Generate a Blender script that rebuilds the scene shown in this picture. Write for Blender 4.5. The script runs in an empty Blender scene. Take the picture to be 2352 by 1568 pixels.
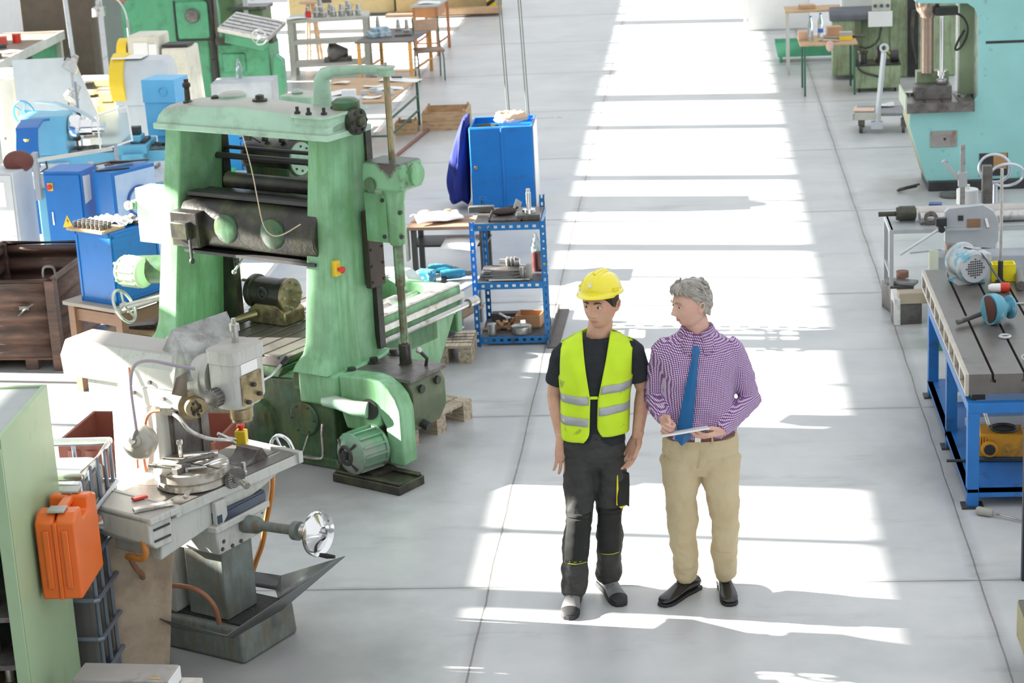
import bpy, math, random
from mathutils import Vector, Matrix, Euler
random.seed(7)
PI = math.pi; R = math.radians
sc = bpy.context.scene; col = sc.collection

# ---------------------------------------------------------------- camera, sky, sun, exposure
cam_data = bpy.data.cameras.new('camera'); cam = bpy.data.objects.new('camera', cam_data); col.objects.link(cam)
cam_data.lens = 72.673; cam_data.sensor_width = 36.0; cam_data.sensor_fit = 'HORIZONTAL'
cam_data.clip_end = 300
cam.matrix_world = Matrix(((0.99516, 0.02538, 0.09490, 0.0), (0.08377, 0.28526, -0.95478, 0.0),
                           (-0.05131, 0.95811, 0.28175, 4.6), (0, 0, 0, 1)))
cam_data.dof.use_dof = True; cam_data.dof.focus_distance = 10.9; cam_data.dof.aperture_fstop = 5.6
sc.camera = cam
w = bpy.data.worlds.new('sky'); sc.world = w; w.use_nodes = True
bg = w.node_tree.nodes['Background']; bg.inputs[0].default_value = (0.925, 0.96, 1.0, 1); bg.inputs[1].default_value = 0.98
sd = bpy.data.lights.new('sun', 'SUN'); sun = bpy.data.objects.new('sun', sd); col.objects.link(sun)
sd.energy = 34.0; sd.color = (1.0, 0.955, 0.87); sd.angle = R(0.4)
SUN_T = 0.392; SUN_AZ = R(-7.5)
L = Vector((math.cos(SUN_AZ), math.sin(SUN_AZ), -SUN_T)).normalized()
sun.rotation_euler = L.to_track_quat('-Z', 'Y').to_euler()
sun.location = (-10, 12, 6)
vs = sc.view_settings; vs.view_transform = 'Standard'; vs.look = 'None'; vs.gamma = 1.0; vs.exposure = 0.22
vs.use_curve_mapping = False
sc.cycles.max_bounces = 6; sc.cycles.diffuse_bounces = 3; sc.cycles.glossy_bounces = 3
sc.cycles.use_denoising = True; sc.cycles.sample_clamp_indirect = 4.0

# ---------------------------------------------------------------- geometry collector
class G:
    def __init__(s): s.v = []; s.f = []
    def add(s, vs_, fs):
        o = len(s.v); s.v += [tuple(p) for p in vs_]; s.f += [tuple(i + o for i in f) for f in fs]; return s
    def box(s, x0, y0, z0, x1, y1, z1):
        return s.add([(x0,y0,z0),(x1,y0,z0),(x1,y1,z0),(x0,y1,z0),(x0,y0,z1),(x1,y0,z1),(x1,y1,z1),(x0,y1,z1)],
                     [(0,3,2,1),(4,5,6,7),(0,1,5,4),(1,2,6,5),(2,3,7,6),(3,0,4,7)])
    def frus(s, b, t):
        """b, t = (x0,y0,x1,y1,z) bottom and top rectangles"""
        q = lambda r: [(r[0],r[1],r[4]),(r[2],r[1],r[4]),(r[2],r[3],r[4]),(r[0],r[3],r[4])]
        return s.add(q(b)+q(t), [(0,3,2,1),(4,5,6,7),(0,1,5,4),(1,2,6,5),(2,3,7,6),(3,0,4,7)])
    def obox(s, c, d, rz=0, rx=0, ry=0):
        m = Matrix.Translation(c) @ Euler((R(rx), R(ry), R(rz))).to_matrix().to_4x4()
        g = G().box(-d[0]/2,-d[1]/2,-d[2]/2,d[0]/2,d[1]/2,d[2]/2); return s.merge(g, m)
    def bar(s, p, q, a, b=None, roll=0):
        """rectangular bar from p to q with section a x b"""
        b = b or a; p = Vector(p); q = Vector(q); d = q-p
        m = Matrix.Translation((p+q)/2) @ d.to_track_quat('Z', 'Y').to_matrix().to_4x4() @ Matrix.Rotation(R(roll), 4, 'Z')
        return s.merge(G().box(-a/2,-b/2,-d.length/2,a/2,b/2,d.length/2), m)
    def merge(s, g, m=None):
        return s.add([m @ Vector(p) for p in g.v] if m else g.v, g.f)
    def loft(s, rings, cap=True):
        n = len(rings[0]); vs_ = [p for r in rings for p in r]; fs = []
        for i in range(len(rings)-1):
            for j in range(n):
                a = i*n+j; b = i*n+(j+1) % n; fs.append((a, b, b+n, a+n))
        if cap: fs += [tuple(range(n))[::-1], tuple((len(rings)-1)*n+j for j in range(n))]
        return s.add(vs_, fs)
    def cyl(s, p, q, r, r2=None, n=20):
        return s.lathe([(r, 0), (r if r2 is None else r2, 1)], p, q, n, unit=True)
    def lathe(s, prof, p, q, n=24, unit=False):
        """profile (radius, distance along p->q); unit: distance in fractions of the length"""
        p = Vector(p); d = Vector(q)-p; l = d.length; d.normalize()
        k = Vector((0,0,1)) if abs(d.z) < .9 else Vector((1,0,0))
        a = d.cross(k).normalized(); b = d.cross(a).normalized()
        rings = []
        for r, h in prof:
            h = h*l if unit else h; r = max(r, 1e-4)
            rings.append([p+d*h+a*(r*math.cos(t*2*PI/n))+b*(r*math.sin(t*2*PI/n)) for t in range(n)])
        return s.loft(rings)
    def tube(s, pts, r, n=8, closed=False, sm=0):
        P = [Vector(p) for p in pts]
        for _ in range(sm):
            Q = [] if closed else [P[0]]
            for i in range(len(P) if closed else len(P)-1):
                a, b = P[i], P[(i+1) % len(P)]; Q += [a*.75+b*.25, a*.25+b*.75]
            if not closed: Q.append(P[-1])
            P = Q
        m = len(P); rr = r if isinstance(r, (list, tuple)) else [r]*m
        if len(rr) != m: rr = [rr[min(len(rr)-1, int(i*(len(rr)-1)/(m-1)+.5))] for i in range(m)]
        rings = []; ref = None
        for i in range(m):
            a = P[i-1] if (i > 0 or closed) else P[i]; b = P[(i+1) % m] if (i < m-1 or closed) else P[i]
            d = (b-a).normalized()
            if ref is None:
                k = Vector((0,0,1)) if abs(d.z) < .9 else Vector((1,0,0)); ref = d.cross(k).normalized()
            ref = (ref-d*ref.dot(d)).normalized(); o = d.cross(ref)
            rings.append([P[i]+ref*(rr[i]*math.cos(t*2*PI/n))+o*(rr[i]*math.sin(t*2*PI/n)) for t in range(n)])
        if closed:
            s.loft(rings+[rings[0]], cap=False)
        else: s.loft(rings)
        return s
    def ell(s, pts, rad, n=20, ref=(1,0,0), ex=2.0):
        """limb: elliptical rings (ra along ref, rb across) along a path, rounded ends"""
        P = [Vector(p) for p in pts]; m = len(P); rings = []
        for i in range(m):
            d = (P[min(i+1,m-1)]-P[max(i-1,0)]).normalized(); a = Vector(ref); a = (a-d*a.dot(d)).normalized(); b = d.cross(a)
            ra, rb = rad[i] if isinstance(rad[i], tuple) else (rad[i], rad[i])
            ring = []
            for t in range(n):
                c_, s_ = math.cos(t*2*PI/n), math.sin(t*2*PI/n)
                c_ = math.copysign(abs(c_)**(2/ex), c_); s_ = math.copysign(abs(s_)**(2/ex), s_)
                ring.append(P[i]+a*(ra*c_)+b*(rb*s_))
            rings.append(ring)
        return s.loft(rings)
    def prism(s, pts, ax, a, b):
        """polygon extruded along ax from a to b; pts are (y,z) for x, (x,z) for y, (x,y) for z"""
        f = {'x': lambda u, v, w: (w,u,v), 'y': lambda u, v, w: (u,w,v), 'z': lambda u, v, w: (u,v,w)}[ax]
        n = len(pts)
        return s.add([f(u,v,a) for u,v in pts]+[f(u,v,b) for u,v in pts],
                     [tuple(range(n))[::-1], tuple(range(n,2*n))]+[(i,(i+1)%n,(i+1)%n+n,i+n) for i in range(n)])
    def sph(s, c, r, n=16, m=10, lo=-1.0):
        r = r if isinstance(r, tuple) else (r,r,r); c = Vector(c); rings = []
        for i in range(m+1):
            t = -PI/2+PI*i/m; t = max(t, math.asin(lo)); k = max(math.cos(t), 1e-3)
            rings.append([c+Vector((r[0]*k*math.cos(2*PI*j/n), r[1]*k*math.sin(2*PI*j/n), r[2]*math.sin(t))) for j in range(n)])
        return s.loft(rings)
    def torus(s, c, ax, RR, r, n=32, k=8):
        d = Vector(ax).normalized(); u = d.cross(Vector((0,0,1)) if abs(d.z) < .9 else Vector((1,0,0))).normalized(); v = d.cross(u); c = Vector(c)
        return s.tube([c+u*(RR*math.cos(2*PI*i/n))+v*(RR*math.sin(2*PI*i/n)) for i in range(n)], r, k, closed=True)
    def wheel(s, c, ax, RR, r, spokes=3, hub=.25, a0=0):
        """hand wheel: rim, hub and spokes"""
        d = Vector(ax).normalized(); u = d.cross(Vector((0,0,1)) if abs(d.z) < .9 else Vector((1,0,0))).normalized(); v = d.cross(u); c = Vector(c)
        s.torus(c, ax, RR, r); s.cyl(c-d*r*1.6, c+d*r*1.6, RR*hub, n=16)
        for i in range(spokes):
            t = a0+2*PI*i/spokes; s.tube([c, c+u*(RR*math.cos(t))+v*(RR*math.sin(t))], r*.7, 6)
        return s
    def grid(s, fn, nu, nv):
        vs_ = [fn(i/nu, j/nv) for j in range(nv+1) for i in range(nu+1)]
        return s.add(vs_, [(j*(nu+1)+i, j*(nu+1)+i+1, (j+1)*(nu+1)+i+1, (j+1)*(nu+1)+i) for j in range(nv) for i in range(nu)])

def O(name, g, m, parent=None, bev=0.0, ang=35, thick=0.0, remesh=0.0, smooth=0, disp=None, sub=0, kind=None, seg=2):
    me = bpy.data.meshes.new(name); me.from_pydata([tuple(p) for p in g.v], [], g.f); me.update()
    o = bpy.data.objects.new(name, me); col.objects.link(o); me.materials.append(m)
    for p in me.polygons: p.use_smooth = True
    if not (remesh or ang >= 180): me.set_sharp_from_angle(angle=R(ang))
    if parent: o.parent = parent
    if thick: t = o.modifiers.new('t', 'SOLIDIFY'); t.thickness = thick; t.offset = 0
    if remesh: t = o.modifiers.new('r', 'REMESH'); t.mode = 'VOXEL'; t.voxel_size = remesh; t.use_smooth_shade = True
    if smooth: t = o.modifiers.new('s', 'SMOOTH'); t.iterations = smooth; t.factor = .5
    if sub: t = o.modifiers.new('u', 'SUBSURF'); t.levels = sub; t.render_levels = sub
    if disp:
        for k, (size, st) in enumerate(disp):
            tx = bpy.data.textures.new(name+'_folds', 'CLOUDS'); tx.noise_scale = size; tx.noise_depth = 2
            t = o.modifiers.new('d', 'DISPLACE'); t.texture = tx; t.strength = st; t.mid_level = .5; t.texture_coords = 'GLOBAL' if k else 'LOCAL'
    if bev: t = o.modifiers.new('b', 'BEVEL'); t.width = bev; t.segments = seg; t.limit_method = 'ANGLE'; t.angle_limit = R(40)
    if kind: o['kind'] = kind
    return o

def OS(name, g, m, parent=None, **k):
    """one part per separate piece of g"""
    par = list(range(len(g.v)))
    def find(i):
        while par[i] != i: par[i] = par[par[i]]; i = par[i]
        return i
    for f in g.f:
        a = find(f[0])
        for i in f[1:]: par[find(i)] = a
    gr = {}
    for f in g.f: gr.setdefault(find(f[0]), []).append(f)
    for fs in gr.values():
        ids = sorted({i for f in fs for i in f}); mp = {i: n for n, i in enumerate(ids)}; q = G(); q.v = [g.v[i] for i in ids]; q.f = [tuple(mp[i] for i in f) for f in fs]
        o = O(name, q, m, parent, **k)
    return o

def tag(o, label, cat, group=None):
    o['label'] = label; o['category'] = cat
    if group: o['group'] = group
    return o
def T(name, label, cat, loc=(0,0,0), rz=0.0, group=None, rx=0, ry=0):
    o = bpy.data.objects.new(name, None); col.objects.link(o); o.empty_display_size = .1
    o.location = loc; o.rotation_euler = (R(rx), R(ry), R(rz)); return tag(o, label, cat, group)
def one(name, g, m, label, cat, loc=(0,0,0), rz=0.0, group=None, rx=0, ry=0, **k):
    o = O(name, g, m, **k); o.location = loc; o.rotation_euler = (R(rx), R(ry), R(rz)); return tag(o, label, cat, group)
def dup(o, loc, rz=None, label=None, scale=None):
    def cp(a, par):
        b = a.copy(); col.objects.link(b); b.parent = par
        for ch in list(a.children): cp(ch, b)
        return b
    b = cp(o, None); b.location = loc
    if rz is not None: b.rotation_euler = (b.rotation_euler[0], b.rotation_euler[1], R(rz))
    if label: b['label'] = label
    if scale: b.scale = (scale, scale, scale) if not isinstance(scale, tuple) else scale
    return b

# ---------------------------------------------------------------- materials
_mats = {}
def M(c, rough=.5, metal=0.0, var=.10, sc_=6.0, c2=None, cov=.5, sc2=4.0, bump=0.0, bsc=60.0, spec=.5, stretch=(1,1,1), soft=.08, name='paint', tr=0.0, coat=0.0, streak=None, dust=None):
    """painted / metal / wood / cloth surface: mottled base colour c, a second colour c2 showing through in patches"""
    key = (c, rough, metal, var, sc_, c2, cov, sc2, bump, bsc, spec, stretch, soft, tr, coat, streak, dust)
    if key in _mats: return _mats[key]
    m = bpy.data.materials.new(name); m.use_nodes = True; nt = m.node_tree; N = nt.nodes; Lk = nt.links.new
    b = N['Principled BSDF']; b.inputs['Roughness'].default_value = rough; b.inputs['Metallic'].default_value = metal
    b.inputs['Specular IOR Level'].default_value = spec; b.inputs['Transmission Weight'].default_value = tr; b.inputs['Coat Weight'].default_value = coat
    tc = N.new('ShaderNodeTexCoord'); mp = N.new('ShaderNodeMapping'); mp.inputs['Scale'].default_value = stretch; Lk(tc.outputs['Object'], mp.inputs[0])
    n1 = N.new('ShaderNodeTexNoise'); n1.inputs['Scale'].default_value = sc_; n1.inputs['Detail'].default_value = 5; Lk(mp.outputs[0], n1.inputs['Vector'])
    hs = N.new('ShaderNodeMapRange'); hs.inputs[1].default_value = .3; hs.inputs[2].default_value = .7; hs.inputs[3].default_value = 1-var; hs.inputs[4].default_value = 1+var; Lk(n1.outputs[0], hs.inputs[0])
    mul = N.new('ShaderNodeVectorMath'); mul.operation = 'SCALE'; mul.inputs[0].default_value = c; Lk(hs.outputs[0], mul.inputs['Scale'])
    out = mul.outputs[0]
    def layer(out, c2, cov, sc2, st, soft):
        mp2 = N.new('ShaderNodeMapping'); mp2.inputs['Scale'].default_value = st; Lk(tc.outputs['Object'], mp2.inputs[0])
        n2 = N.new('ShaderNodeTexNoise'); n2.inputs['Scale'].default_value = sc2; n2.inputs['Detail'].default_value = 8; n2.inputs['Roughness'].default_value = .65; Lk(mp2.outputs[0], n2.inputs['Vector'])
        mr = N.new('ShaderNodeMapRange'); th = .5+(.5-cov)*.5; mr.inputs[1].default_value = th-soft; mr.inputs[2].default_value = th+soft; Lk(n2.outputs[0], mr.inputs[0])
        mx = N.new('ShaderNodeMix'); mx.data_type = 'RGBA'; Lk(mr.outputs[0], mx.inputs[0]); Lk(out, mx.inputs[6]); mx.inputs[7].default_value = (*c2, 1); return mx.outputs[2]
    if c2: out = layer(out, c2, cov, sc2, stretch, soft)
    if streak: out = layer(out, streak[0], streak[1], streak[2], (9, 9, 1), .12)
    if dust:      # dust settled on upward faces
        ge = N.new('ShaderNodeNewGeometry'); sx = N.new('ShaderNodeSeparateXYZ'); Lk(ge.outputs['Normal'], sx.inputs[0])
        md_ = N.new('ShaderNodeMapRange'); md_.inputs[1].default_value = .55; md_.inputs[2].default_value = .95; md_.inputs[4].default_value = .85; Lk(sx.outputs[2], md_.inputs[0])
        mz = N.new('ShaderNodeMix'); mz.data_type = 'RGBA'; Lk(md_.outputs[0], mz.inputs[0]); Lk(out, mz.inputs[6]); mz.inputs[7].default_value = (*dust, 1); out = mz.outputs[2]
    Lk(out, b.inputs['Base Color'])
    if bump:
        n3 = N.new('ShaderNodeTexNoise'); n3.inputs['Scale'].default_value = bsc; n3.inputs['Detail'].default_value = 4; Lk(mp.outputs[0], n3.inputs['Vector'])
        bp = N.new('ShaderNodeBump'); bp.inputs['Strength'].default_value = bump; bp.inputs['Distance'].default_value = .01; Lk(n3.outputs[0], bp.inputs['Height']); Lk(bp.outputs[0], b.inputs['Normal'])
    _mats[key] = m; return m
OIL = (.045,.04,.03)
GRN = M((.27,.55,.315), .38, 0, .12, 3, (.08,.14,.06), .26, 2.2, .15, 30, soft=.2, streak=((.15,.36,.15), .40, 1.6), name='green_paint')
GRNL = M((.40,.62,.46), .4, 0, .08, 4, (.16,.2,.15), .2, 3, .1, 30, soft=.15, dust=(.40,.37,.33), name='pale_green_paint')
GRNO = M((.055,.17,.085), .35, 0, .2, 4, OIL, .5, 3.5, .2, 25, soft=.15, streak=((.13,.15,.04), .35, 3), name='oily_green_paint')
OILM = M((.045,.042,.038), .33, .3, .3, 8, (.10,.11,.05), .3, 5, .2, 40, soft=.12, name='oily_steel')
DARK = M((.035,.034,.034), .45, 0, .3, name='black_iron')
RUB = M((.02,.02,.022), .6, 0, .2, name='rubber')
STL = M((.56,.55,.53), .32, .85, .12, 20, (.3,.27,.22), .3, 12, name='steel')
CHR = M((.8,.8,.8), .14, 1.0, .03, name='chrome')
DSTL = M((.19,.18,.17), .42, .5, .2, 15, (.12,.10,.09), .4, 8, .15, 60, name='dark_steel')
TOPS = M((.22,.20,.185), .36, .55, .15, 5, (.13,.12,.11), .35, 5, .1, 80, soft=.15, name='machined_top')
MILL = M((.54,.555,.52), .42, 0, .05, 5, (.36,.33,.27), .14, 5, .1, 40, soft=.14, streak=((.36,.34,.27), .2, 4), dust=(.36,.335,.30), name='grey_green_paint')
MILD = M((.20,.24,.225), .45, 0, .12, 4, (.07,.07,.06), .40, 3, .15, 30, soft=.16, streak=((.16,.13,.08), .34, 3), name='stained_grey_paint')
CREAM = M((.72,.69,.58), .45, 0, .06, 5, (.42,.38,.28), .22, 4, soft=.14, name='cream_paint')
WHT = M((.80,.81,.80), .5, 0, .03, name='white_paint')
LGRY = M((.58,.61,.63), .45, 0, .05, name='light_grey_paint')
GRY = M((.36,.38,.40), .45, 0, .08, name='grey_paint')
BLU = M((.004,.165,.54), .34, 0, .08, 4, (.02,.10,.28), .16, 6, soft=.1, name='blue_paint')
BLUD = M((.02,.10,.34), .38, 0, .15, 5, (.03,.05,.10), .3, 6, name='dark_blue_paint')
BLUL = M((.10,.40,.66), .38, 0, .06, 4, name='light_blue_paint')
YEL = M((.90,.62,.03), .35, 0, .05, name='yellow_paint')
RED = M((.65,.04,.02), .35, 0, .05, name='red_plastic')
ORG = M((.80,.155,.02), .33, 0, .05, spec=.5, name='orange_plastic')
CYAN = M((.30,.62,.60), .42, 0, .06, 2.5, (.10,.17,.16), .15, 6, .1, 30, soft=.06, name='cyan_paint')
WOOD = M((.52,.34,.19), .65, 0, .18, 8, (.22,.14,.09), .3, 5, .2, 60, stretch=(1,1,8), name='wood')
WOODX = M((.55,.37,.21), .65, 0, .18, 8, (.28,.18,.11), .3, 5, .2, 60, stretch=(1,8,8), name='wood')
PALW = M((.56,.46,.34), .7, 0, .2, 6, (.28,.23,.18), .4, 4, .2, 60, stretch=(8,1,8), name='weathered_wood')
PLY = M((.56,.45,.33), .7, 0, .12, 6, (.30,.22,.16), .30, 5, .1, 50, soft=.15, name='stained_plywood')
RUST = M((.17,.095,.07), .6, .1, .3, 4, (.06,.045,.04), .42, 3, .2, 40, soft=.15, stretch=(1,1,6), name='rusty_sheet')
RBRN = M((.30,.09,.06), .5, 0, .12, 5, (.15,.06,.04), .3, 5, name='red_brown_paint')
OGRN = M((.34,.46,.27), .45, 0, .12, 4, (.18,.19,.11), .34, 4, .1, 40, soft=.15, streak=((.22,.2,.12), .3, 3), name='olive_green_paint')
PAPER = M((.86,.86,.84), .7, 0, .02, name='paper')
RAG = M((.78,.77,.74), .85, 0, .1, 12, (.5,.5,.48), .3, 10, .4, 60, name='rag')
BRASS = M((.42,.34,.20), .4, .8, .2, 10, (.18,.14,.09), .4, 6, name='brassy_steel')
GLASSY = M((.75,.85,.9), .1, 0, .02, tr=.85, name='clear_plastic')

def writing(m_dark, lines, wdt, hgt, n=9): return None

# ---------------------------------------------------------------- the hall: floor and window wall
def floor_material():
    m = bpy.data.materials.new('concrete'); m.use_nodes = True; nt = m.node_tree; N = nt.nodes; Lk = nt.links.new; b = N['Principled BSDF']
    tc = N.new('ShaderNodeTexCoord'); sp = N.new('ShaderNodeSeparateXYZ')
    nd = N.new('ShaderNodeTexNoise'); nd.inputs['Scale'].default_value = 1.4; nd.inputs['Detail'].default_value = 6; Lk(tc.outputs['Object'], nd.inputs['Vector'])
    wob = N.new('ShaderNodeVectorMath'); wob.operation = 'MULTIPLY_ADD'; wob.inputs[1].default_value = (.03,.03,0); Lk(nd.outputs['Color'], wob.inputs[0]); Lk(tc.outputs['Object'], wob.inputs[2]); Lk(wob.outputs[0], sp.inputs[0])
    def mth(op, a, bb=None, cc=None):
        n = N.new('ShaderNodeMath'); n.operation = op
        for i, q in enumerate((a, bb, cc)):
            if q is None: continue
            if isinstance(q, (int, float)): n.inputs[i].default_value = q
            else: Lk(q, n.inputs[i])
        return n.outputs[0]
    def seam(v, off, pitch, wd, soft):
        d = mth('ABSOLUTE', mth('SUBTRACT', mth('FRACT', mth('DIVIDE', mth('SUBTRACT', v, off), pitch)), .5)); d = mth('MULTIPLY', mth('SUBTRACT', .5, d), pitch)
        r = N.new('ShaderNodeMapRange'); r.inputs[1].default_value = wd; r.inputs[2].default_value = wd+soft; r.inputs[3].default_value = 1; r.inputs[4].default_value = 0; Lk(d, r.inputs[0]); return r.outputs[0]
    s1 = mth('MAXIMUM', seam(sp.outputs[0], -1.27+.015, 2.72, .002, .006), seam(sp.outputs[1], 10.71+.015, 3.02, .002, .006))
    s2 = mth('MAXIMUM', seam(sp.outputs[0], -1.27+.015, 2.72, .0, .07), seam(sp.outputs[1], 10.71+.015, 3.02, .0, .05))
    a = N.new('ShaderNodeTexNoise'); a.inputs['Scale'].default_value = 1.1; a.inputs['Detail'].default_value = 9; a.inputs['Roughness'].default_value = .62; Lk(tc.outputs['Object'], a.inputs['Vector'])
    cr = N.new('ShaderNodeValToRGB'); cr.color_ramp.elements[0].position = .3; cr.color_ramp.elements[1].position = .7
    cr.color_ramp.elements[0].color = (.44,.455,.46,1); cr.color_ramp.elements[1].color = (.61,.615,.61,1); Lk(a.outputs[0], cr.inputs[0])
    mp = N.new('ShaderNodeMapping'); mp.inputs['Scale'].default_value = (.5,2.2,1); Lk(tc.outputs['Object'], mp.inputs[0])
    c = N.new('ShaderNodeTexNoise'); c.inputs['Scale'].default_value = 1.7; c.inputs['Detail'].default_value = 7; c.inputs['Roughness'].default_value = .7; Lk(mp.outputs[0], c.inputs['Vector'])
    st = N.new('ShaderNodeMapRange'); st.inputs[1].default_value = .56; st.inputs[2].default_value = .72; st.inputs[3].default_value = 0; st.inputs[4].default_value = .38; Lk(c.outputs[0], st.inputs[0])
    k = mth('ADD', mth('MULTIPLY', s1, .62), mth('ADD', mth('MULTIPLY', mth('MULTIPLY', s2, c.outputs[0]), .75), st.outputs[0]))
    for px_, py_, rr0, rr1, am in ((-2.4,9.65,.35,1.25,.50), (-2.6,12.75,.5,1.15,.50), (-1.9,15.3,.3,.8,.35), (-4.9,15.3,.6,1.8,.45), (-6.5,20,1.0,3.2,.45), (1.9,12.6,.2,.9,.35), (2.3,20.6,.3,.9,.4), (-6.3,26.5,.8,2.5,.4)):     # oil and dirt round the machines, with the dark under them painted in
        vd = N.new('ShaderNodeVectorMath'); vd.operation = 'DISTANCE'; Lk(wob.outputs[0], vd.inputs[0]); vd.inputs[1].default_value = (px_, py_, 0)
        mr = N.new('ShaderNodeMapRange'); mr.inputs[1].default_value = rr0; mr.inputs[2].default_value = rr1; mr.inputs[3].default_value = am; mr.inputs[4].default_value = 0; Lk(mth('ADD', vd.outputs['Value'], mth('MULTIPLY', mth('SUBTRACT', a.outputs[0], .5), 1.6)), mr.inputs[0]); k = mth('MAXIMUM', k, mr.outputs[0])
    mx = N.new('ShaderNodeMix'); mx.data_type = 'RGBA'; Lk(k, mx.inputs[0]); Lk(cr.outputs[0], mx.inputs[6]); mx.inputs[7].default_value = (.18,.175,.165,1); Lk(mx.outputs[2], b.inputs['Base Color'])
    rr = N.new('ShaderNodeMapRange'); rr.inputs[3].default_value = .26; rr.inputs[4].default_value = .46; Lk(a.outputs[0], rr.inputs[0]); Lk(rr.outputs[0], b.inputs['Roughness'])
    b.inputs['Specular IOR Level'].default_value = .42
    bp = N.new('ShaderNodeBump'); bp.inputs['Strength'].default_value = .35; bp.inputs['Distance'].default_value = .004; Lk(mth('SUBTRACT', 1, s1), bp.inputs['Height']); Lk(bp.outputs[0], b.inputs['Normal'])
    return m
O('floor', G().box(-12,-2,-.2,8,48,0), floor_material(), kind='structure')

# panes as intervals of the floor they light (their Y where the sunlight lands on the aisle)
panes = [(6.4,7.32),(7.36,8.3),(8.34,9.20),(9.26,10.26),(10.54,11.36),(11.45,12.27),(12.48,13.40),(13.45,14.38),(14.43,15.28),(15.55,16.46),(16.51,17.38),(17.44,18.34),
         (18.60,19.48),(19.54,20.38),(20.45,21.40),(21.66,22.48),(22.54,23.38),(23.43,24.28),(24.55,25.4),(25.45,26.2),(26.7,27.35),(27.4,28.2),(28.25,29.3),(29.4,30.3),(30.35,31.3),(31.4,32.3),(32.35,33.3),(33.8,34.6),(34.7,35.6),(35.7,36.6),(36.7,37.6)]
WX = -12.0
def wallz(x): return SUN_T/math.cos(SUN_AZ)*(x-WX)
wl = G()
row1 = (wallz(-1.32), wallz(1.0)); row2 = (wallz(-8.3), wallz(-3.9))
offy = lambda x: -math.tan(SUN_AZ)*(x-WX)
wl.box(WX-.12,-2,0,WX,48,row2[0]); wl.box(WX-.12,-2,row2[1],WX,48,row1[0]); wl.box(WX-.12,-2,row1[1],WX,48,9)
last = -2
for a, b in panes:
    a2, b2 = a+offy(0), b+offy(0)
    for r in (row1,): wl.box(WX-.12, last, r[0], WX, a2, r[1])
    last = b2
wl.box(WX-.12, last, row1[0], WX, 48, row1[1])
last = -2
for a, b in panes:
    if a < 9: continue
    a2, b2 = a+offy(-2), b+offy(-2)
    wl.box(WX-.12, last, row2[0], WX, a2, row2[1]); last = b2
wl.box(WX-.12, last, row2[0], WX, 48, row2[1])
O('wall_left', wl, WHT, kind='structure')
O('wall_sky_blocker', G().box(-12,-2.1,0,8,-2,9), GRY, kind='structure')  # unseen wall added to hold back sky light and darken the near floor
# ---------------------------------------------------------------- people
SKIN = M((.66,.40,.28), .5, 0, .06, 30, (.60,.30,.20), .3, 14, .06, 300, soft=.2, spec=.35, name='skin')
SKINP = M((.72,.47,.37), .5, 0, .06, 30, (.66,.34,.26), .35, 14, .06, 300, soft=.2, spec=.35, name='fair_skin')
BLK = M((.030,.034,.038), .85, 0, .12, 30, spec=.2, name='black_cotton')
PANT = M((.050,.051,.048), .75, 0, .14, 14, (.07,.07,.07), .3, 6, .9, 7, stretch=(1,1,2.2), spec=.25, name='work_trouser_cloth')
PANTB = M((.030,.031,.030), .8, 0, .14, 14, spec=.2, name='black_trouser_cloth')
KHA = M((.60,.50,.32), .8, 0, .06, 10, (.50,.40,.24), .3, 5, 1.0, 8, stretch=(1,1,2.2), soft=.2, spec=.2, name='khaki_cotton')
VEST = M((.62,.88,.03), .6, 0, .05, 10, (.30,.38,.05), .16, 9, .1, 100, soft=.05, spec=.3, name='high_visibility_fabric')
REFL = M((.42,.44,.45), .4, .2, .06, 20, name='reflective_tape')
HAT = M((.93,.80,.03), .22, 0, .02, coat=.5, name='glossy_yellow_plastic')
YTH = M((.72,.80,.05), .6, name='yellow_thread')
YTR = M((.92,.78,.03), .6, name='yellow_trim')
SHOE = M((.018,.017,.016), .28, 0, .2, coat=.4, name='black_leather')
BOOT = M((.20,.20,.20), .5, 0, .2, (12), (.12,.12,.12), .3, 8, name='boot_leather')
BELT = M((.12,.035,.02), .4, 0, .1, name='brown_leather')
TIE = M((.005,.12,.32), .38, 0, .06, name='blue_silk')
LIP = M((.55,.24,.19), .45, 0, .05, name='lips')
EYEW = M((.72,.68,.64), .3, name='eye_white'); IRIS = M((.03,.022,.018), .2, name='iris')
HAIRD = M((.05,.035,.028), .6, 0, .4, 60, name='dark_hair')
HAIRG = M((.30,.28,.25), .55, 0, .35, 40, (.50,.46,.40), .42, 18, .5, 120, stretch=(1,1,.35), soft=.12, name='grey_hair')

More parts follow.
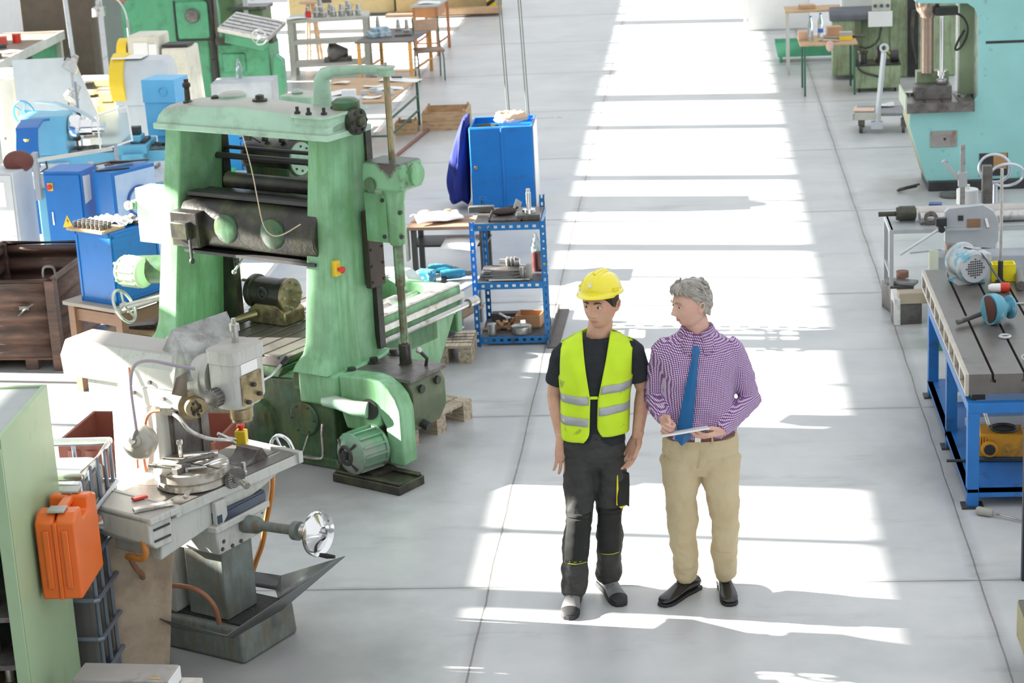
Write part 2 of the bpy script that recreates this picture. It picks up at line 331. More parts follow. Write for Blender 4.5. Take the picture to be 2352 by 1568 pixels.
def gingham():
    m = bpy.data.materials.new('gingham_cotton'); m.use_nodes = True; nt = m.node_tree; N = nt.nodes; Lk = nt.links.new; b = N['Principled BSDF']
    b.inputs['Roughness'].default_value = .8; b.inputs['Specular IOR Level'].default_value = .2
    tc = N.new('ShaderNodeTexCoord')
    def stripe(vec):
        d = N.new('ShaderNodeVectorMath'); d.operation = 'DOT_PRODUCT'; Lk(tc.outputs['Object'], d.inputs[0]); d.inputs[1].default_value = vec
        s = N.new('ShaderNodeMath'); s.operation = 'SINE'; Lk(d.outputs['Value'], s.inputs[0])
        r = N.new('ShaderNodeMapRange'); r.inputs[1].default_value = -.25; r.inputs[2].default_value = .25; Lk(s.outputs[0], r.inputs[0]); return r.outputs[0]
    k = 2*PI/.0088
    a = stripe((k*.93, k*.45, 0)); c = stripe((0, -k*.25, k))
    add = N.new('ShaderNodeMath'); add.operation = 'ADD'; Lk(a, add.inputs[0]); Lk(c, add.inputs[1])
    cr = N.new('ShaderNodeValToRGB'); cr.color_ramp.interpolation = 'LINEAR'; e = cr.color_ramp.elements
    e[0].position = 0; e[0].color = (.80,.75,.84,1); e[1].position = 1; e[1].color = (.115,.022,.13,1)
    x = e.new(.5); x.color = (.36,.20,.42,1)
    h = N.new('ShaderNodeMath'); h.operation = 'MULTIPLY'; h.inputs[1].default_value = .5; Lk(add.outputs[0], h.inputs[0]); Lk(h.outputs[0], cr.inputs[0]); Lk(cr.outputs[0], b.inputs['Base Color'])
    return m
GING = gingham()

def gs(x, c, s): return math.exp(-((x-c)/s)**2)
def head_geo(g, mtx, jaw=1.0):
    """a head facing -Y, centred between the eyes' height and the ears, about 0.23 m tall"""
    nu, nv = 72, 60; rings = []
    for j in range(nv+1):
        t = -PI/2+PI*j/nv; z = math.sin(t); ring = []
        for i in range(nu):
            a = 2*PI*i/nu; k = max(math.cos(t), .02)**(.86 if z > 0 else .62 if math.cos(a) > 0 else .8)
            x = math.sin(a)*k; y = -math.cos(a)*k
            zz = z*.118
            wx = .077; dy = .098
            if z < 0:
                wx *= 1-.30*jaw*(-z)**1.7; dyf = 1-.06*(-z)**2; dyb = 1-.55*(-z)**1.1
            else: wx *= 1-.02*z; dyf = 1-.10*z**2; dyb = 1.0
            X = x*wx; Y = y*dy*(dyf if y < 0 else dyb)
            if y < 0: Y *= .965+.035*abs(x)
            f = max(0, -y)**1.5
            if f > 0:
                n = 0
                n += .0285*gs(X,0,.0110)*gs(zz,-.036,.0130)+.0185*gs(X,0,.0085)*gs(zz,-.014,.019)     # nose
                n += .007*gs(abs(X),.013,.007)*gs(zz,-.041,.008)
                n += .0055*gs(zz,.024,.010)*gs(abs(X),.024,.022)                                       # brow
                n -= .0105*gs(abs(X),.031,.0135)*gs(zz,.003,.0105)                                     # eye sockets
                n += .0045*gs(abs(X),.046,.017)*gs(zz,-.026,.016)                                      # cheek
                n -= .0035*gs(abs(X),.034,.012)*gs(zz,-.058,.02)
                n += .0075*gs(X,0,.019)*gs(zz,-.0625,.0042)+.007*gs(X,0,.017)*gs(zz,-.0715,.0045)      # lips
                n -= .003*gs(X,0,.02)*gs(zz,-.081,.005)
                n += .0120*gs(X,0,.022)*gs(zz,-.098,.015)                                               # chin
                Y -= n*f
            ring.append(mtx @ Vector((X, Y, zz)))
        rings.append(ring)
    g.loft(rings)
    for s_ in (-1, 1):   # ears
        e = G(); e.tube([(0,.004,-.026),(.004,-.006,-.018),(.008,-.008,.0),(.012,-.002,.02),(.014,.012,.026),(.013,.022,.015),(.010,.018,-.006),(.003,.008,-.024)], .0045, 8, sm=1)
        e.sph((.002,.004,-.002), (.006,.012,.022), 10, 6)
        g.merge(e, mtx @ Matrix.Translation((s_*.0725, .004, -.012)) @ Matrix.Diagonal((s_*1.15,1,1.1,1)))

def hand_geo(g, mtx, curl=(20,25,20), spread=5, thumb=(35,20), flip=1, sz=1.0, fcurl=None):
    """right-handed mitt in local axes: fingers along -Z, palm width X, palm faces -Y; thumb on +X*flip"""
    S = Matrix.Scale(sz, 4)
    h = G(); h.ell([(0,.0,.035),(0,0,.01),(0,0,-.02),(0,0,-.055),(0,0,-.082),(0,0,-.092)], [(.026,.020),(.029,.018),(.036,.0165),(.041,.0145),(.041,.012),(.034,.007)], 20)
    base = [(-.0315,.060,-.078),(-.0105,.072,-.087),(.0108,.078,-.089),(.0318,.070,-.084)]
    for i, (bx, ln, bz) in enumerate(base):
        bx = bx*flip; cu = fcurl[i] if fcurl else curl
        p = Vector((bx*.97, 0, bz+.02)); a = 0; pts = [p.copy()]; sp_ = R(spread)*(bx/.02)
        rad = [.0098]
        p = Vector((bx, 0, bz)); pts.append(p.copy()); rad.append(.0094)
        for k, sl in enumerate((.46,.30,.26)):
            a += R(cu[k]); d = Vector((math.sin(sp_)*math.cos(a), -math.sin(a), -math.cos(a)*math.cos(sp_)))
            q = p+d*ln*sl*1.05; pts += [(p+q)/2, q]; rad += [.0088-.0006*k, .0087-.0008*k]; p = q
        pts.append(p+d*.006); rad.append(.0045)
        h.tube(pts, rad, 10)
    t0 = Vector((.020*flip, -.004, -.005)); t1 = Vector((.040*flip, -.014, -.030))
    d = Vector((math.sin(R(thumb[0]))*flip, -math.sin(R(thumb[1])), -math.cos(R(thumb[0])))).normalized()
    h.tube([t0, (t0+t1)/2, t1, t1+d*.032, t1+d*.034+Vector((-.004*flip,-.003,-.024)), t1+d*.034+Vector((-.005*flip,-.004,-.031))], [.015,.0155,.0125,.0105,.0095,.005], 10)
    g.merge(h, mtx @ S)

def bone(o, d, xh):
    """frame at o whose -Z runs along d and whose X is close to xh"""
    z = -Vector(d).normalized(); x = Vector(xh); x = (x-z*x.dot(z)).normalized(); y = z.cross(x)
    return Matrix(((x.x,y.x,z.x,o[0]),(x.y,y.y,z.y,o[1]),(x.z,y.z,z.z,o[2]),(0,0,0,1)))

def eyes(par, mtx, look=0):
    for s_ in (-1, 1):
        c = Vector((s_*.0305, -.0757, .002)); g = G().sph(c, .0112, 14, 10)
        e = O('eye', G().merge(g, mtx), EYEW, par)
        d = Vector((math.sin(R(look)), -math.cos(R(look)), -.12)).normalized()
        O('iris', G().merge(G().cyl(c+d*.0085, c+d*.0122, .0052, .0046, 12), mtx), IRIS, e)
        g = G().tube([c+Vector((k*.0140, -.0112+.006*abs(k), .0025+.0045*(1-k*k))) for k in (-1,-.5,0,.5,1)], .0026, 6)
        O('eyelid', G().merge(g, mtx), SKINP if par.get('fair') else SKIN, par)
    return
def brows(par, mtx, m):
    for s_ in (-1, 1):
        g = G().ell([(s_*.014,-.0985,.0215),(s_*.024,-.0985,.0255),(s_*.036,-.0925,.0265),(s_*.047,-.084,.021)], [(.003,.0022),(.0042,.0026),(.0036,.0024),(.0018,.0012)], 8, ref=(0,0,1))
        O('eyebrow', G().merge(g, mtx), m, par)
def lips(par, mtx, gap=0.0):
    g = G()
    g.ell([(k*.0245,-.0880+.013*k*k+(.003 if abs(k)>.9 else 0),-.0648-.0015*abs(k)+gap) for k in (-1,-.6,-.2,.2,.6,1)], [(.0008,.001),(.0028,.003),(.0034,.004),(.0034,.004),(.0028,.003),(.0008,.001)], 8, ref=(0,0,1))
    g.ell([(k*.0225,-.0862+.013*k*k+(.003 if abs(k)>.9 else 0),-.0712+.0035*k*k-gap) for k in (-1,-.6,-.2,.2,.6,1)], [(.0008,.001),(.003,.003),(.004,.0042),(.004,.0042),(.003,.003),(.0008,.001)], 8, ref=(0,0,1))
    O('lips', G().merge(g, mtx), LIP, par)

def shoe(name, par, at, yaw, m, boot=False, ml=None):
    """shoe: heel at the back, toe towards -Y before the yaw; at = ankle point on the ground"""
    mt = Matrix.Translation(at) @ Matrix.Rotation(R(yaw), 4, 'Z')
    k = 1.08 if boot else 1.0
    prof = [(.105,.030,.062,.075),(.09,.036,.075,.085),(.05,.037,.082,.095 if not boot else .13),(.0,.036,.082,.10 if not boot else .15),(-.045,.038,.075,.095 if not boot else .12),(-.09,.043,.062,.072),(-.13,.048,.052,.058),(-.165,.047,.046,.05),(-.19,.036,.036,.038),(-.202,.018,.024,.026)]
    rings = []
    for y, wd, h, top in prof:
        wd *= k; top = top*(1.05 if boot else 1); z0 = .018; ring = []
        for t in range(20):
            a = 2*PI*t/20; cx = math.copysign(abs(math.cos(a))**.8, math.cos(a)); sx = math.sin(a)
            x = cx*wd*(1 if sx < .3 else 1-.35*(sx-.3)); z = z0+(top-z0)*(sx*.5+.5)**.9
            ring.append((x, y*k, z))
        rings.append(ring)
    s_ = O(name, G().merge(G().loft(rings), mt), m, par, sub=1)
    out = [(.034,.10),(.037,.04),(.034,-.02),(.044,-.09),(.049,-.14),(.046,-.175),(.03,-.203),(0,-.212)]
    k2 = k*.95; pts = [(x*k2, y*k) for x, y in out]+[(-x*k2, y*k) for x, y in out[::-1][1:]][:-0 or None]+[(-.02*k,.118*k),(.02*k,.118*k)]
    sole = G().prism(pts[::-1], 'z', 0, .026 if boot else .016)
    O('sole', G().merge(sole, mt), RUB, s_, bev=.004)
    lc = G()
    for i in range(4): y = -.03-.018*i; z = .103-.011*i+(.022-.004*i if boot else 0); lc.tube([(-.02,y*k,z-.004),(0,y*k-.004,z+.002),(.02,y*k,z-.004)], .0028, 6)
    O('laces', G().merge(lc, mt), ml or DARK, s_)
    if boot: O('toe_cap', G().merge(G().loft([[(x*1.03, y*k-.004, .018+(z-.018)*1.06) for x, y, z in [(q[0], q[1]/k, q[2]) for q in r]] for r in rings[6:]]), mt), RUB, s_, sub=1)
    return s_

def torso_rings(tab, cx, ex=2.4, n=32, off=0.0):
    rings = []
    for z, wd, d, cy, *sh in tab:
        c0 = cx(z); ring = []
        for t in range(n):
            a = 2*PI*t/n; x = math.copysign(abs(math.cos(a))**(2/ex), math.cos(a))*(wd+off); y = math.copysign(abs(math.sin(a))**(2/ex), math.sin(a))*(d+off)
            ring.append((c0+x, cy+y, z))
        rings.append(ring)
    return rings

# ---- worker with hard hat
P1 = T('person', 'man in yellow hard hat and high-visibility vest, hands at his trouser pockets', 'person', (-.625,10.45,0))
cxf = lambda z: .0+.035*max(0,(z-.95))/.55
TW = [(.88,.150,.105,.0),(.95,.160,.112,.0),(1.02,.155,.108,.0),(1.10,.150,.105,0),(1.2,.160,.110,0),(1.3,.175,.118,0),(1.38,.182,.118,.0),(1.43,.188,.110,.005),(1.475,.182,.096,.012),(1.505,.150,.082,.018),(1.53,.112,.072,.02),(1.55,.083,.064,.022),(1.57,.060,.05,.025)]
body = G()
Hm = Matrix.Translation((.066,-.008,1.722)) @ Matrix.Rotation(R(-24), 4, 'Z') @ Matrix.Rotation(R(3), 4, 'X') @ Matrix.Scale(1.13, 4)
head_geo(body, Hm)
body.ell([(.04,.03,1.40),(.045,.028,1.50),(.052,.02,1.56),(.06,.015,1.61),(.064,.01,1.66)], [(.08,.06),(.072,.062),(.066,.064),(.064,.066),(.056,.062)], 20)
body.loft(torso_rings([(z,wd-.03,d-.025,cy) for z,wd,d,cy in TW[5:10]], cxf))
for s_, sh, el, wr in ((-1,(-.150,.01,1.44),(-.205,.045,1.20),(-.172,-.035,.972)), (1,(.220,.01,1.45),(.272,.045,1.215),(.232,-.02,.985))):
    sh, el, wr = Vector(sh), Vector(el), Vector(wr)
    body.ell([sh+Vector((-s_*.035,0,.012)), sh, sh*.8+el*.2, sh*.6+el*.4, el*.85+sh*.15, el, el*.72+wr*.28, el*.35+wr*.65, wr, wr+(wr-el)*.08],
             [.035,.042,.043,.044,.043,.041,.0425,.035,(.024,.030),(.022,.029)], 18, ref=(0,1,0))
hand_geo(body, bone((-.172,-.038,.965), (.03,-.10,-1), (-1,-.55,0)) , (10,14,12), 6, (52,18), flip=-1, sz=1.14)
hand_geo(body, bone((.230,-.022,.975), (-.42,-.14,-1), (.9,-.75,0)), (20,22,15), 5, (10,12), flip=1, sz=1.14, fcurl=[(18,22,15),(15,20,15),(13,18,12),(12,16,10)][::-1])
bo = O('body', body, SKIN, P1, remesh=.0042, smooth=2)
eyes(P1, Hm, -12); brows(P1, Hm, HAIRD); lips(P1, Hm)
hg = G(); rings = []
for j in range(9):     # short dark hair below the hat
    t = j/8; ring = []
    for i in range(40):
        a = 2*PI*i/40; fr = math.cos(a); z = -.035+t*.13
        lim = .058 if fr > .40 else (-.006 if fr > -.02 else .0 if fr > -.12 else -.050)
        zz = max(z, lim); k = .0802+.002*t-.004*(fr < -.3)*(1-t); ring.append((math.sin(a)*(k+.002), -math.cos(a)*.1020*(1 if math.cos(a) > 0 else .98)+.002, zz))
    rings.append(ring)
O('hair', G().merge(hg.loft(rings), Hm), HAIRD, P1)
# hard hat
Hh = Hm @ Matrix.Translation((0,.004,.058)) @ Matrix.Rotation(R(-6), 4, 'X') @ Matrix.Diagonal((.86,.86,.80,1))
hat = G(); rings = []
for j in range(13):
    t = PI/2*j/12; k = math.cos(t)**.80; ring = []
    for i in range(48):
        a = 2*PI*i/48; rx, ry = .108, .134; ridge = .007*gs(math.sin(a)*k*rx, 0, .016)*(math.sin(t)**.5)+.004*gs(abs(math.sin(a)*k*rx), .055, .012)*math.sin(t)
        ring.append((math.sin(a)*k*rx, -math.cos(a)*k*ry, math.sin(t)*.108+ridge))
    rings.append(ring)
hat.loft(rings)
h1 = O('hard_hat', G().merge(hat, Hh), HAT, P1, ang=60)
br = G(); ri = []; 
for sc1, z in ((1.0,.012),(1.0,-.004),(1.09,-.012),(1.10,-.008),(1.02,.010)):
    ri.append([(math.sin(2*PI*i/48)*.108*sc1, -math.cos(2*PI*i/48)*(.134*sc1+(.030*(sc1-1)/.1 if math.cos(2*PI*i/48) > .2 else 0)*max(0,math.cos(2*PI*i/48))), z-(.010 if sc1 > 1.05 and math.cos(2*PI*i/48) > .3 else 0)) for i in range(48)])
O('brim', G().merge(br.loft(ri, cap=False), Hh), HAT, h1, ang=60, thick=.002)
rg = G()
for s_ in (-1, 1): rg.tube([(s_*.038,-.118,.03),(s_*.034,-.095,.075),(s_*.026,-.05,.104),(s_*.024,.0,.112),(s_*.026,.05,.104),(s_*.034,.095,.072)], .004, 8, sm=1)
rg.tube([(0,-.07,.102),(0,-.03,.113),(0,.03,.115),(0,.07,.102)], .010, 8, sm=1)
for s_ in (-1, 1): rg.obox((s_*.104,-.03,.02), (.014,.04,.022), s_*-14)
O('ridges', G().merge(rg, Hh), HAT, h1, ang=60)
O('logo', G().merge(G().obox((0,-.124,.052), (.019,.003,.026), 0, -24), Hh), M((.85,.83,.6), .5), h1)
# t-shirt
ts = G().loft(torso_rings([(z,wd+.006,d+.006,cy) for z,wd,d,cy in TW[1:11]], cxf))
for s_, sh, el in ((-1,(-.148,.01,1.435),(-.205,.045,1.20)), (1,(.220,.01,1.445),(.272,.045,1.215))):
    sh, el = Vector(sh), Vector(el); m1 = sh*.28+el*.72
    ts.ell([sh+Vector((-s_*.045,0,.022)), sh+Vector((-s_*.015,0,.012)), sh, sh*.7+el*.3, sh*.32+el*.68, sh*.30+el*.70], [.040,.060,.064,.064,.068,.060], 20, ref=(0,1,0))
O('t_shirt', ts, BLK, P1, remesh=.008, smooth=4, disp=[(.09,.012)])
# trousers
def leg(g, hip, kn, an, r):
    hip, kn, an = Vector(hip), Vector(kn), Vector(an)
    g.ell([hip+Vector((0,0,.06)), hip, hip*.6+kn*.4, hip*.25+kn*.75, kn, kn*.7+an*.3, kn*.35+an*.65, an*.92+kn*.08, an], r, 24)
tr = G().loft(torso_rings([(.80,.06,.07,0),(.84,.13,.10,0),(.90,.166,.118,0),(.96,.168,.118,0),(1.03,.155,.112,0)], cxf))
leg(tr, (-.078,0,.86), (-.095,-.055,.545), (-.150,.015,.075), [.05,(.090,.108),(.090,.10),(.078,.088),(.074,.08),(.072,.078),(.069,.076),(.072,.082),(.066,.078)])
leg(tr, (.088,.0,.86), (.068,.01,.545), (.035,.165,.09), [.05,(.088,.108),(.088,.10),(.078,.088),(.072,.08),(.070,.076),(.068,.074),(.072,.08),(.066,.076)])
trs = O('trousers', tr, PANT, P1, remesh=.008, smooth=3, disp=[(.13,.034),(.05,.010)])
for hip, kn, an in (((-.078,0,.86),(-.095,-.055,.545),(-.150,.015,.075)), ((.088,.0,.86),(.068,.01,.545),(.035,.165,.09))):
    kn, an = Vector(kn), Vector(an); hp = Vector(hip)
    def fr(p, x, dy=0): return (p.x+x, p.y-math.sqrt(max(0,.084**2-(x*1.1)**2))+dy, p.z)
    kp = G(); pts = [hp*.12+kn*.88, kn, kn*.75+an*.25, kn*.45+an*.55]
    kp.grid(lambda u, v: fr(pts[min(3,int(v*3))].lerp(pts[min(3,int(v*3)+1)], v*3-int(v*3)) if v < 1 else pts[3], (u-.5)*.125, -.004+.004*math.sin(v*31+u*3)), 10, 14)
    O('knee_panel', kp, PANTB, trs, thick=.006)
    st = G()
    for dz in (0,.012):
        q = kn*.45+an*.55; st.tube([fr(q+Vector((0,0,dz)), x, -.008) for x in (-.06,-.03,0,.03,.06)], .0016, 5)
    O('stitching', st, YTH, trs)
pk = G().grid(lambda u, v: (.088+.035+u*.058-v*.006, -.092+u*.045+.01*math.sin(v*6)-.004, .80-v*.19-(0 if u < .7 else (u-.7)*.06)), 6, 8)
cp_ = O('cargo_pocket', pk, PANTB, trs, thick=.008)
O('trim', G().tube([(.121,-.098,.79),(.118,-.095,.70),(.116,-.093,.62),(.135,-.083,.600),(.158,-.062,.604)], [.003,.006,.008,.007,.004], 8), YTR, cp_)
shoe('boot', P1, (-.150,.02,0), -4, BOOT, True, DARK); shoe('boot', P1, (.030,.175,0), 22, BOOT, True, DARK)
# vest: front panels, back panel
def tw(z, k):
    for a, b in zip(TW, TW[1:]):
        if a[0] <= z <= b[0]: t = (z-a[0])/(b[0]-a[0]); return a[k]*(1-t)+b[k]*t
    return TW[0][k] if z < TW[0][0] else TW[-1][k]
def vest_pt(x, z, front=1, off=.020):
    zz = min(max(z, .9), 1.565); wd = max(tw(zz,1), tw(1.30,1)*.93 if z < 1.3 else 0)+off; d = max(tw(zz,2), .112 if z < 1.3 else 0)+off; c0 = cxf(z)
    wd = max(wd, abs(x-c0)+.001); k = (1-min(1, abs((x-c0)/wd))**2.4)**(1/2.4)
    return (x, tw(zz,3)-front*d*k, z)
def vest_panel(s_, hem, gap, front):
    def fn(u, v):
        z = hem+(1.545-hem)*v
        c0 = cxf(z); side = max(tw(min(z,1.30),1), tw(1.30,1)*.93)+.021
        if z > 1.33: side -= (.040*min(1,(z-1.33)/.12)**.7)
        if z > 1.30: side = max(side, .188)
        outer = c0+s_*side
        if front: inner = c0+s_*(gap+(.0 if z < 1.22 else (.055*((z-1.22)/.325)**1.0))+( .03*(1-min(1,(z-hem)/.06))**2))
        else: inner = c0
        x = inner+(outer-inner)*u
        zt = z
        if z > 1.44: zt = 1.44+(z-1.44)*(1.22-.58*u)
        p = vest_pt(x, zt, 1 if front else -1, .022)
        wv = .0045*math.sin(x*55+z*9)+.0035*math.sin(z*34+x*20)
        return (p[0], p[1]-wv*(1 if front else -1), p[2])
    return fn
ve = G()
for s_, hem, gap in ((-1,.985,.022),(1,1.015,.018)): ve.grid(vest_panel(s_, hem, gap, True), 14, 34)
for s_ in (-1, 1): ve.grid(vest_panel(s_, 1.0, 0, False), 14, 34)
vo = O('vest', ve, VEST, P1, thick=.004, ang=180)
for s_, z0, z1 in ((-1,1.195,1.20),(-1,1.075,1.08),(1,1.255,1.265),(1,1.135,1.145)):
    fn = vest_panel(s_, .985 if s_ < 0 else 1.015, .022 if s_ < 0 else .018, True); hem = .985 if s_ < 0 else 1.015
    g = G().grid(lambda u, v: (lambda p: (p[0], p[1]-.004, p[2]))(fn(.04+.96*u, ((z0*(1-u)+z1*u)+v*.046-hem)/(1.545-hem))), 12, 2)
    O('reflective_tape', g, REFL, vo, thick=.003, ang=180)
O('closure_strap', G().box(-.005,-.128,1.225,.036,-.122,1.24), VEST, vo)

# ---- man in checked shirt
P2 = T('person', 'grey-haired man in purple gingham shirt, blue tie and khaki trousers', 'person', (-.085,10.42,0)); P2.scale = (1.045,1.045,1.045)
P2['fair'] = 1
Hm2 = Matrix.Translation((-.002,-.01,1.640)) @ Matrix.Rotation(R(-60), 4, 'Z') @ Matrix.Rotation(R(4), 4, 'X')
b2 = G(); head_geo(b2, Hm2, .8)
b2.ell([(.03,.045,1.36),(.03,.04,1.44),(.025,.03,1.49),(.018,.022,1.54),(.008,.012,1.59)], [(.07,.06),(.066,.062),(.061,.062),(.059,.062),(.052,.058)], 20)
c2 = lambda z: .02
T2 = [(.90,.165,.125,.0),(.96,.178,.140,-.01),(1.02,.178,.145,-.015),(1.10,.172,.140,-.01),(1.2,.178,.138,0),(1.28,.188,.136,0),(1.35,.196,.130,.005),(1.40,.190,.112,.012),(1.44,.150,.092,.022),(1.465,.110,.078,.028),(1.485,.075,.066,.03)]
b2.loft(torso_rings([(z,wd-.04,d-.035,cy) for z,wd,d,cy in T2[4:8]], c2))
ARM2 = (((-.145,.01,1.38),(-.205,.03,1.135),(-.155,-.150,1.085)), ((.190,.01,1.38),(.285,.03,1.12),(.130,-.165,1.020)))
for sh, el, wr in ARM2:
    sh, el, wr = Vector(sh), Vector(el), Vector(wr)
    b2.ell([sh*.9+el*.1, sh*.8+el*.2, sh*.5+el*.5, el, el*.5+wr*.5, wr, wr+(wr-el)*.1], [.05,.045,.04,.036,.034,(.026,.022),(.026,.02)], 16, ref=(1,0,-.3))
hand_geo(b2, bone((-.152,-.165,1.080), (.42,-.75,-.38), (.35,.1,.95)), (58,70,35), 1, (14,40), flip=1, sz=.98, fcurl=[(66,80,40),(64,75,40),(60,70,35),(52,62,30)])
hand_geo(b2, bone((.122,-.178,1.014), (-.85,-.50,-.06), (.35,-.8,.5)), (20,20,10), 2, (8,22), flip=1, sz=.98)
O('body', b2, SKINP, P2, remesh=.0042, smooth=2)
eyes(P2, Hm2, 0); brows(P2, Hm2, M((.32,.26,.2), .7)); lips(P2, Hm2, .002)
# hair: cap of overlapping locks
hr = G(); rng = random.Random(3)
cap = []
for j in range(15):
    t = j/14; ring = []
    for i in range(48):
        a = 2*PI*i/48; ca = math.cos(a)
        lo = .066 if ca > .45 else (.066-(.45-ca)*.15 if ca > -.05 else (-.008 if ca > -.25 else -.045-.03*min(1,(-ca-.25)*2)))
        z = lo+(.127-lo)*t; zn = z/.127; k = math.sqrt(max(0, 1-max(0,zn)**2)) if z > 0 else 1; k = max(k**.80, .03)
        if z < 0: k = 1-.15*(-z/.08)
        bulge = .008+.004*math.sin(a*5+j)*0
        ring.append((math.sin(a)*(.077*k+bulge*k), -ca*(.098*k+bulge*k*1.2)+.003, z))
    cap.append(ring)
hr.loft(cap)
def hs(a, z, off):
    zn = max(0, z)/.130; k = max(1-zn*zn, .01)**.42
    if z < 0: k = 1-.12*(-z/.08)
    return Vector((math.sin(a)*(.077*k+off), -math.cos(a)*(.098*k+off*1.1)+.003, z+off*.6*zn))
for k in range(150):     # locks combed back and down over the ears
    a0 = rng.uniform(-2.9, 2.9); top = rng.uniform(.03,.122) if abs(a0) < 1.9 else rng.uniform(-.02,.11)
    if abs(a0) < 1.1: top = rng.uniform(.085,.122)
    elif abs(a0) < 1.7: top = max(top, .05)
    da = (.55 if a0 > 0 else -.55)*rng.uniform(.6,1.3); dz = rng.uniform(.018,.04); wv = rng.uniform(-.004,.004)
    pts = [hs(a0+da*t, top-dz*t**1.3, .007+.004*math.sin(PI*t)+wv*t*0) for t in (0,.25,.5,.75,1)]
    hr.ell(pts, [(.002,.002),(.0075,.003),(.0085,.0035),(.006,.003),(.0015,.0015)], 7, ref=(0,0,1))
for k in range(13):   # fringe swept over the forehead
    a0 = .55-.085*k; pts = [hs(a0, .112, .006), hs(a0-.05, .098, .014), hs(a0-.10, .083, .020), hs(a0-.13, .068+.004*(k % 3), .018), hs(a0-.14, .055+.004*(k % 3), .010)]
    hr.ell(pts, [(.004,.004),(.008,.005),(.008,.005),(.006,.004),(.002,.002)], 7, ref=(1,0,0))
O('hair', G().merge(hr, Hm2), HAIRG, P2, ang=180)
# shirt
s2 = G().loft(torso_rings([(z,wd+.006,d+.006,cy) for z,wd,d,cy in T2[1:11]], c2))
for sh, el, wr in ARM2:
    sh, el, wr = Vector(sh), Vector(el), Vector(wr)
    s_ = 1 if sh.x > .02 else -1
    s2.ell([sh+Vector((-s_*.05,0,.02)), sh+Vector((-s_*.015,0,.012)), sh, sh*.55+el*.45, el*.88+sh*.12, el+(el-wr).normalized()*.012, el*.7+wr*.3, el*.3+wr*.7, wr*.94+el*.06, wr*1.0],
           [.045,.064,.068,.064,.056,.054,.056,.048,.040,.034], 20, ref=(1,0,-.3))
sh2 = O('shirt', s2, GING, P2, remesh=.008, smooth=3, disp=[(.085,.022),(.035,.007)])
for _, el, wr in ARM2:
    el, wr = Vector(el), Vector(wr); d = (wr-el).normalized()
    O('cuff', G().cyl(wr-d*.052, wr+d*.006, .038, .037, 24), GING, sh2, bev=.004)
cl = G(); cr_ = []
for z, rx, ry, cy in ((1.452,.092,.088,.022),(1.478,.082,.080,.026),(1.512,.073,.072,.034),(1.512,.078,.077,.034),(1.475,.096,.094,.024),(1.455,.108,.104,.020)):
    cr_.append([(.024+rx*math.sin(R(16+328*i/30)), cy-ry*math.cos(R(16+328*i/30)), z-.020*max(0, math.cos(R(16+328*i/30)))**2) for i in range(31)])
for ra, rb in zip(cr_, cr_[1:]): cl.add(ra+rb, [(i, i+1, i+32, i+31) for i in range(30)])
for s_ in (-1, 1): cl.add([(.024+s_*.020,-.058,1.482), (.024+s_*.030,-.118,1.392), (.024+s_*.078,-.098,1.412), (.024+s_*.078,-.040,1.475)], [(0,1,2,3)])
O('collar', cl, GING, sh2, thick=.004, ang=30)
# tie
tw2 = [(1.440,.012),(1.425,.019),(1.405,.021),(1.395,.015),(1.37,.019),(1.25,.028),(1.12,.035),(1.02,.041),(.985,.043),(.945,.002)]
def tyd(z): 
    for a, b in zip(T2, T2[1:]):
        if a[0] <= z <= b[0]: t = (z-a[0])/(b[0]-a[0]); return (a[3]*(1-t)+b[3]*t)-(a[2]*(1-t)+b[2]*t)
    return -.05
tg = G(); rr_ = []
for z, wd in tw2:
    cx_ = .016-.085*max(0,(1.42-z))/.48; y = min(tyd(max(z,.97))-.018, -.085-(1.44-z)*.12 if z > 1.3 else -.13); y -= .006
    rr_.append([(cx_-wd, y+.003, z), (cx_, y-.006, z), (cx_+wd, y+.003, z), (cx_, y+.008, z)])
O('tie', tg.loft(rr_), TIE, P2, bev=.002)
# trousers, belt, shoes
t2 = G().loft(torso_rings([(.74,.06,.07,0),(.80,.15,.105,0),(.86,.188,.130,0),(.93,.186,.136,-.005),(.985,.176,.138,-.012)], c2, off=.004))
leg(t2, (-.078,0,.82), (-.078,.0,.51), (-.070,.15,.105), [.05,(.105,.115),(.098,.105),(.083,.09),(.076,.083),(.071,.078),(.066,.072),(.062,.072),(.056,.066)])
leg(t2, (.118,0,.82), (.135,.005,.51), (.135,.17,.105), [.05,(.105,.115),(.098,.105),(.083,.09),(.076,.083),(.071,.078),(.066,.072),(.062,.072),(.056,.066)])
tr2 = O('trousers', t2, KHA, P2, remesh=.008, smooth=3, disp=[(.14,.036),(.05,.010)])
O('fly', G().tube([(.022,-.139,.965),(.022,-.138,.90),(.018,-.132,.84),(.008,-.112,.80)], .0022, 6), KHA, tr2)
for s_ in (-1, 1): O('pocket_edge', G().tube([(.02+s_*.135,-.105,.97),(.02+s_*.165,-.075,.91),(.02+s_*.188,-.03,.83)], .003, 6), KHA, tr2)
bl = G().loft(torso_rings([(.955,.186,.143,-.010),(.988,.182,.146,-.014)], c2), cap=False)
O('belt', bl, BELT, P2, thick=.005, ang=180)
O('buckle', G().obox((.012,-.160,.971), (.032,.004,.03)), STL, P2, bev=.002)
for x in (-.07,.085): O('belt_loop', G().box(x-.005,-.157,.948,x+.005,-.147,.995), KHA, tr2)
shoe('shoe', P2, (-.075,.150,0), -38, SHOE); shoe('shoe', P2, (.130,.185,0), 8, SHOE)
one('tablet', G().box(-.125,-.085,-.004,.125,.085,.004), M((.82,.81,.78), .35), 'white tablet computer held level in the left hand of the man in the gingham shirt', 'tablet',
    (-.138,10.165,1.092), 0, bev=.003).rotation_euler = (R(-14), R(-7), R(6))
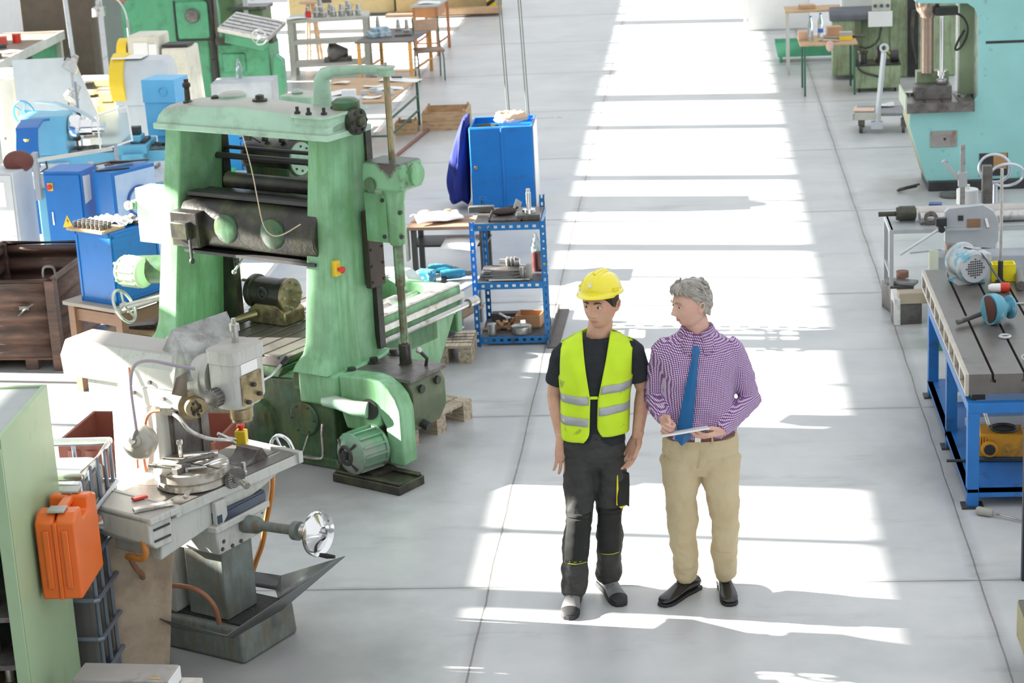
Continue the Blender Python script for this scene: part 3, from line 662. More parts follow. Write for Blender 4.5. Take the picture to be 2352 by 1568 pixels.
# ---------------------------------------------------------------- big green double-column planing machine
def bolts(g, pts, ax, r=.012, h=.012, n=6):
    d = Vector(ax)
    for p in pts: p = Vector(p); g.cyl(p, p+d*h, r, n=n)
    return g
def rrect(x0, y0, x1, y1, r, n=4):
    out = []
    for cx, cy, a0 in ((x1-r,y0+r,-90),(x1-r,y1-r,0),(x0+r,y1-r,90),(x0+r,y0+r,180)):
        for i in range(n+1): a = R(a0+90*i/n); out.append((cx+r*math.cos(a), cy+r*math.sin(a)))
    return out
def motor(par, mt, m, r=.11, ln=.22, name='motor', ends=None):
    g = G().lathe([(r*.55,0),(r*.85,.02),(r,.04),(r,.05),(r*.93,.055),(r*.93,ln-.055),(r,ln-.05),(r,ln-.03),(r*.85,ln-.01),(r*.5,ln)], (0,0,0), (0,0,1), 32)
    for i in range(14):
        a = 2*PI*i/14; g.obox((math.cos(a)*r*.96, math.sin(a)*r*.96, ln/2), (.022,.012,ln-.1), math.degrees(a))
    o = O(name, G().merge(g, mt), m, par)
    g = G().torus((0,0,-.002), (0,0,1), r*.42, .012, 20, 6); g.cyl((0,0,-.03), (0,0,.0), r*.2)
    for i in range(4): a = PI/4+PI/2*i; g.bar((0,0,-.004), (math.cos(a)*r*.9, math.sin(a)*r*.9, .012), .016, .012)
    O('end_bell', G().merge(g, mt), ends or m, o); return o
PM = T('planing_machine', 'large green double-column planing machine with crossbeam, T-slotted table and tall side screw', 'machine', (-2.46,12.71,0), -28.5)
# plinth and bed
g = G().prism([(-.80,0),(0,0),(0,.56),(.02,.60),(.02,.66),(-.30,.66),(-.34,.58),(-.80,.55)], 'y', 0, .62)
g.frus((-.80,-.02,.03,.66,0), (-.79,.0,.0,.62,.07)); g.box(-1.45,.05,0,-.8,1.25,.42)
O('plinth', g, GRNO, PM, bev=.012)
g = G().box(-1.28,.02,.40,-.30,1.3,.62).box(-1.05,1.25,.42,-.30,1.62,.62)
g.prism([(.6,.0),(1.50,.0),(1.60,.20),(1.86,.58),(1.93,.62),(1.93,.75),(.6,.75)], 'x', -.34, -.30); g.prism([(.6,.0),(1.50,.0),(1.60,.20),(1.86,.58),(1.93,.62),(1.93,.75),(.6,.75)], 'x', -1.05, -1.0)
g.box(-1.05,1.86,.40,-.30,1.93,.75).box(-1.05,.6,.1,-.3,.66,.75)
b_ = O('bed', g, GRN, PM, bev=.012)
O('bed_floor', G().box(-1.0,.66,.50,-.34,1.86,.54), OILM, b_)
O('screw', G().cyl((-.66,.6,.66),(-.66,1.86,.66),.03).cyl((-.66,1.5,.66),(-.66,1.62,.66),.055), STL, b_)
O('slideway', G().box(-.40,.6,.752,-.30,1.93,.765).box(-1.05,.6,.752,-.95,1.93,.765), STL, b_)
O('side_rail', G().tube([(-.25,.7,.60),(-.25,1.98,.61)], .022, 10).cyl((-.25,1.94,.61),(-.25,2.05,.61),.035).box(-.30,.75,.655,-.27,1.93,.70), STL, b_)
t_ = O('table', G().prism([(-1.30,.685),(-.36,.685),(-.33,.70),(-.30,.755)]+sum([[(-.30-.13*k-.055,.755),(-.30-.13*k-.055,.735),(-.30-.13*k-.075,.735),(-.30-.13*k-.075,.755)] for k in range(7)],[])+[(-1.30,.755)], 'y', -.08, 1.25), TOPS, PM, bev=.002)
O('table_skirt', G().frus((-1.20,-.06,-.40,1.2,.60),(-1.26,-.07,-.33,1.23,.685)), GRNO, t_, bev=.006)
# columns
def colm(x0, x1, X0, X1, par=PM):
    g = G(); rg = []
    for t, fl in ((0,.06),(.03,.045),(.07,.012),(.12,0),(.5,0),(1,0)):
        z = .66+(2.21-.66)*t; a = x0+(X0-x0)*t; b = x1+(X1-x1)*t; y0 = 0+.09*t; y1 = .53
        rg.append([(x, y, z) for x, y in rrect(a-fl, y0-fl, b+fl*.3, y1+fl, .014, 3)])
    return g.loft(rg)
c1_ = O('column', colm(-1.53,-1.35,-1.33,-1.19), GRN, PM); O('column_foot', G().box(-1.60,-.05,.42,-1.28,.62,.67), GRN, c1_, bev=.02)
c2_ = O('column', colm(-.22,0,-.11,.03), GRN, PM); O('column_foot', G().box(-.26,-.03,.44,.06,.66,.66).box(.0,.1,.40,.12,.72,.62), GRN, c2_, bev=.02)
fb = G()
for y in (.12,.36,.58): fb.lathe([(.042,0),(.045,.03),(.03,.035),(.028,.06),(.02,.062)], (.08,y,.62), (.08,y,1), 20)
OS('anchor_bolt', fb, OILM, c2_)
O('switch_box', G().box(.0,.075,1.30,.05,.125,1.40), YEL, c2_, bev=.004); sb_ = c2_.children[-1]
O('backplate', G().box(-.005,.065,1.295,.012,.135,1.405), DARK, sb_); O('stop_button', G().lathe([(.012,0),(.012,.02),(.022,.026),(.022,.04),(.014,.046)], (.05,.1,1.345),(1,.1,1.345), 20), RED, sb_)
# crossbeam
rg = []
for x, top, fr in ((-1.36,2.28,.02),(-1.33,2.335,.0),(-1.2,2.36,.0),(-.7,2.385,0),(-.2,2.36,0),(.04,2.325,0),(.10,2.30,.01)):
    rg.append([(x, y, z) for y, z in [(.03+fr,2.21),(.03+fr,2.25),(.045+fr,2.28),(.085,top-.015),(.15,top),(.34,top),(.40,top-.02),(.44,2.28),(.45,2.21)]])
bm_ = O('crossbeam', G().loft(rg), GRNL, PM, bev=.012, ang=50)
O('flange', G().box(-1.37,.015,2.195,.115,.47,2.235), GRNL, bm_, bev=.006)
bg = G(); bg.lathe([(.03,0),(.034,.02),(.02,.03),(.018,.11),(.028,.12),(.028,.14),(.016,.15),(.016,.17)], (-1.17,.16,2.345), (-1.17,.16,3), 14)
bg.lathe([(.05,0),(.05,.015),(.03,.02),(.028,.04),(.01,.045)], (-.62,.25,2.38), (-.62,.25,3), 16).lathe([(.03,0),(.03,.02),(.012,.03)], (-1.05,.3,2.36), (-1.05,.3,3), 12)
bg.cyl((-.62,.1,2.21),(-.62,.1,2.15),.03)
OS('oil_cup', bg, OILM, bm_)
O('lid', G().lathe([(.09,0),(.095,.01),(.095,.05),(.07,.065)], (-.95,.36,2.34), (-.95,.36,3), 24), GRNL, bm_)
ga = O('gear_housing', G().prism(rrect(-.20,.05,.10,.46,.04), 'z', 2.235, 2.34).prism(rrect(-.22,.03,.11,.48,.05), 'z', 2.33, 2.352), GRNL, bm_, bev=.008)
O('end_cover', G().lathe([(.085,0),(.09,.02),(.085,.05),(.035,.055),(.033,.08),(.02,.085)], (.10,.30,2.28), (1,.30,2.28), 28), OILM, ga)
OS('cover_bolt', bolts(G(), [(.15,.30+.065*math.cos(a*PI/3),2.28+.065*math.sin(a*PI/3)) for a in range(6)], (1,0,0)), DARK, ga)
O('cap', G().lathe([(.085,0),(.09,.01),(.09,.055),(.06,.075),(.01,.08)], (.03,.33,2.345), (.03,.33,3), 24), GRNO, ga)
bt = G()
for p in ((-.17,.08),(-.07,.07),(.03,.1),(-.05,.3),(-.18,.42)): bt.lathe([(.02,0),(.02,.014),(.011,.018),(.011,.045)], (p[0],p[1],2.352), (p[0],p[1],3), 8)
OS('nut', bt, DARK, ga)
am = O('bracket_arm', G().ell([(-.215,.40,2.34),(-.215,.40,2.44),(-.21,.40,2.51),(-.18,.40,2.555),(-.11,.405,2.575),(.08,.415,2.59),(.28,.42,2.60)], [(.06,.064),(.056,.058),(.052,.054),(.042,.046),(.030,.038),(.023,.030),(.021,.030)], 20, ref=(0,1,0)), GRNL, PM)
O('screw_cap', G().lathe([(.045,0),(.05,.01),(.05,.045),(.06,.05),(.06,.06),(.01,.065),(.008,.085)], (.30,.42,2.56), (.30,.42,3), 20), GRNL, am)
O('vertical_screw', G().cyl((.30,.42,.62),(.30,.42,2.62),.021), BRASS, PM)
# cross rail, drive shaft and head
cr = O('cross_rail', G().prism([(.14,1.38),(.05,1.42),(.01,1.49),(.0,1.56),(.02,1.63),(.06,1.69),(.12,1.73),(.34,1.75),(.42,1.70),(.42,1.42)], 'x', -1.22, -.06), OILM, PM, bev=.01)
dc = G()
for x in (-.80,-.40): dc.lathe([(.10,0),(.10,.02),(.085,.03)], (x,.02,1.56), (x,-1,1.55), 28)
OS('round_cover', dc, GRNO, cr)
O('flange_plate', G().box(-1.2,.02,1.365,-.08,.14,1.385).box(-1.2,.10,1.74,-.08,.20,1.765), DARK, cr)
O('roller', G().cyl((-1.0,.30,1.82),(-.1,.30,1.82),.055), OILM, cr)
hb = O('saddle', G().box(-1.24,-.05,1.42,-1.0,.10,1.66).box(-1.20,-.10,1.48,-1.05,-.04,1.60), OILM, cr, bev=.01)
O('lever', G().tube([(-1.05,-.08,1.50),(-1.0,-.13,1.36)], .010, 8).sph((-1.0,-.13,1.355), .02, 10, 6), DARK, hb)
O('clamp_lever', G().tube([(-.75,.15,1.38),(-.80,.05,1.26)], .009, 8).sph((-.80,.05,1.255), .018, 10, 6), STL, hb)
O('drive_shaft', G().cyl((-1.25,.45,1.945),(-.05,.45,1.945),.022).cyl((-1.25,.52,1.99),(-.05,.52,1.99),.014), DARK, PM)
md = O('motor_housing', G().lathe([(.06,0),(.11,.01),(.128,.05),(.128,.42),(.12,.44),(.105,.45),(.05,.455)], (-1.16,.72,1.90), (0,.72,1.90), 32), OILM, PM)
O('housing_base', G().frus((-1.05,.60,-.76,.84,1.5),(-1.12,.60,-.72,.84,1.86)), GRNO, md, bev=.02)
O('end_plate', G().cyl((-.72,.72,1.90),(-.70,.72,1.90),.112,n=32), GRNL, md); OS('cover_bolt', bolts(G(), [(-.70,.72+.085*math.cos(a*PI/4),1.90+.085*math.sin(a*PI/4)) for a in range(8)], (1,0,0), .008, .008), DARK, md)
O('oil_pipe', G().tube([(-1.15,.62,2.03),(-1.05,.62,2.05),(-.95,.60,2.02)], .006, 6, sm=1).lathe([(.02,0),(.025,.01),(.02,.03)], (-.95,.65,2.02), (-.95,.65,3), 10).lathe([(.02,0),(.025,.01),(.02,.03)], (-.8,.65,2.02), (-.8,.65,3), 10), DARK, md)
rc = O('rear_column', G().prism(rrect(-.93,.86,-.72,1.06,.03), 'z', 1.30, 2.27), GRN, PM, bev=.01); O('cap', G().prism(rrect(-.96,.84,-.69,1.08,.03), 'z', 2.20, 2.30).lathe([(.04,0),(.04,.02),(.02,.03)], (-.88,.95,2.30), (-.88,.95,3), 12), GRNL, rc, bev=.008)
# slideways on the columns
wy = G().box(-1.36,.50,.75,-1.20,.56,2.2); O('slideway', wy, OILM, c1_)
rk = G()
for k in range(30): rk.box(-1.215,.515,1.12+k*.03,-1.195,.555,1.137+k*.03)
rk.box(-1.235,.50,1.10,-1.21,.565,2.05); O('rack', rk, DARK, c1_)
O('slideway', G().box(-.02,.49,.70,.045,.55,2.18), OILM, c2_); 
O('slide_plate', G().box(.03,.40,1.14,.075,.56,1.66), M((.075,.055,.045), .5, .3, .2), c2_, bev=.005)
OS('plate_bolt', bolts(G(), [(.075,y,z) for y in (.42,.54) for z in (1.18,1.29,1.40,1.51,1.62)], (1,0,0), .009, .008), DARK, c2_)
# side gearbox on the screw
GBX = M((.20,.42,.23), .4, 0, .12, 4, (.09,.065,.055), .36, 5, .1, 40, soft=.05, dust=(.055,.05,.045), name='chipped_green_paint')
gb = O('side_gearbox', G().prism(rrect(.14,.28,.46,.54,.035), 'z', 1.84, 2.02), GBX, PM, bev=.02)
OS('round_cover', G().cyl((.46,.44,1.93),(.485,.44,1.93),.072,n=28), GRN, gb); OS('round_cover', G().cyl((.22,.28,1.88),(.22,.265,1.88),.045,n=20), GRNO, gb)
O('sleeve', G().lathe([(.085,0),(.075,-.04),(.062,-.10),(.058,-.36),(.045,-.38)], (.30,.42,1.84), (.30,.42,3), 24).box(.10,.36,1.48,.27,.48,1.80), GRN, gb)
OS('sleeve_bolt', bolts(G(), [(.245,.37,1.52),(.245,.37,1.76),(.36,.40,1.52),(.36,.40,1.68)], (0,-1,0), .014, .02), DARK, gb)
O('tube', G().cyl((.30,.42,1.46),(.30,.42,1.18),.034).cyl((.30,.42,1.18),(.30,.42,.80),.026), M((.22,.36,.22), .35, .3, .2, c2=(.12,.1,.06)), PM)
O('coupling', G().lathe([(.06,0),(.06,.02),(.042,.03),(.042,.16),(.034,.17)], (.30,.42,.62), (.30,.42,3), 22), OILM, PM)
# gearbox tank at the foot
tk = O('tank', G().prism([(-.03,.62),(.50,.62),(.54,.55),(.54,.38),(.48,.26),(.34,.22),(-.03,.22)], 'y', .16, .52), M((.13,.14,.09), .35, .2, .15, 3, (.32,.28,.16), .35, 2.5, soft=.15, streak=((.10,.20,.09), .35, 2)), PM, bev=.01)
O('tank_lid', G().box(-.02,.14,.62,.54,.54,.645), DSTL, tk, bev=.003)
OS('plug', bolts(G(), [(.54,.24,.56),(.54,.42,.57)], (1,0,0), .028, .02, 16), OILM, tk); O('drain_plug', G().cyl((.50,.28,.31),(.56,.28,.29),.03,n=16), DARK, tk)
lv = O('gear_lever', G().tube([(.44,.45,.645),(.46,.44,.70),(.43,.41,.75)], .012, 8), DARK, tk); O('lever_knob', G().sph((.425,.405,.76), .022, 12, 8), STL, lv)
# belt guard
arc = [(.06,.66)]+[(.30+.25*math.sin(R(a)), .44+.23*math.cos(R(a))) for a in (0,20,40,60,80,90)]+[(.55,.10),(.43,.10),(.42,.35)]+[(.26+.13*math.sin(R(a)), .40+.10*math.cos(R(a))) for a in (85,110,140,170)]+[(.10,.30),(.06,.42)]
bgd = O('belt_guard', G().prism(arc, 'y', .0, .15), GRN, PM, bev=.018)
O('hub_arm', G().ell([(-.06,-.03,.47),(.06,-.05,.49),(.20,-.05,.47),(.30,-.02,.46)], [(.02,.03),(.035,.045),(.045,.05),(.05,.055)], 16, ref=(0,1,0)), GRNL, bgd)
O('shaft_hole', G().cyl((.30,-.01,.46),(.30,.02,.46),.07,n=24), DARK, bgd)
O('cavity_shade_box', G().box(.02,.17,0,.28,.38,.22), OILM, PM)  # dark box standing in for the shaded opening under guard and tank
fm = Matrix.Translation((.27,-.24,.215)) @ Matrix.Rotation(R(-14), 4, 'Z') @ Matrix.Rotation(R(-90), 4, 'X')
motor(PM, fm, M((.15,.32,.20), .4, .2, .15, 5, (.30,.31,.28), .40, 4, soft=.12, name='worn_green_motor'), .14, .28, ends=DARK)
mb = O('motor_base', G().obox((.40,-.09,.03), (.56,.26,.06), -3).obox((.40,-.19,.07), (.54,.04,.02), -3).obox((.40,.01,.07), (.54,.04,.02), -3), OILM, PM, bev=.006)
O('mounting_foot', G().obox((.30,-.04,.075), (.30,.20,.025), -14), OILM, mb)
# details on the plinth
OS('round_cover', G().lathe([(.115,0),(.12,.01),(.11,.022)], (-.25,.0,.32), (-.25,-1,.32), 36), GRNO, PM); OS('cover_bolt', bolts(G(), [(-.25+.095*math.cos(a*PI/3),-.022,.32+.095*math.sin(a*PI/3)) for a in range(6)], (0,-1,0), .008, .006), DARK, PM)
O('port', G().cyl((-.45,-.005,.15),(-.45,.02,.15),.035), DARK, PM); O('round_boss', G().lathe([(.17,0),(.16,.03),(.10,.05)], (-.66,.0,.24), (-.66,-1,.24), 28), GRNO, PM)
O('conduit', G().tube([(-.085,-.02,.31),(-.095,-.025,.24),(-.09,-.03,.09),(-.12,-.03,.06),(-.34,-.03,.055),(-.42,-.03,.06)], .010, 8, sm=1).tube([(-.22,-.02,.21),(-.25,-.08,.06),(-.45,-.2,.02)], .006, 6), STL, PM)
# workpiece head on the table
ch = T('indexing_head', 'brassy cylindrical dividing head with bolted face plate on the planing machine table', 'tool', (-2.46+math.cos(R(-28.5))*-.98-math.sin(R(-28.5))*.60, 12.71+math.sin(R(-28.5))*-.98+math.cos(R(-28.5))*.60, .757), -28.5)
O('base', G().prism([(-.13,0),(.20,0),(.20,.09),(.13,.14),(-.06,.14),(-.13,.09)], 'y', -.10, .12), BRASS, ch, bev=.008)
cd = O('barrel', G().lathe([(.05,0),(.11,.005),(.12,.02),(.12,.05),(.105,.055),(.105,.28),(.115,.285),(.115,.33)], (-.16,0,.20), (1,0,.20), 36), OILM, ch)
fp = O('face_plate', G().lathe([(.118,0),(.118,.018),(.06,.02)], (.17,0,.20), (1,0,.20), 36), BRASS, cd); OS('bolt', bolts(G(), [(.19,.09*math.cos(a*PI/4),.20+.09*math.sin(a*PI/4)) for a in range(8)]+[(.19,.0,.24),(.19,.03,.16)], (1,0,0), .011, .018), STL, fp)
O('socket', G().torus((.02,-.105,.22), (0,1,0), .035, .014, 20, 8).cyl((.02,-.10,.22),(.02,-.07,.22),.034), DARK, cd)
O('handle', G().cyl((-.2,.02,.26),(-.26,.02,.26),.012).ell([(-.05,-.10,.07),(-.12,-.18,.05),(-.18,-.25,.03),(-.22,-.27,.02)], [.03,.026,.018,.012], 10), BRASS, ch)
ch2 = T('index_plate', 'second smaller disc fixture on the planing machine table, half hidden behind the right column', 'tool', (-2.46+math.cos(R(-28.5))*-.62-math.sin(R(-28.5))*.80, 12.71+math.sin(R(-28.5))*-.62+math.cos(R(-28.5))*.80, .757), -28.5)
O('disc', G().lathe([(.11,0),(.12,.02),(.12,.06),(.10,.08)], (-.05,0,.15), (1,0,.15), 30), OILM, ch2); O('foot', G().box(-.05,-.08,0,.06,.08,.10), BRASS, ch2, bev=.006)
# left side motor with hand wheel
lm = Matrix.Translation((-1.96,.10,1.13)) @ Matrix.Rotation(R(72), 4, 'Z') @ Matrix.Rotation(R(-90), 4, 'X') @ Matrix.Rotation(R(0), 4, 'Z')
ms = O('motor_arm', G().cyl((-1.9,.18,1.13),(-1.42,.30,1.16),.10), GRNO, PM)
motor(PM, Matrix.Translation((-1.96,.16,1.13)) @ Matrix.Rotation(R(90), 4, 'Y'), M((.50,.62,.42), .4, 0, .08, name='green_cream_paint'), .105, .26)
O('hand_wheel', G().wheel((-1.78,-.02,.93), (.9,.3,.45), .12, .011, 3), STL, PM); O('wheel_shaft', G().cyl((-1.78,-.02,.93),(-1.5,.15,1.0),.02), STL, PM)
# hanging wire
one('wire', G().tube([(-2.97,13.0,2.2),(-2.93,12.92,2.1),(-2.90,12.89,1.964),(-2.884,12.883,1.821),(-2.86,12.87,1.62),(-2.80,12.84,1.56),(-2.72,12.80,1.575),(-2.581,12.719,1.663)], .004, 6, sm=2), M((.6,.5,.35), .5), 'thin pale wire hanging in a loop between the columns of the planing machine', 'wire')
# ---------------------------------------------------------------- milling machine in the left foreground
MM = T('milling_machine', 'grey-green universal milling machine with round rotary table, work lamp and crank wheel', 'machine', (-2.46,9.73,0), -27)
O('base', G().frus((-1.05,0,0,.46,0),(-1.04,.01,-.01,.45,.19)), MILD, MM, bev=.02)
O('chip_bed', G().box(-.98,.05,.19,-.05,.42,.20), M((.03,.028,.026), .7, 0, .5, 60, (.35,.33,.3), .12, 70, .8, 90, name='swarf'), MM)
tg_ = G(); P_ = [(-.66,-.06,.20),(-.34,-.13,.20),(.02,-.10,.20),(.03,.30,.20),(-.17,.50,.20),(-.66,.46,.20)]; Q_ = [(-.70,-.12,.26),(-.34,-.20,.27),(.06,-.19,.26),(.20,.66,.40),(-.17,.56,.26),(-.72,.52,.25)]
tg_.add(P_+Q_, [(i,(i+1)%6,(i+1)%6+6,i+6) for i in range(6)]); tg_.add([(.03,.30,.20),(.20,.66,.40),(-.17,.50,.20),(-.17,.56,.26)], [(0,1,3,2)])
O('chip_tray', tg_, M((.16,.165,.165), .35, .6, .15, name='tray_steel'), MM, thick=.005, ang=20)
cl_ = O('column', G().frus((-.86,.03,-.46,.42,.19),(-.80,.05,-.47,.42,1.36)), MILL, MM, bev=.025)
O('column_way', G().box(-.475,.12,.55,-.45,.41,1.28).box(-.455,.13,.55,-.44,.19,1.28).box(-.455,.34,.55,-.44,.40,1.28), DSTL, cl_)
O('nameplate', G().box(-.74,.027,.62,-.68,.031,.70), STL, cl_); O('rear_cover', G().lathe([(.11,0),(.11,.03),(.09,.04)], (-.60,.05,.90), (-.60,-1,.90), 28), MILL, cl_)
rm_ = O('ram', G().loft([[(x, y, z) for y, z in [(.05,1.44),(.04,1.56),(.09,1.635),(.30,1.635),(.36,1.56),(.36,1.44)]] for x in (-1.12,-.30)]), MILL, MM, bev=.012)
O('ram_seat', G().box(-.98,.08,1.32,-.72,.34,1.45).box(-.74,.05,1.34,-.28,.38,1.45), MILL, rm_, bev=.012)
OS('ram_bolt', bolts(G(), [(-.5,.048,1.48),(-.42,.048,1.40),(-.62,.048,1.41)], (0,-1,0), .012, .014), DSTL, rm_)
O('cup_stack', G().lathe([(.045,0),(.05,.02),(.048,.03),(.055,.04),(.052,.05),(.06,.06),(.058,.07),(.062,.08),(.05,.082)], (-.42,.20,1.61), (-.42,.20,2), 24), M((.5,.46,.36), .6), rm_)
hd_ = O('vertical_head', G().loft([[(x, y, z) for x, y in rrect(-.13-o,.06-o,.06+o,.32+o,.05)] for z, o in ((1.38,-.02),(1.42,0),(1.62,.0),(1.625,.006),(1.69,.006),(1.70,-.01))]), MILL, MM)
O('swivel_disc', G().cyl((-.19,.19,1.52),(-.15,.19,1.52),.12,n=36).cyl((-.28,.19,1.50),(-.19,.19,1.50),.13,n=36), M((.50,.50,.46), .4, .2, .1), hd_)
O('spindle_nose', G().lathe([(.07,0),(.07,-.02),(.062,-.03),(.062,-.08),(.055,-.085),(.055,-.10),(.03,-.10)], (-.03,.19,1.39), (-.03,.19,2), 28), BRASS, hd_)
O('drawbar', G().lathe([(.018,0),(.018,.06),(.027,.06),(.027,.095),(.018,.10),(.012,.10),(.012,.125)], (-.05,.22,1.70), (-.05,.22,3), 16), STL, hd_)
kn_ = G().lathe([(.042,0),(.045,.01),(.045,.055),(.03,.065)], (-.06,.06,1.455), (-.06,-1,1.455), 24)
for i in range(16): a = 2*PI*i/16; kn_.obox((-.06+.046*math.cos(a),.03,1.455+.046*math.sin(a)), (.008,.05,.008), 0, 0, -math.degrees(a))
O('knurled_knob', kn_, DSTL, hd_)
O('side_panel', G().box(.060,.10,1.40,.070,.26,1.56), BRASS, hd_, bev=.003); O('nameplate', G().box(.061,.11,1.565,.064,.24,1.62), PAPER, hd_)
OS('screw', bolts(G(), [(.07,.18,1.50),(.07,.13,1.42),(.07,.22,1.44)], (1,0,0), .012, .02), DARK, hd_)
hl_ = O('feed_handle', G().tube([(.02,.31,1.47),(.05,.36,1.49),(.09,.40,1.545)], .007, 8), CHR, hd_); O('grip', G().tube([(.09,.40,1.545),(.115,.425,1.58)], [.011,.014], 10), RUB, hl_)
O('arbor_flange', G().lathe([(.085,0),(.085,.02),(.06,.03),(.055,.06),(.03,.06),(.028,.03)], (-.27,.10,1.38), (-.05,-.05,1.33), 28), BRASS, MM)
OS('flange_hole', bolts(G(), [(-.222+.033*math.cos(a*PI/3),.062+.02*math.sin(a*PI/3)*0-.002,1.368+.033*math.sin(a*PI/3)) for a in range(6)], (.8,-.55,-.1), .008, .02, 10), DARK, MM)
# galvanised guard folded over the head
O('sheet_guard', G().add([(-.47,.12,1.62),(-.42,.16,1.74),(-.34,.12,1.70),(-.22,.06,1.52),(-.30,.0,1.50),(-.18,.40,1.66),(-.28,.44,1.78),(-.13,.30,1.60)], [(0,1,2,3,4),(1,6,5,2),(2,5,7,3)]), M((.42,.43,.41), .4, .5, .2, 14, (.25,.24,.22), .4, 8, name='galvanised_sheet'), MM, thick=.003, ang=20)
O('dust_wiper', G().add([(-.30,-.02,1.46),(-.24,-.04,1.56),(-.22,.02,1.58),(-.25,.04,1.43)], [(0,1,2,3)]), M((.3,.25,.2), .5), MM, thick=.004)
# knee, saddle
kb_ = O('knee', G().frus((-.42,.0,-.10,.36,.60),(-.44,-.04,-.08,.38,.77)).box(-.44,-.05,.74,-.06,.39,.78), MILL, MM, bev=.008)
O('knee_slide', G().box(-.10,-.02,.785,-.07,.37,.83).box(-.40,-.02,.775,-.075,.37,.84), M((.05,.07,.11), .4, .3), kb_)
OS('knee_bolt', bolts(G(), [(-.095,.02,.63),(-.092,.03,.67),(-.095,.17,.62),(-.095,.30,.63),(-.09,.35,.72),(-.095,.10,.62)], (1,0,0), .011, .004, 12), DARK, kb_)
O('knee_post', G().box(-.40,.06,.20,-.14,.31,.62), MILD, MM, bev=.008)
O('crank_boss', G().lathe([(.05,0),(.046,.08),(.026,.12),(.026,.32),(.045,.32),(.05,.325),(.05,.36),(.03,.36)], (-.08,.20,.71), (.9,.20,.755), 24), MILD, kb_)
cw_ = O('crank_wheel', G().lathe([(.03,-.02),(.035,.03),(.06,.01),(.10,-.008),(.108,.004),(.118,.012),(.122,.0),(.118,-.014),(.10,-.02),(.06,-.005)], (.40,.20,.735), (2,.20,.815), 48), CHR, MM); O('dial', G().lathe([(.04,0),(.04,.05),(.035,.06)], (.30,.20,.73), (.9,.20,.755), 28), STL, cw_)
O('grip', G().tube([(.40,.19,.62),(.45,.19,.622),(.50,.19,.626)], [.010,.014,.009], 10), RUB, cw_)
# table (turned a little on the saddle) with rotary table
tm = Matrix.Translation((-.115,-.27,.13)) @ Matrix.Rotation(R(-5), 4, 'Z')
def tmg(g): return G().merge(g, tm)
tb_ = O('table', tmg(G().prism([(-.43,.775),(0,.775),(0,.83)]+sum([[(-.10-.12*k,.83),(-.10-.12*k,.815),(-.118-.12*k,.815),(-.118-.12*k,.83)] for k in range(3)],[])+[(-.43,.83)], 'y', 0, .90).box(-.45,-.02,.78,.015,.01,.845).box(-.45,.89,.78,.015,.925,.845)), MILL, MM, bev=.004)
O('table_top', tmg(G().box(-.42,.02,.832,-.125,.88,.834).box(-.095,.02,.832,-.01,.88,.834)), TOPS, tb_)
O('table_apron', tmg(G().prism([(-.12,.58),(.0,.60),(.36,.66),(.62,.72),(.80,.775),(-.02,.775),(-.10,.70)], 'x', -.36, -.02).prism([(.25,.60),(.33,.68),(.33,.775),(.25,.775)], 'x', -.02, .02)), MILL, tb_, bev=.008)
eb_ = O('end_bracket', tmg(G().prism([(-.16,.66),(-.04,.66),(-.04,.83),(-.20,.83),(-.20,.70)], 'x', -.40, .0).box(-.46,-.20,.80,.02,.0,.84)), MILL, tb_, bev=.008)
O('bracket_slots', tmg(G().box(-.02,-.17,.70,.006,-.06,.71).box(-.02,-.17,.76,.006,-.06,.77)), DARK, eb_)
O('sight_glass', tmg(G().lathe([(.06,0),(.065,.01),(.05,.03),(.02,.035)], (-.38,-.20,.76), (-.42,-1,.70), 24)), CHR, eb_)
O('rear_wheel', G().wheel((-.40,.94,.83), (.1,1,0), .085, .011, 3), CHR, tb_)
O('t_slot_nut', tmg(G().lathe([(.018,0),(.018,.02),(.012,.025),(.012,.07)], (-.03,.52,.83), (-.03,.52,2), 8)), STL, tb_)
O('angle_block', tmg(G().prism([(.60,.834),(.78,.834),(.74,.90),(.70,.90),(.66,.86)], 'x', -.25, -.10)), DSTL, tb_, bev=.003)
rt_ = O('rotary_table', G().lathe([(.17,0),(.185,.008),(.185,.04),(.18,.045),(.19,.05),(.195,.055),(.195,.098),(.19,.103)], (-.27,.04,.965), (-.27,.04,3), 56), M((.50,.47,.42), .38, .4, .12, 10, (.2,.17,.12), .4, 7, .1, 60), MM)
O('slots', G().box(-.275,-.15,1.0685,-.265,.23,1.0695).box(-.46,.035,1.0685,-.08,.045,1.0695), DARK, rt_)
O('lock_lever', G().cyl((-.13,-.14,1.005),(-.10,-.21,1.002),.010).sph((-.098,-.215,1.002),.014,10,6), STL, rt_)
ix_ = O('index_plate', G().cyl((-.07,.13,.995),(-.055,.125,.99),.062,n=36), DSTL, MM)
ih = G()
for rr2, n2 in ((.052,26),(.042,20),(.032,16)):
    for i in range(n2): a = 2*PI*i/n2; ih.obox((-.054,.125+rr2*math.cos(a),.99+rr2*math.sin(a)), (.003,.004,.004))
O('index_holes', ih, M((.7,.7,.66), .5), ix_); O('index_crank', G().cyl((-.14,.14,1.0),(.02,.10,.98),.014).cyl((.01,.105,.985),(.05,.09,.975),.019), STL, ix_)
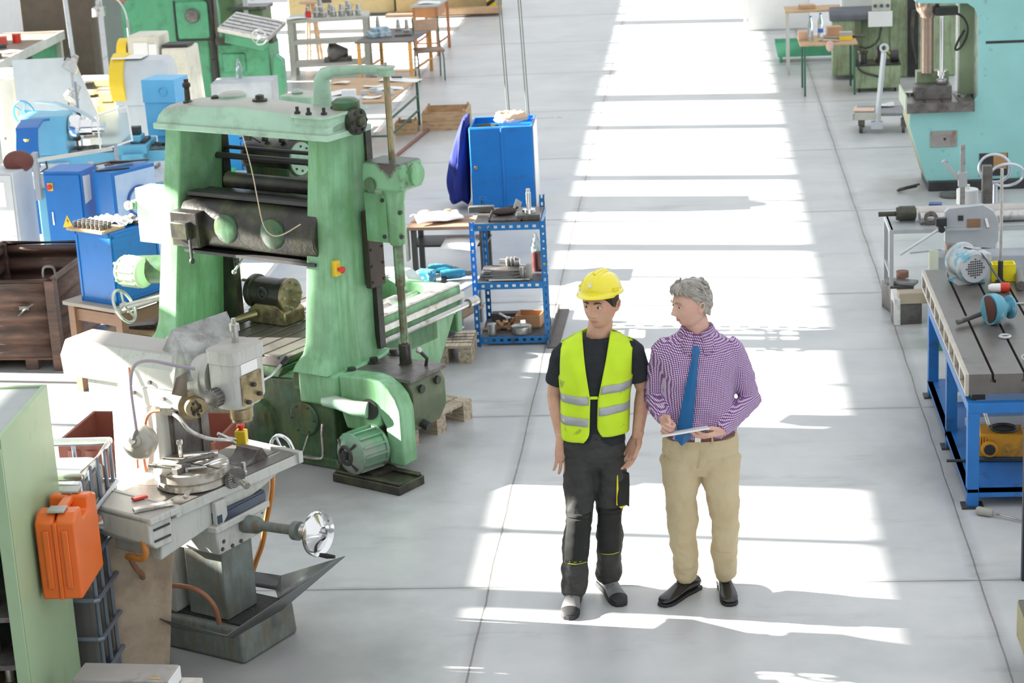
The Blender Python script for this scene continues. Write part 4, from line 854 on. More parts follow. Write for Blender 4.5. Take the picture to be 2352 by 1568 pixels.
# lamp on goose neck, hoses, stop button
lp_ = O('lamp_arm', G().tube([(-.16,.02,1.60),(-.24,-.05,1.63),(-.36,-.10,1.66),(-.45,-.12,1.63),(-.485,-.12,1.52),(-.48,-.12,1.38),(-.475,-.12,1.27)], .009, 10, sm=2), M((.35,.30,.36), .5), MM)
O('lamp_shade', G().lathe([(.02,-.035),(.034,-.02),(.036,.0),(.065,.015),(.085,.04),(.092,.075),(.092,.085),(.086,.085)], (-.47,-.14,1.22), (-.57,.10,1.12), 36), M((.42,.40,.35), .35, .3, .1), lp_)
O('lamp_socket', G().lathe([(.02,0),(.022,.02),(.03,.05)], (-.455,-.18,1.24), (-.465,-.15,1.225), 16).tube([(-.475,-.12,1.27),(-.46,-.155,1.26),(-.455,-.175,1.24)], .012, 8), DSTL, lp_)
HOSE = M((.62,.24,.05), .35, 0, .1, name='orange_hose')
O('hose', G().tube([(-.20,-.44,.88),(-.19,-.45,.83),(-.18,-.45,.77),(-.22,-.44,.72),(-.30,-.42,.72),(-.36,-.40,.70)], .017, 10, sm=2), HOSE, MM)
O('hose', G().tube([(-.36,-.39,.70),(-.38,-.33,.60),(-.42,-.25,.54),(-.47,-.19,.47),(-.50,-.17,.42),(-.44,-.14,.42),(-.30,-.10,.44),(-.18,-.08,.42),(-.13,-.04,.33),(-.13,-.02,.22)], .014, 10, sm=2), M((.30,.13,.07), .4), MM)
O('hose', G().tube([(-.22,.62,.90),(-.22,.62,.78),(-.25,.62,.66),(-.30,.62,.52),(-.33,.62,.40),(-.40,.62,.27),(-.46,.60,.10)], .016, 10, sm=2), HOSE, MM)
O('cable', G().tube([(-.42,.03,1.34),(-.50,.01,1.33),(-.53,.0,1.25),(-.56,.0,1.10),(-.57,.02,.98)], .009, 8, sm=2).tube([(-.62,.03,1.55),(-.62,.02,1.4),(-.60,.02,1.2),(-.63,.02,1.0),(-.62,.02,.90)], .006, 8, sm=1), M((.55,.16,.08), .45), MM)
O('coolant_pipe', G().tube([(-.38,.05,1.33),(-.30,.03,1.31),(-.27,.05,1.24),(-.22,.15,1.17),(-.20,.28,1.13),(-.24,.36,1.08)], .011, 8, sm=2).obox((-.40,.04,1.34), (.06,.04,.04), 20), STL, MM)
sb2 = O('stop_box', G().obox((-.36,.56,1.03), (.06,.05,.09), 20), YEL, MM, bev=.005); O('stop_button', G().lathe([(.014,0),(.014,.012),(.023,.018),(.023,.03),(.01,.035)], (-.36,.56,1.075), (-.36,.56,2), 18), RED, sb2)
O('stop_arm', G().tube([(-.43,.45,1.08),(-.40,.5,1.04),(-.36,.56,1.02)], .010, 8), STL, sb2)
# loose tools on the rotary table and table
Mt = lambda x, y, z=0: tuple(Matrix.Translation((-2.46,9.73,0)) @ Matrix.Rotation(R(-27), 4, 'Z') @ Vector((x, y, z)))
def tool(name, g, m, label, cat, x, y, z, rz, group=None, **k): return one(name, g, m, label, cat, Mt(x, y, z), rz, group, **k)
tool('clamp_bolt', G().lathe([(.012,0),(.012,.07),(.017,.07),(.017,.09),(.012,.095)], (0,0,0), (0,0,1), 12), CHR, 'upright shiny bolt standing at the back of the rotary table', 'bolt', -0.390,0.100,1.070, 0)
tool('socket_wrench', G().cyl((-.08,0,.012),(.08,0,.012),.010).cyl((.06,0,.014),(.10,0,.014),.014), CHR, 'chrome socket wrench lying across the rotary table beside the upright bolt', 'tool', -0.300,0.140,1.070, 10)
tool('round_bar', G().cyl((-.09,0,.018),(.07,0,.018),.015).cyl((.07,0,.018),(.10,0,.018),.018), DSTL, 'dark round tool bar in the middle of the tool pile on the rotary table', 'tool', -0.260,0.060,1.070, 35)
tool('clamp_block', G().box(-.05,-.02,0,.05,.02,.03).box(-.02,-.025,.03,.02,.025,.045), DSTL, 'dark steel clamp block at the front of the rotary table', 'clamp', -0.230,-0.080,1.070, 60, bev=.002)
tool('spanner', G().box(-.07,-.008,0,.07,.008,.008).prism([(.06,-.02),(.10,-.02),(.085,0),(.10,.02),(.06,.02)], 'z', 0, .010).prism([(-.06,-.02),(-.10,-.02),(-.085,0),(-.10,.02),(-.06,.02)], 'z', 0, .010), STL, 'bright open-ended spanner on the left part of the rotary table', 'spanner', -0.350,-0.060,1.070, -20)
tool('center_punch', G().lathe([(.008,0),(.008,.10),(.002,.13)], (-.06,0,.01), (1,0,.01), 10), CHR, 'slim pointed steel punch on the right part of the rotary table', 'tool', -0.160,0.080,1.070, 50)
tool('t_bolt', G().cyl((-.05,0,.012),(.05,0,.012),.008).box(-.06,-.015,0,-.045,.015,.024), STL, 'short T-headed bolt beside the clamp block on the rotary table', 'bolt', -0.170,-0.030,1.070, 15)
tool('red_handled_scraper', G().box(-.04,-.02,0,.04,.02,.015), RED, 'small red plastic handle lying on the left end of the milling table', 'tool', -0.350,-0.280,0.972, 40, bev=.006)
tool('flat_bar', G().box(-.10,-.02,0,.10,.02,.018), STL, 'flat steel bar lying across the left end of the milling table', 'bar', -0.190,-0.360,0.976, 30, bev=.002)

# ---------------------------------------------------------------- left foreground: cabinet, case, cage, board, boxes
SAGE = M((.36,.50,.30), .4, 0, .05, 3, (.30,.40,.24), .2, 3, name='sage_green_paint')
gc = T('tool_cabinet', 'sage-green steel cabinet with open shelves in the lower left corner', 'cabinet', (-3.165,8.50,0), 2)
O('side_panel', G().box(-.025,.0,0,0,.80,1.70), SAGE, gc, bev=.003); O('back_panel', G().box(-.95,.775,0,-.02,.80,1.70), SAGE, gc)
O('top_panel', G().box(-.95,.0,1.675,-.025,.775,1.69), M((.42,.44,.43), .5, 0, .06), gc); O('front_edge', G().box(-.06,-.01,0,-.0,.012,1.70).box(-.95,-.01,1.65,0,.012,1.70), SAGE, gc, bev=.003)
O('side_panel', G().box(-.97,.0,0,-.945,.80,1.70), SAGE, gc)
for z in (.16,.34,.56,.80,1.15): O('shelf', G().box(-.945,.02,z,-.03,.77,z+.025), M((.30,.22,.12), .6) if z < .4 else DSTL, gc)
rng = random.Random(5)
cw = [(-3.38,.585,.10,.035,DSTL,'dark turned steel sleeve','sleeve'),(-3.34,.365,.12,.03,STL,'bright steel collar ring','ring'),(-3.47,.365,.09,.035,DSTL,'short dark steel bush','bush'),(-3.36,.825,.12,.04,DSTL,'dark tapered tool holder','tool holder'),(-3.46,.825,.15,.03,STL,'bright steel tool shank','tool shank'),(-3.40,.185,.08,.045,DSTL,'dark round steel blank','blank')]
shn = {.585:'third shelf from the floor',.365:'second shelf from the floor',.825:'fourth shelf from the floor',.185:'lowest shelf'}
for i, (x, z, h, r, m, lb, ct) in enumerate(cw):
    one(ct.replace(' ','_'), G().lathe([(r,0),(r,h*.4),(r*.75,h*.45),(r*.75,h),(r*.4,h)], (0,0,0), (0,0,1), 18), m, lb+' on the '+shn[z]+' of the green cabinet', ct, (x,8.66+.05*(i%3),z))
oc = T('carry_case', 'orange plastic carrying case with two grey latches hung on the green cabinet', 'case', (-3.155,8.77,.80), 2); oc.scale = (1.2,1.38,1.16)
cb = G(); cb.prism([(0,0),(.30,0),(.30,.33),(.24,.36),(.20,.36),(.19,.30),(.11,.30),(.10,.36),(.04,.36),(0,.33)], 'x', .0, .075); cb.prism([(0,0),(.30,0),(.30,.33),(.24,.36),(.20,.36),(.19,.30),(.11,.30),(.10,.36),(.04,.36),(0,.33)], 'x', .082, .16)
O('shell', cb, ORG, oc, bev=.010, seg=3); O('seam', G().box(.072,-.006,.0,.088,.306,.33), ORG, oc, bev=.003)
O('handle', G().box(.06,.09,.335,.10,.21,.36), ORG, oc, bev=.006)
for y in (.055,.245): O('latch', G().prism([(y-.03,.362),(y+.03,.362),(y+.028,.372),(y-.028,.372)], 'x', .045, .115), M((.42,.41,.38), .35, .3), oc, bev=.003)
O('rib', G().box(.03,-.008,.05,.055,.0,.30).box(.105,-.008,.05,.13,.0,.30), ORG, oc, bev=.004)
ib = T('cage_container', 'tank in a tubular steel cage standing behind the green cabinet', 'container', (-3.10,9.36,0), 0)
TUB = M((.22,.26,.32), .35, .5, .1, name='galvanised_tube')
O('tank', G().prism(rrect(-.88,.03,-.03,.50,.06), 'z', .14, 1.10), M((.13,.13,.12), .45, 0, .06, name='shaded_tank_grey'), ib, bev=.01); O('sunlit_tank_top', G().prism(rrect(-.86,.05,-.05,.48,.06), 'z', 1.101, 1.135), LGRY, ib, bev=.01)  # shaded sides and sunlit top are put into the tank's colours
O('tray', G().box(-.9,.0,.02,.0,.52,.12), TUB, ib)
O('top_rim', G().tube([(-.90,.0,1.20),(0,0,1.20),(0,.53,1.20),(-.9,.53,1.20)], .022, 10, closed=True), M((.62,.62,.62), .25, .9, name='bright_tube'), ib)
for z in (.14,.33,.54,.76,.98): O('rail', G().tube([(-.9,-.01,z),(.0,-.01,z),(.015,.0,z),(.015,.53,z),(0,.545,z),(-.9,.545,z)], .013, 8), TUB, ib)
for y in (.02,.15,.28,.41,.52): O('upright', G().tube([(.0,y,.06),(.0,y,1.20)], .012, 8), TUB, ib)
for x in (-.2,-.4,-.6,-.8): O('upright', G().tube([(x,.545,.06),(x,.545,1.20)], .012, 8), TUB, ib)
O('foot', G().box(-.06,.46,0,.03,.56,.12).box(-.06,-.02,0,.02,.06,.12), TUB, ib, bev=.01)
one('paper_sheet', G().grid(lambda u, v: (u*.20-.1, v*.14-.07, .004+.006*math.sin(u*5)), 6, 3), PAPER, 'white paper sheets lying on top of the caged tank', 'paper', (-3.24,9.46,1.145), 10, thick=.003, ang=180)
one('plywood_board', G().box(-.20,-.012,0,.17,.012,.78), PLY, 'stained plywood board leaning between the caged tank and the milling machine', 'board', (-3.03,9.70,.01), 12, rx=-4, ry=7, bev=.002)
bn = T('metal_bin', 'red-brown steel bin with open top behind the milling machine', 'bin', (-3.55,12.25,0), -6)
O('front', G().box(-.52,-.30,0,.52,-.28,.48), RBRN, bn); O('back', G().box(-.52,.28,0,.52,.30,.48), RBRN, bn); O('side', G().box(-.52,-.28,0,-.50,.28,.48), RBRN, bn); O('side', G().box(.50,-.28,0,.52,.28,.48), RBRN, bn); O('bottom', G().box(-.5,-.28,.02,.5,.28,.04), RBRN, bn)
rb = G()
for k in range(9): x = -.46+k*.115; rb.prism([(x,-.30),(x+.03,-.315),(x+.06,-.315),(x+.09,-.30)], 'z', .03, .42)
O('ribs', rb, RBRN, bn)
gbx = T('power_box', 'flat grey metal box lying on a pale board at the bottom edge', 'box', (-2.78,8.74,.37), -4)
O('case', G().box(-.24,-.10,0,.23,.085,.075), M((.40,.38,.36), .5, .2, .1, 5, (.25,.23,.21), .3, 6, name='worn_grey_metal'), gbx, bev=.006); O('label_plate', G().box(.13,-.08,.0755,.19,-.06,.0765), M((.5,.33,.12), .5), gbx); O('end_cap', G().box(.231,-.095,.004,.236,.08,.07), WHT, gbx)
one('board', G().box(-.27,-.38,0,.33,.115,.03), M((.66,.62,.56), .6, 0, .08, 5, (.45,.42,.40), .3, 5, name='scuffed_white_board'), 'pale scuffed board carrying the flat grey metal box', 'board', (-2.78,8.74,.335), -4, bev=.006)
one('crate', G().box(-.25,-.36,0,.28,.08,.33), PALW, 'wooden crate under the pale board at the bottom edge', 'crate', (-2.80,8.72,0), -4, bev=.005)
one('paper_cup', G().lathe([(.02,0),(.028,.06)], (0,0,0), (0,0,1), 16), PAPER, 'small white cup on the board below the grey metal box', 'cup', (-2.62,8.55,.367))
# ---------------------------------------------------------------- left middle ground
def panelbox(name, label, cat, loc, rz, w_, d_, h_, m, z0=0.0, door=True, feet=False, parts=None):
    t = T(name, label, cat, loc, rz)
    O('body', G().box(0,0,z0,w_,d_,z0+h_), m, t, bev=.006)
    if door: O('door', G().box(.02,-.012,z0+.02,w_-.02,-.001,z0+h_-.02), m, t, bev=.004)
    return t
def legs4(par, x0, y0, x1, y1, h, s, m, name='leg'):
    for x, y in ((x0,y0),(x1,y0),(x1,y1),(x0,y1)): O(name, G().box(x-s/2,y-s/2,0,x+s/2,y+s/2,h), m, par)
# rusty corrugated container
rc_ = T('steel_container', 'rusty corrugated steel container with open top at the left edge', 'container', (-5.95,15.18,0), -3)
def corr(x0, y0, x1, y1, z0, z1, n):
    g = G(); d = Vector((x1-x0, y1-y0, 0)).normalized(); nn = Vector((d.y, -d.x, 0))*.022
    return g.grid(lambda u, v: (x0+(x1-x0)*u+nn.x*math.sin(v*n*2*PI), y0+(y1-y0)*u+nn.y*math.sin(v*n*2*PI), z0+(z1-z0)*v), 1, n*12)
for a in ((0,0,.88,0),(.88,0,.88,1.27),(.88,1.27,0,1.27),(0,1.27,0,0)): O('corrugated_wall', corr(*a,.10,.70,4), RUST, rc_, thick=.01)
O('bottom', G().box(0,0,.08,.88,1.27,.10), RUST, rc_)
O('rim', G().tube([(0,0,.72),(.88,0,.72),(.88,1.27,.72),(0,1.27,.72)], .022, 6, closed=True), RUST, rc_)
for x, y in ((0,0),(.88,0),(.88,1.27),(0,1.27)): O('corner_post', G().box(x-.04,y-.04,0,x+.04,y+.04,.72), RUST, rc_, bev=.004)
O('lifting_loop', G().tube([(.82,.02,.72),(.82,.02,.80),(.84,.02,.83),(.90,.02,.83),(.92,.02,.80),(.92,.02,.72)], .010, 8, sm=1), DSTL, rc_); O('lifting_loop', G().tube([(-.02,1.1,.72),(-.02,1.1,.80),(-.02,1.13,.83),(-.02,1.19,.83),(-.02,1.22,.80),(-.02,1.22,.72)], .010, 8, sm=1), DSTL, rc_)
O('latch', G().box(.62,-.05,.50,.70,-.02,.53).tube([(.60,-.04,.45),(.66,-.05,.50),(.74,-.04,.55)], .008, 6), DSTL, rc_)
O('skid', G().box(.2,0,0,.3,1.27,.08), RUST, rc_); O('skid', G().box(.6,0,0,.7,1.27,.08), RUST, rc_)
# wooden table and its blue cabinet
TW_ = M((.25,.14,.085), .6, 0, .15, 5, (.20,.12,.08), .3, 5, stretch=(1,1,6), name='dark_wood')
wt = T('wooden_table', 'worn brown wooden table under the small blue cabinet', 'table', (-4.30,14.28,0), -31)
O('table_top', G().box(-.58,-.02,.68,.04,1.0,.71), M((.33,.29,.25), .6, 0, .12), wt, bev=.004); legs4(wt,-.52,.04,-.02,.94,.68,.065,TW_)
O('rail', G().box(-.52,.03,.56,-.02,.05,.65), TW_, wt); O('rail', G().box(-.03,.04,.56,-.01,.94,.65), TW_, wt); O('lower_shelf', G().box(-.5,.05,.36,-.04,.92,.385), TW_, wt)
def wpt(x, y, z): a = R(-31); return (-4.30+x*math.cos(a)-y*math.sin(a), 14.28+x*math.sin(a)+y*math.cos(a), z)
bc = T('small_blue_cabinet', 'small blue steel cabinet standing on the brown wooden table', 'cabinet', wpt(-.44,.06,.711), -31)
O('body', G().box(0,0,0,.37,.48,.54), BLU, bc, bev=.008); O('side_frame', G().box(.372,.01,.02,.376,.03,.52).box(.372,.45,.02,.376,.47,.52).box(.372,.01,.50,.376,.47,.53).box(.372,.01,.01,.376,.47,.03), BLU, bc); O('front_frame', G().box(0,-.006,0,.02,0,.54).box(.35,-.006,0,.37,0,.54).box(0,-.006,.51,.37,0,.54).box(0,-.006,0,.37,0,.03), BLU, bc)
tb = T('tool_board', 'pale wooden board drilled for cutters on top of the small blue cabinet', 'board', wpt(-.47,.05,1.252), -31)
O('board', G().box(-.02,-.03,0,.36,.20,.02), WOODX, tb, bev=.002)
k0 = None; spots_ = [(x*.045+.04, y*.045+.01) for x in range(7) for y in range(3)]
for i, (x, y) in enumerate(spots_):
    g_ = wpt(-.47+x, .05+y, 1.273)
    if k0 is None: k0 = one('milling_cutter', G().lathe([(.013,0),(.013,.025),(.016,.028),(.016,.045),(.010,.047)], (0,0,0), (0,0,1), 12), DSTL, 'small steel cutter standing upright in the drilled board on the small blue cabinet', 'cutter', g_, 0, 'cutters in the drilled board')
    else: dup(k0, g_)
one('rag', G().grid(lambda u, v: (u*.36-.18, v*.20-.10, .022+.016*math.sin(u*7+v*9)*math.sin(v*11+u*3+1)+.012*math.sin(u*19)), 24, 16), RAG, 'crumpled white rag lying behind the cutters on the small blue cabinet', 'rag', wpt(-.30,.33,1.262), -25, thick=.004, ang=180)
one('parts_tray', G().box(-.08,-.06,0,.08,.06,.02).cyl((-.03,0,.02),(-.03,0,.05),.02).cyl((.04,.01,.02),(.04,.01,.045),.025), DSTL, 'small tray of steel rings at the right end of the small blue cabinet', 'tray', wpt(-.16,.42,1.252), -31)
for i, (x, y, rz, ln, m, lb, ct) in enumerate(((-.25,.35,-20,.45,WOODX,'pale wooden board lying on the lower shelf of the brown table','board'),(-.38,.5,10,.30,DSTL,'dark steel profile lying on the lower shelf of the brown table','profile'),(-.15,.65,40,.22,DSTL,'short black pipe piece at the right of the lower table shelf','pipe'))):
    one(ct+'_offcut', G().box(-ln/2,-.05,0,ln/2,.05,.03) if i < 2 else G().cyl((-ln/2,0,.03),(ln/2,0,.03),.028), m, lb, ct, wpt(x,y,.386), rz, bev=.003 if i < 2 else 0)
one('plank_bundle', G().box(-.5,-.08,0,.5,.08,.06), M((.42,.44,.48), .6), 'grey planks lying on the floor under the brown wooden table', 'plank', wpt(-.10,.62,.0), 20, bev=.004)
# white control box by the column, part of the planing machine
cbx = O('control_box', G().box(-1.72,.14,1.36,-1.50,.30,1.74), WHT, PM, bev=.006); O('selector', G().lathe([(.03,0),(.035,.01),(.03,.03),(.015,.035)], (-1.76,.12,1.62), (-1.76,-1,1.62), 20), STL, cbx); OS('bracket', G().box(-1.76,.13,1.59,-1.72,.2,1.65).box(-1.52,.2,1.4,-1.40,.25,1.5), GRN, cbx)
# blue electrical cabinets
ec = T('electrical_cabinet', 'blue electrical cabinet with yellow warning triangle and red main switch', 'cabinet', (-5.83,17.54,0), -9)
O('body', G().box(0,0,0,.36,.34,1.10), BLU, ec, bev=.006); dr_ = O('door', G().box(.01,-.014,.03,.35,-.001,1.07), BLU, ec, bev=.004)
wt_ = O('warning_sign', G().prism([(.145,.60),(.245,.60),(.195,.71)], 'y', -.017, -.0145), YEL, dr_); O('flash_mark', G().prism([(.197,.69),(.188,.655),(.199,.652),(.193,.625),(.207,.662),(.196,.664)], 'y', -.0185, -.0175), DARK, wt_)
sw_ = O('main_switch', G().box(.04,-.02,.93,.09,-.014,1.0), YEL, dr_); O('switch_knob', G().cyl((.062,-.02,.965),(.062,-.04,.965),.024,n=20), RED, sw_)
O('handle', G().box(.055,-.024,.62,.07,-.014,.74), CHR, dr_, bev=.003)
one('document_sheet', G().prism([(0,0),(.12,.02),(.13,.24),(.0,.25)], 'x', 0, .003), PAPER, 'white printed sheets hanging on the side of the blue electrical cabinet', 'paper', (-5.47,17.52,.80), -12)
b2_ = T('blue_switch_cabinet', 'blue machine cabinet with a round plate ringed in dark blue on its pale side', 'cabinet', (-5.16,17.36,0), -34)
O('body', G().box(-.26,0,.1,0,.50,1.10), BLU, b2_, bev=.006); O('side_panel', G().box(.0,.03,.14,.006,.49,1.07), M((.30,.48,.75), .4, 0, .08, 4, (.55,.65,.80), .5, 3, soft=.2, name='faded_blue_paint'), b2_)
O('ring', G().torus((.012,.28,.80), (1,0,0), .13, .014, 36, 8), BLUD, b2_); O('round_plate', G().cyl((.006,.28,.80),(.016,.28,.80),.125,n=36), M((.30,.48,.75), .4, 0, .08, 4, (.55,.65,.80), .5, 3, soft=.2), b2_); O('plinth', G().box(-.25,.01,0,-.01,.49,.1), DARK, b2_)
sp0 = None
for i, (x, y, rz, ln) in enumerate(((.0,.10,20,.30),(-.12,.28,35,.26),(-.05,.35,15,.34),(-.16,.16,50,.22),(-.02,.22,0,.2))):
    a = R(-34); p = (-5.16+(x-.1)*math.cos(a)-y*math.sin(a), 17.36+(x-.1)*math.sin(a)+y*math.cos(a), 1.101+.012*i)
    one('tool_bar', G().box(-ln/2,-.018,0,ln/2,.018,.012), DSTL if i % 2 else OILM, ['long dark flat bar nearest the front of the blue cabinet with the round plate','dark flat bar lying askew behind the front one on the blue cabinet','longest flat bar at the back of the blue cabinet top','short oily bar at the left of the blue cabinet top','shortest flat bar lying on top of the others on the blue cabinet'][i], 'bar', p, rz, bev=.002)
wc_ = panelbox('light_grey_cabinet', 'light grey control cabinet at the left edge beside the blue electrical cabinet', 'cabinet', (-6.45,17.58,0), -10, .36, .36, 1.10, LGRY)
O('notice', G().box(.03,-.016,.80,.27,-.013,1.02), PAPER, wc_); O('handle', G().tube([(.12,-.02,.52),(.12,-.05,.53),(.12,-.05,.60),(.12,-.02,.61)], .007, 6), STL, wc_)
one('brown_cover', G().sph((0,0,0), (.14,.10,.10), 16, 10), M((.16,.05,.04), .7, 0, .2), 'dark red-brown rounded bundle lying on the light grey cabinet', 'bundle', (-6.12,17.78,1.15))
# ---- lathes
def lathe_machine(name, label, loc, rz, ln, m, mb, chuck=True, wheel=True, h=.78, guard=None, tail=True):
    t = T(name, label, 'lathe', loc, rz)
    OS('base', G().box(0,0,0,.42,.40,h-.12).box(ln-.35,0,0,ln,.40,h-.12), mb, t, bev=.015)
    O('bed', G().box(-.05,.03,h-.16,ln+.05,.37,h-.04), m, t, bev=.008); OS('way', G().box(-.02,.06,h-.04,ln+.03,.12,h-.01).box(-.02,.27,h-.04,ln+.03,.33,h-.01), DSTL, t)
    O('swarf', G().grid(lambda u, v: (.45+u*.9, .10+v*.2, h-.03+.035*abs(math.sin(u*17+v*5)*math.cos(v*9+u*7))), 30, 8), OILM, t, ang=180)
    O('chip_tray', G().box(.1,-.12,.42,ln,.5,.45), DSTL, t)
    hs = O('headstock', G().box(-.05,0,h-.04,.42,.38,h+.36), m, t, bev=.02)
    if chuck: O('chuck', G().lathe([(.05,0),(.13,.01),(.135,.03),(.135,.09),(.11,.12),(.05,.12)], (.42,.19,h+.20), (2,.19,h+.20), 28).cyl((.54,.19,h+.20),(.66,.19,h+.20),.08,n=24).cyl((.66,.19,h+.20),(.78,.19,h+.20),.055), CHR, t)
    ca = O('carriage', G().box(.95,-.08,h-.05,1.25,.42,h+.04).box(1.0,-.14,h-.30,1.22,-.02,h-.04).box(1.03,.02,h+.04,1.18,.22,h+.12), m, t, bev=.01)
    O('hand_wheel', G().wheel((1.11,-.18,h-.16), (0,1,0), .07, .008, 3), CHR, ca); O('tool_post', G().box(1.06,.08,h+.12,1.16,.18,h+.20).box(.98,.02,h+.04,1.22,.3,h+.07), DARK, ca, bev=.004)
    if tail:
        ts_ = O('tailstock', G().box(ln-.32,.05,h-.02,ln-.05,.33,h+.10).cyl((ln-.42,.19,h+.20),(ln-.02,.19,h+.20),.07), m, t, bev=.01)
        if wheel: O('tail_wheel', G().wheel((ln+.03,.19,h+.20), (1,0,0), .11, .009, 5), m, ts_)
    return t
CYL = M((.16,.45,.62), .35, 0, .06, name='sky_blue_paint')
la = lathe_machine('lathe', 'light blue lathe with dark blue angular chuck guard at the left edge', (-6.87,20.25,0), 2, 1.75, CYL, M((.55,.57,.58), .45, 0, .1), h=.76, wheel=False)
gd = G(); 
for x0, x1 in ((-7.12,-6.90),): pass
pr = [(-.30,.62),(-.30,.88),(-.22,1.06),(.02,1.10),(.30,1.06),(.30,1.03),(.03,1.07),(-.20,1.03),(-.27,.87),(-.27,.62)]
gu = T('lathe_guard', 'dark blue bent sheet guard with small yellow triangle in front of the light blue lathe', 'guard', (-6.66,19.88,.06), 4)
O('sheet', G().prism([(y, z) for y, z in pr], 'x', -.11, .11), M((.012,.14,.46), .4, 0, .05, name='blue_guard_paint'), gu, bev=.004); O('lower_sheet', G().box(-.11,-.30,0,.11,-.27,.62), M((.012,.14,.46), .4, 0, .05), gu)
O('warning_sign', G().add([(-.03,-.268,.955),(.03,-.268,.955),(0,-.283,.905)], [(0,1,2)]), YEL, gu, thick=.004)
one('wheel_stand', G().wheel((0,0,1.02), (.35,1,.1), .13, .012, 5).cyl((0,.0,1.02),(.25,.15,.98),.035).box(.2,.1,0,.35,.25,1.0), CYL, 'light blue five-spoked hand wheel beside the dark blue guard', 'hand wheel', (-7.02,20.75,.06))
CRL = M((.84,.82,.74), .4, 0, .05, name='ivory_paint')
lb_ = lathe_machine('lathe', 'ivory lathe with steel chuck behind the light blue lathe', (-8.1,23.0,0), -3, 1.42, CRL, CRL, h=.82)
pn = T('splash_panel', 'large light grey upright sheet panel with sunlight across it at the left', 'panel', (-7.60,22.25,0), 2)
O('panel', G().box(0,0,.75,.68,.04,1.42).prism([(.64,.75),(.90,.75),(.70,1.38),(.64,1.40)], 'y', .0, .04), LGRY, pn, bev=.004); O('support', G().box(.1,.04,0,.15,.10,.78), LGRY, pn); O('support', G().box(.55,.04,0,.60,.10,.78), LGRY, pn)
wh2 = T('wheel_column', 'ivory hand wheel left of the light grey splash panel', 'hand wheel', (-8.1,22.6,0), 0); O('wheel', G().wheel((0,0,1.15), (.6,1,.1), .14, .02, 3), CRL, wh2); O('axle', G().cyl((0,0,1.15),(.25,.15,1.12),.03), CRL, wh2); O('column', G().box(.18,.10,0,.32,.24,1.14), CRL, wh2)
one('guard_rail', G().tube([(-.02,0,1.42),(.0,0,1.25),(.10,0,.8),(.12,0,.5),(.18,0,0)], .03, 8, sm=1), CRL, 'bent ivory tube standing at the far left edge', 'tube', (-8.35,22.4,0))
gh = T('lathe_headstock', 'light grey headstock with a broad yellow belt cover', 'machine', (-6.60,22.65,0), -4)
O('housing', G().loft([[(x, y, z) for y, z in [(0,.80),(-.02,1.15),(.06,1.30),(.34,1.32),(.42,1.2),(.42,.80)]] for x in (.0,.58)]+[[(x, y*.9+.02, z*.96+.02) for y, z in [(0,.80),(-.02,1.15),(.06,1.28),(.34,1.30),(.42,1.2),(.42,.80)]] for x in (.64,)]), LGRY, gh, bev=.01)
O('belt_cover', G().loft([[(x, .20-.27*math.cos(R(a)), 1.06+.31*math.sin(R(a))) for a in range(0,360,20)] for x in (-.02,.14)]), YEL, gh); O('base', G().box(0,.02,0,.6,.4,.80), LGRY, gh, bev=.01)
O('spindle_boss', G().lathe([(.06,0),(.055,.04),(.03,.05)], (.62,.12,1.02), (2,.12,1.0), 20), DSTL, gh); O('orange_edge', G().box(.40,-.05,.98,.62,-.02,1.0), M((.85,.40,.03), .4), gh); O('sheet_top', G().box(.0,.02,1.325,.35,.3,1.335), PAPER, gh)
g2 = T('lathe_headstock', 'cream gearbox with papers taped to it and a yellow belt cover', 'machine', (-6.86,24.3,0), -5)
O('housing', G().frus((0,0,.40,.45,.72),(0,0,.38,.45,1.36)), CREAM, g2, bev=.02); O('side_unit', G().frus((.40,-.03,.80,.45,.0),(.42,.0,.74,.45,1.20)), CREAM, g2, bev=.02); O('louvre', G().box(.44,-.04,.92,.54,-.02,.94).box(.44,-.04,.97,.54,-.02,.99).box(.44,-.04,1.02,.54,-.02,1.04), CREAM, g2)
O('taped_sheet', G().box(.08,-.008,.80,.26,-.002,1.28), PAPER, g2); O('taped_sheet', G().box(.27,-.010,.95,.37,-.004,1.26), PAPER, g2); O('top_tray', G().box(.42,.05,1.21,.74,.3,1.24), DARK, g2)
O('belt_cover', G().cyl((-.02,.15,1.16),(-.14,.15,1.16),.16,n=28), YEL, g2); O('pulley', G().cyl((0,.15,1.16),(-.02,.15,1.16),.13,n=28), DSTL, g2); O('base', G().box(0,.05,0,.45,.42,.72), CREAM, g2)
# work lamps with silver shades among the lathes
def worklamp(label, loc, rz, pts, hd, dr, m):
    t = T('work_lamp', label, 'lamp', loc, rz); O('arm', G().tube(pts, .010, 8, sm=1), m, t); O('shade', G().lathe([(.03,-.03),(.035,0),(.05,.06),(.085,.09),(.09,.16),(.085,.16)], hd, Vector(hd)+Vector(dr), 24), STL, t); O('base', G().cyl((pts[0][0],pts[0][1],0),(pts[0][0],pts[0][1],pts[0][2]),.02), m, t); return t
worklamp('silver work lamp hanging above the ivory lathe chuck, upper of the two', (-6.98,22.2,.10), 0, [(0,.1,.9),(-.05,.1,1.25),(.0,.05,1.35),(.1,0,1.32)], (.12,0,1.33), (-.45,-.4,-.8), DARK)
worklamp('silver work lamp with open dark mouth, lower of the two above the ivory lathe', (-6.93,21.9,0), 0, [(0,.1,.8),(.0,.1,1.1),(.04,.05,1.12)], (.12,.1,1.12), (-.5,-.7,-.75), DSTL)
pst = T('lathe_post', 'slim grey lamp post with bent lower arm in front of the ivory lathe', 'post', (-6.52,21.0,0), 0)
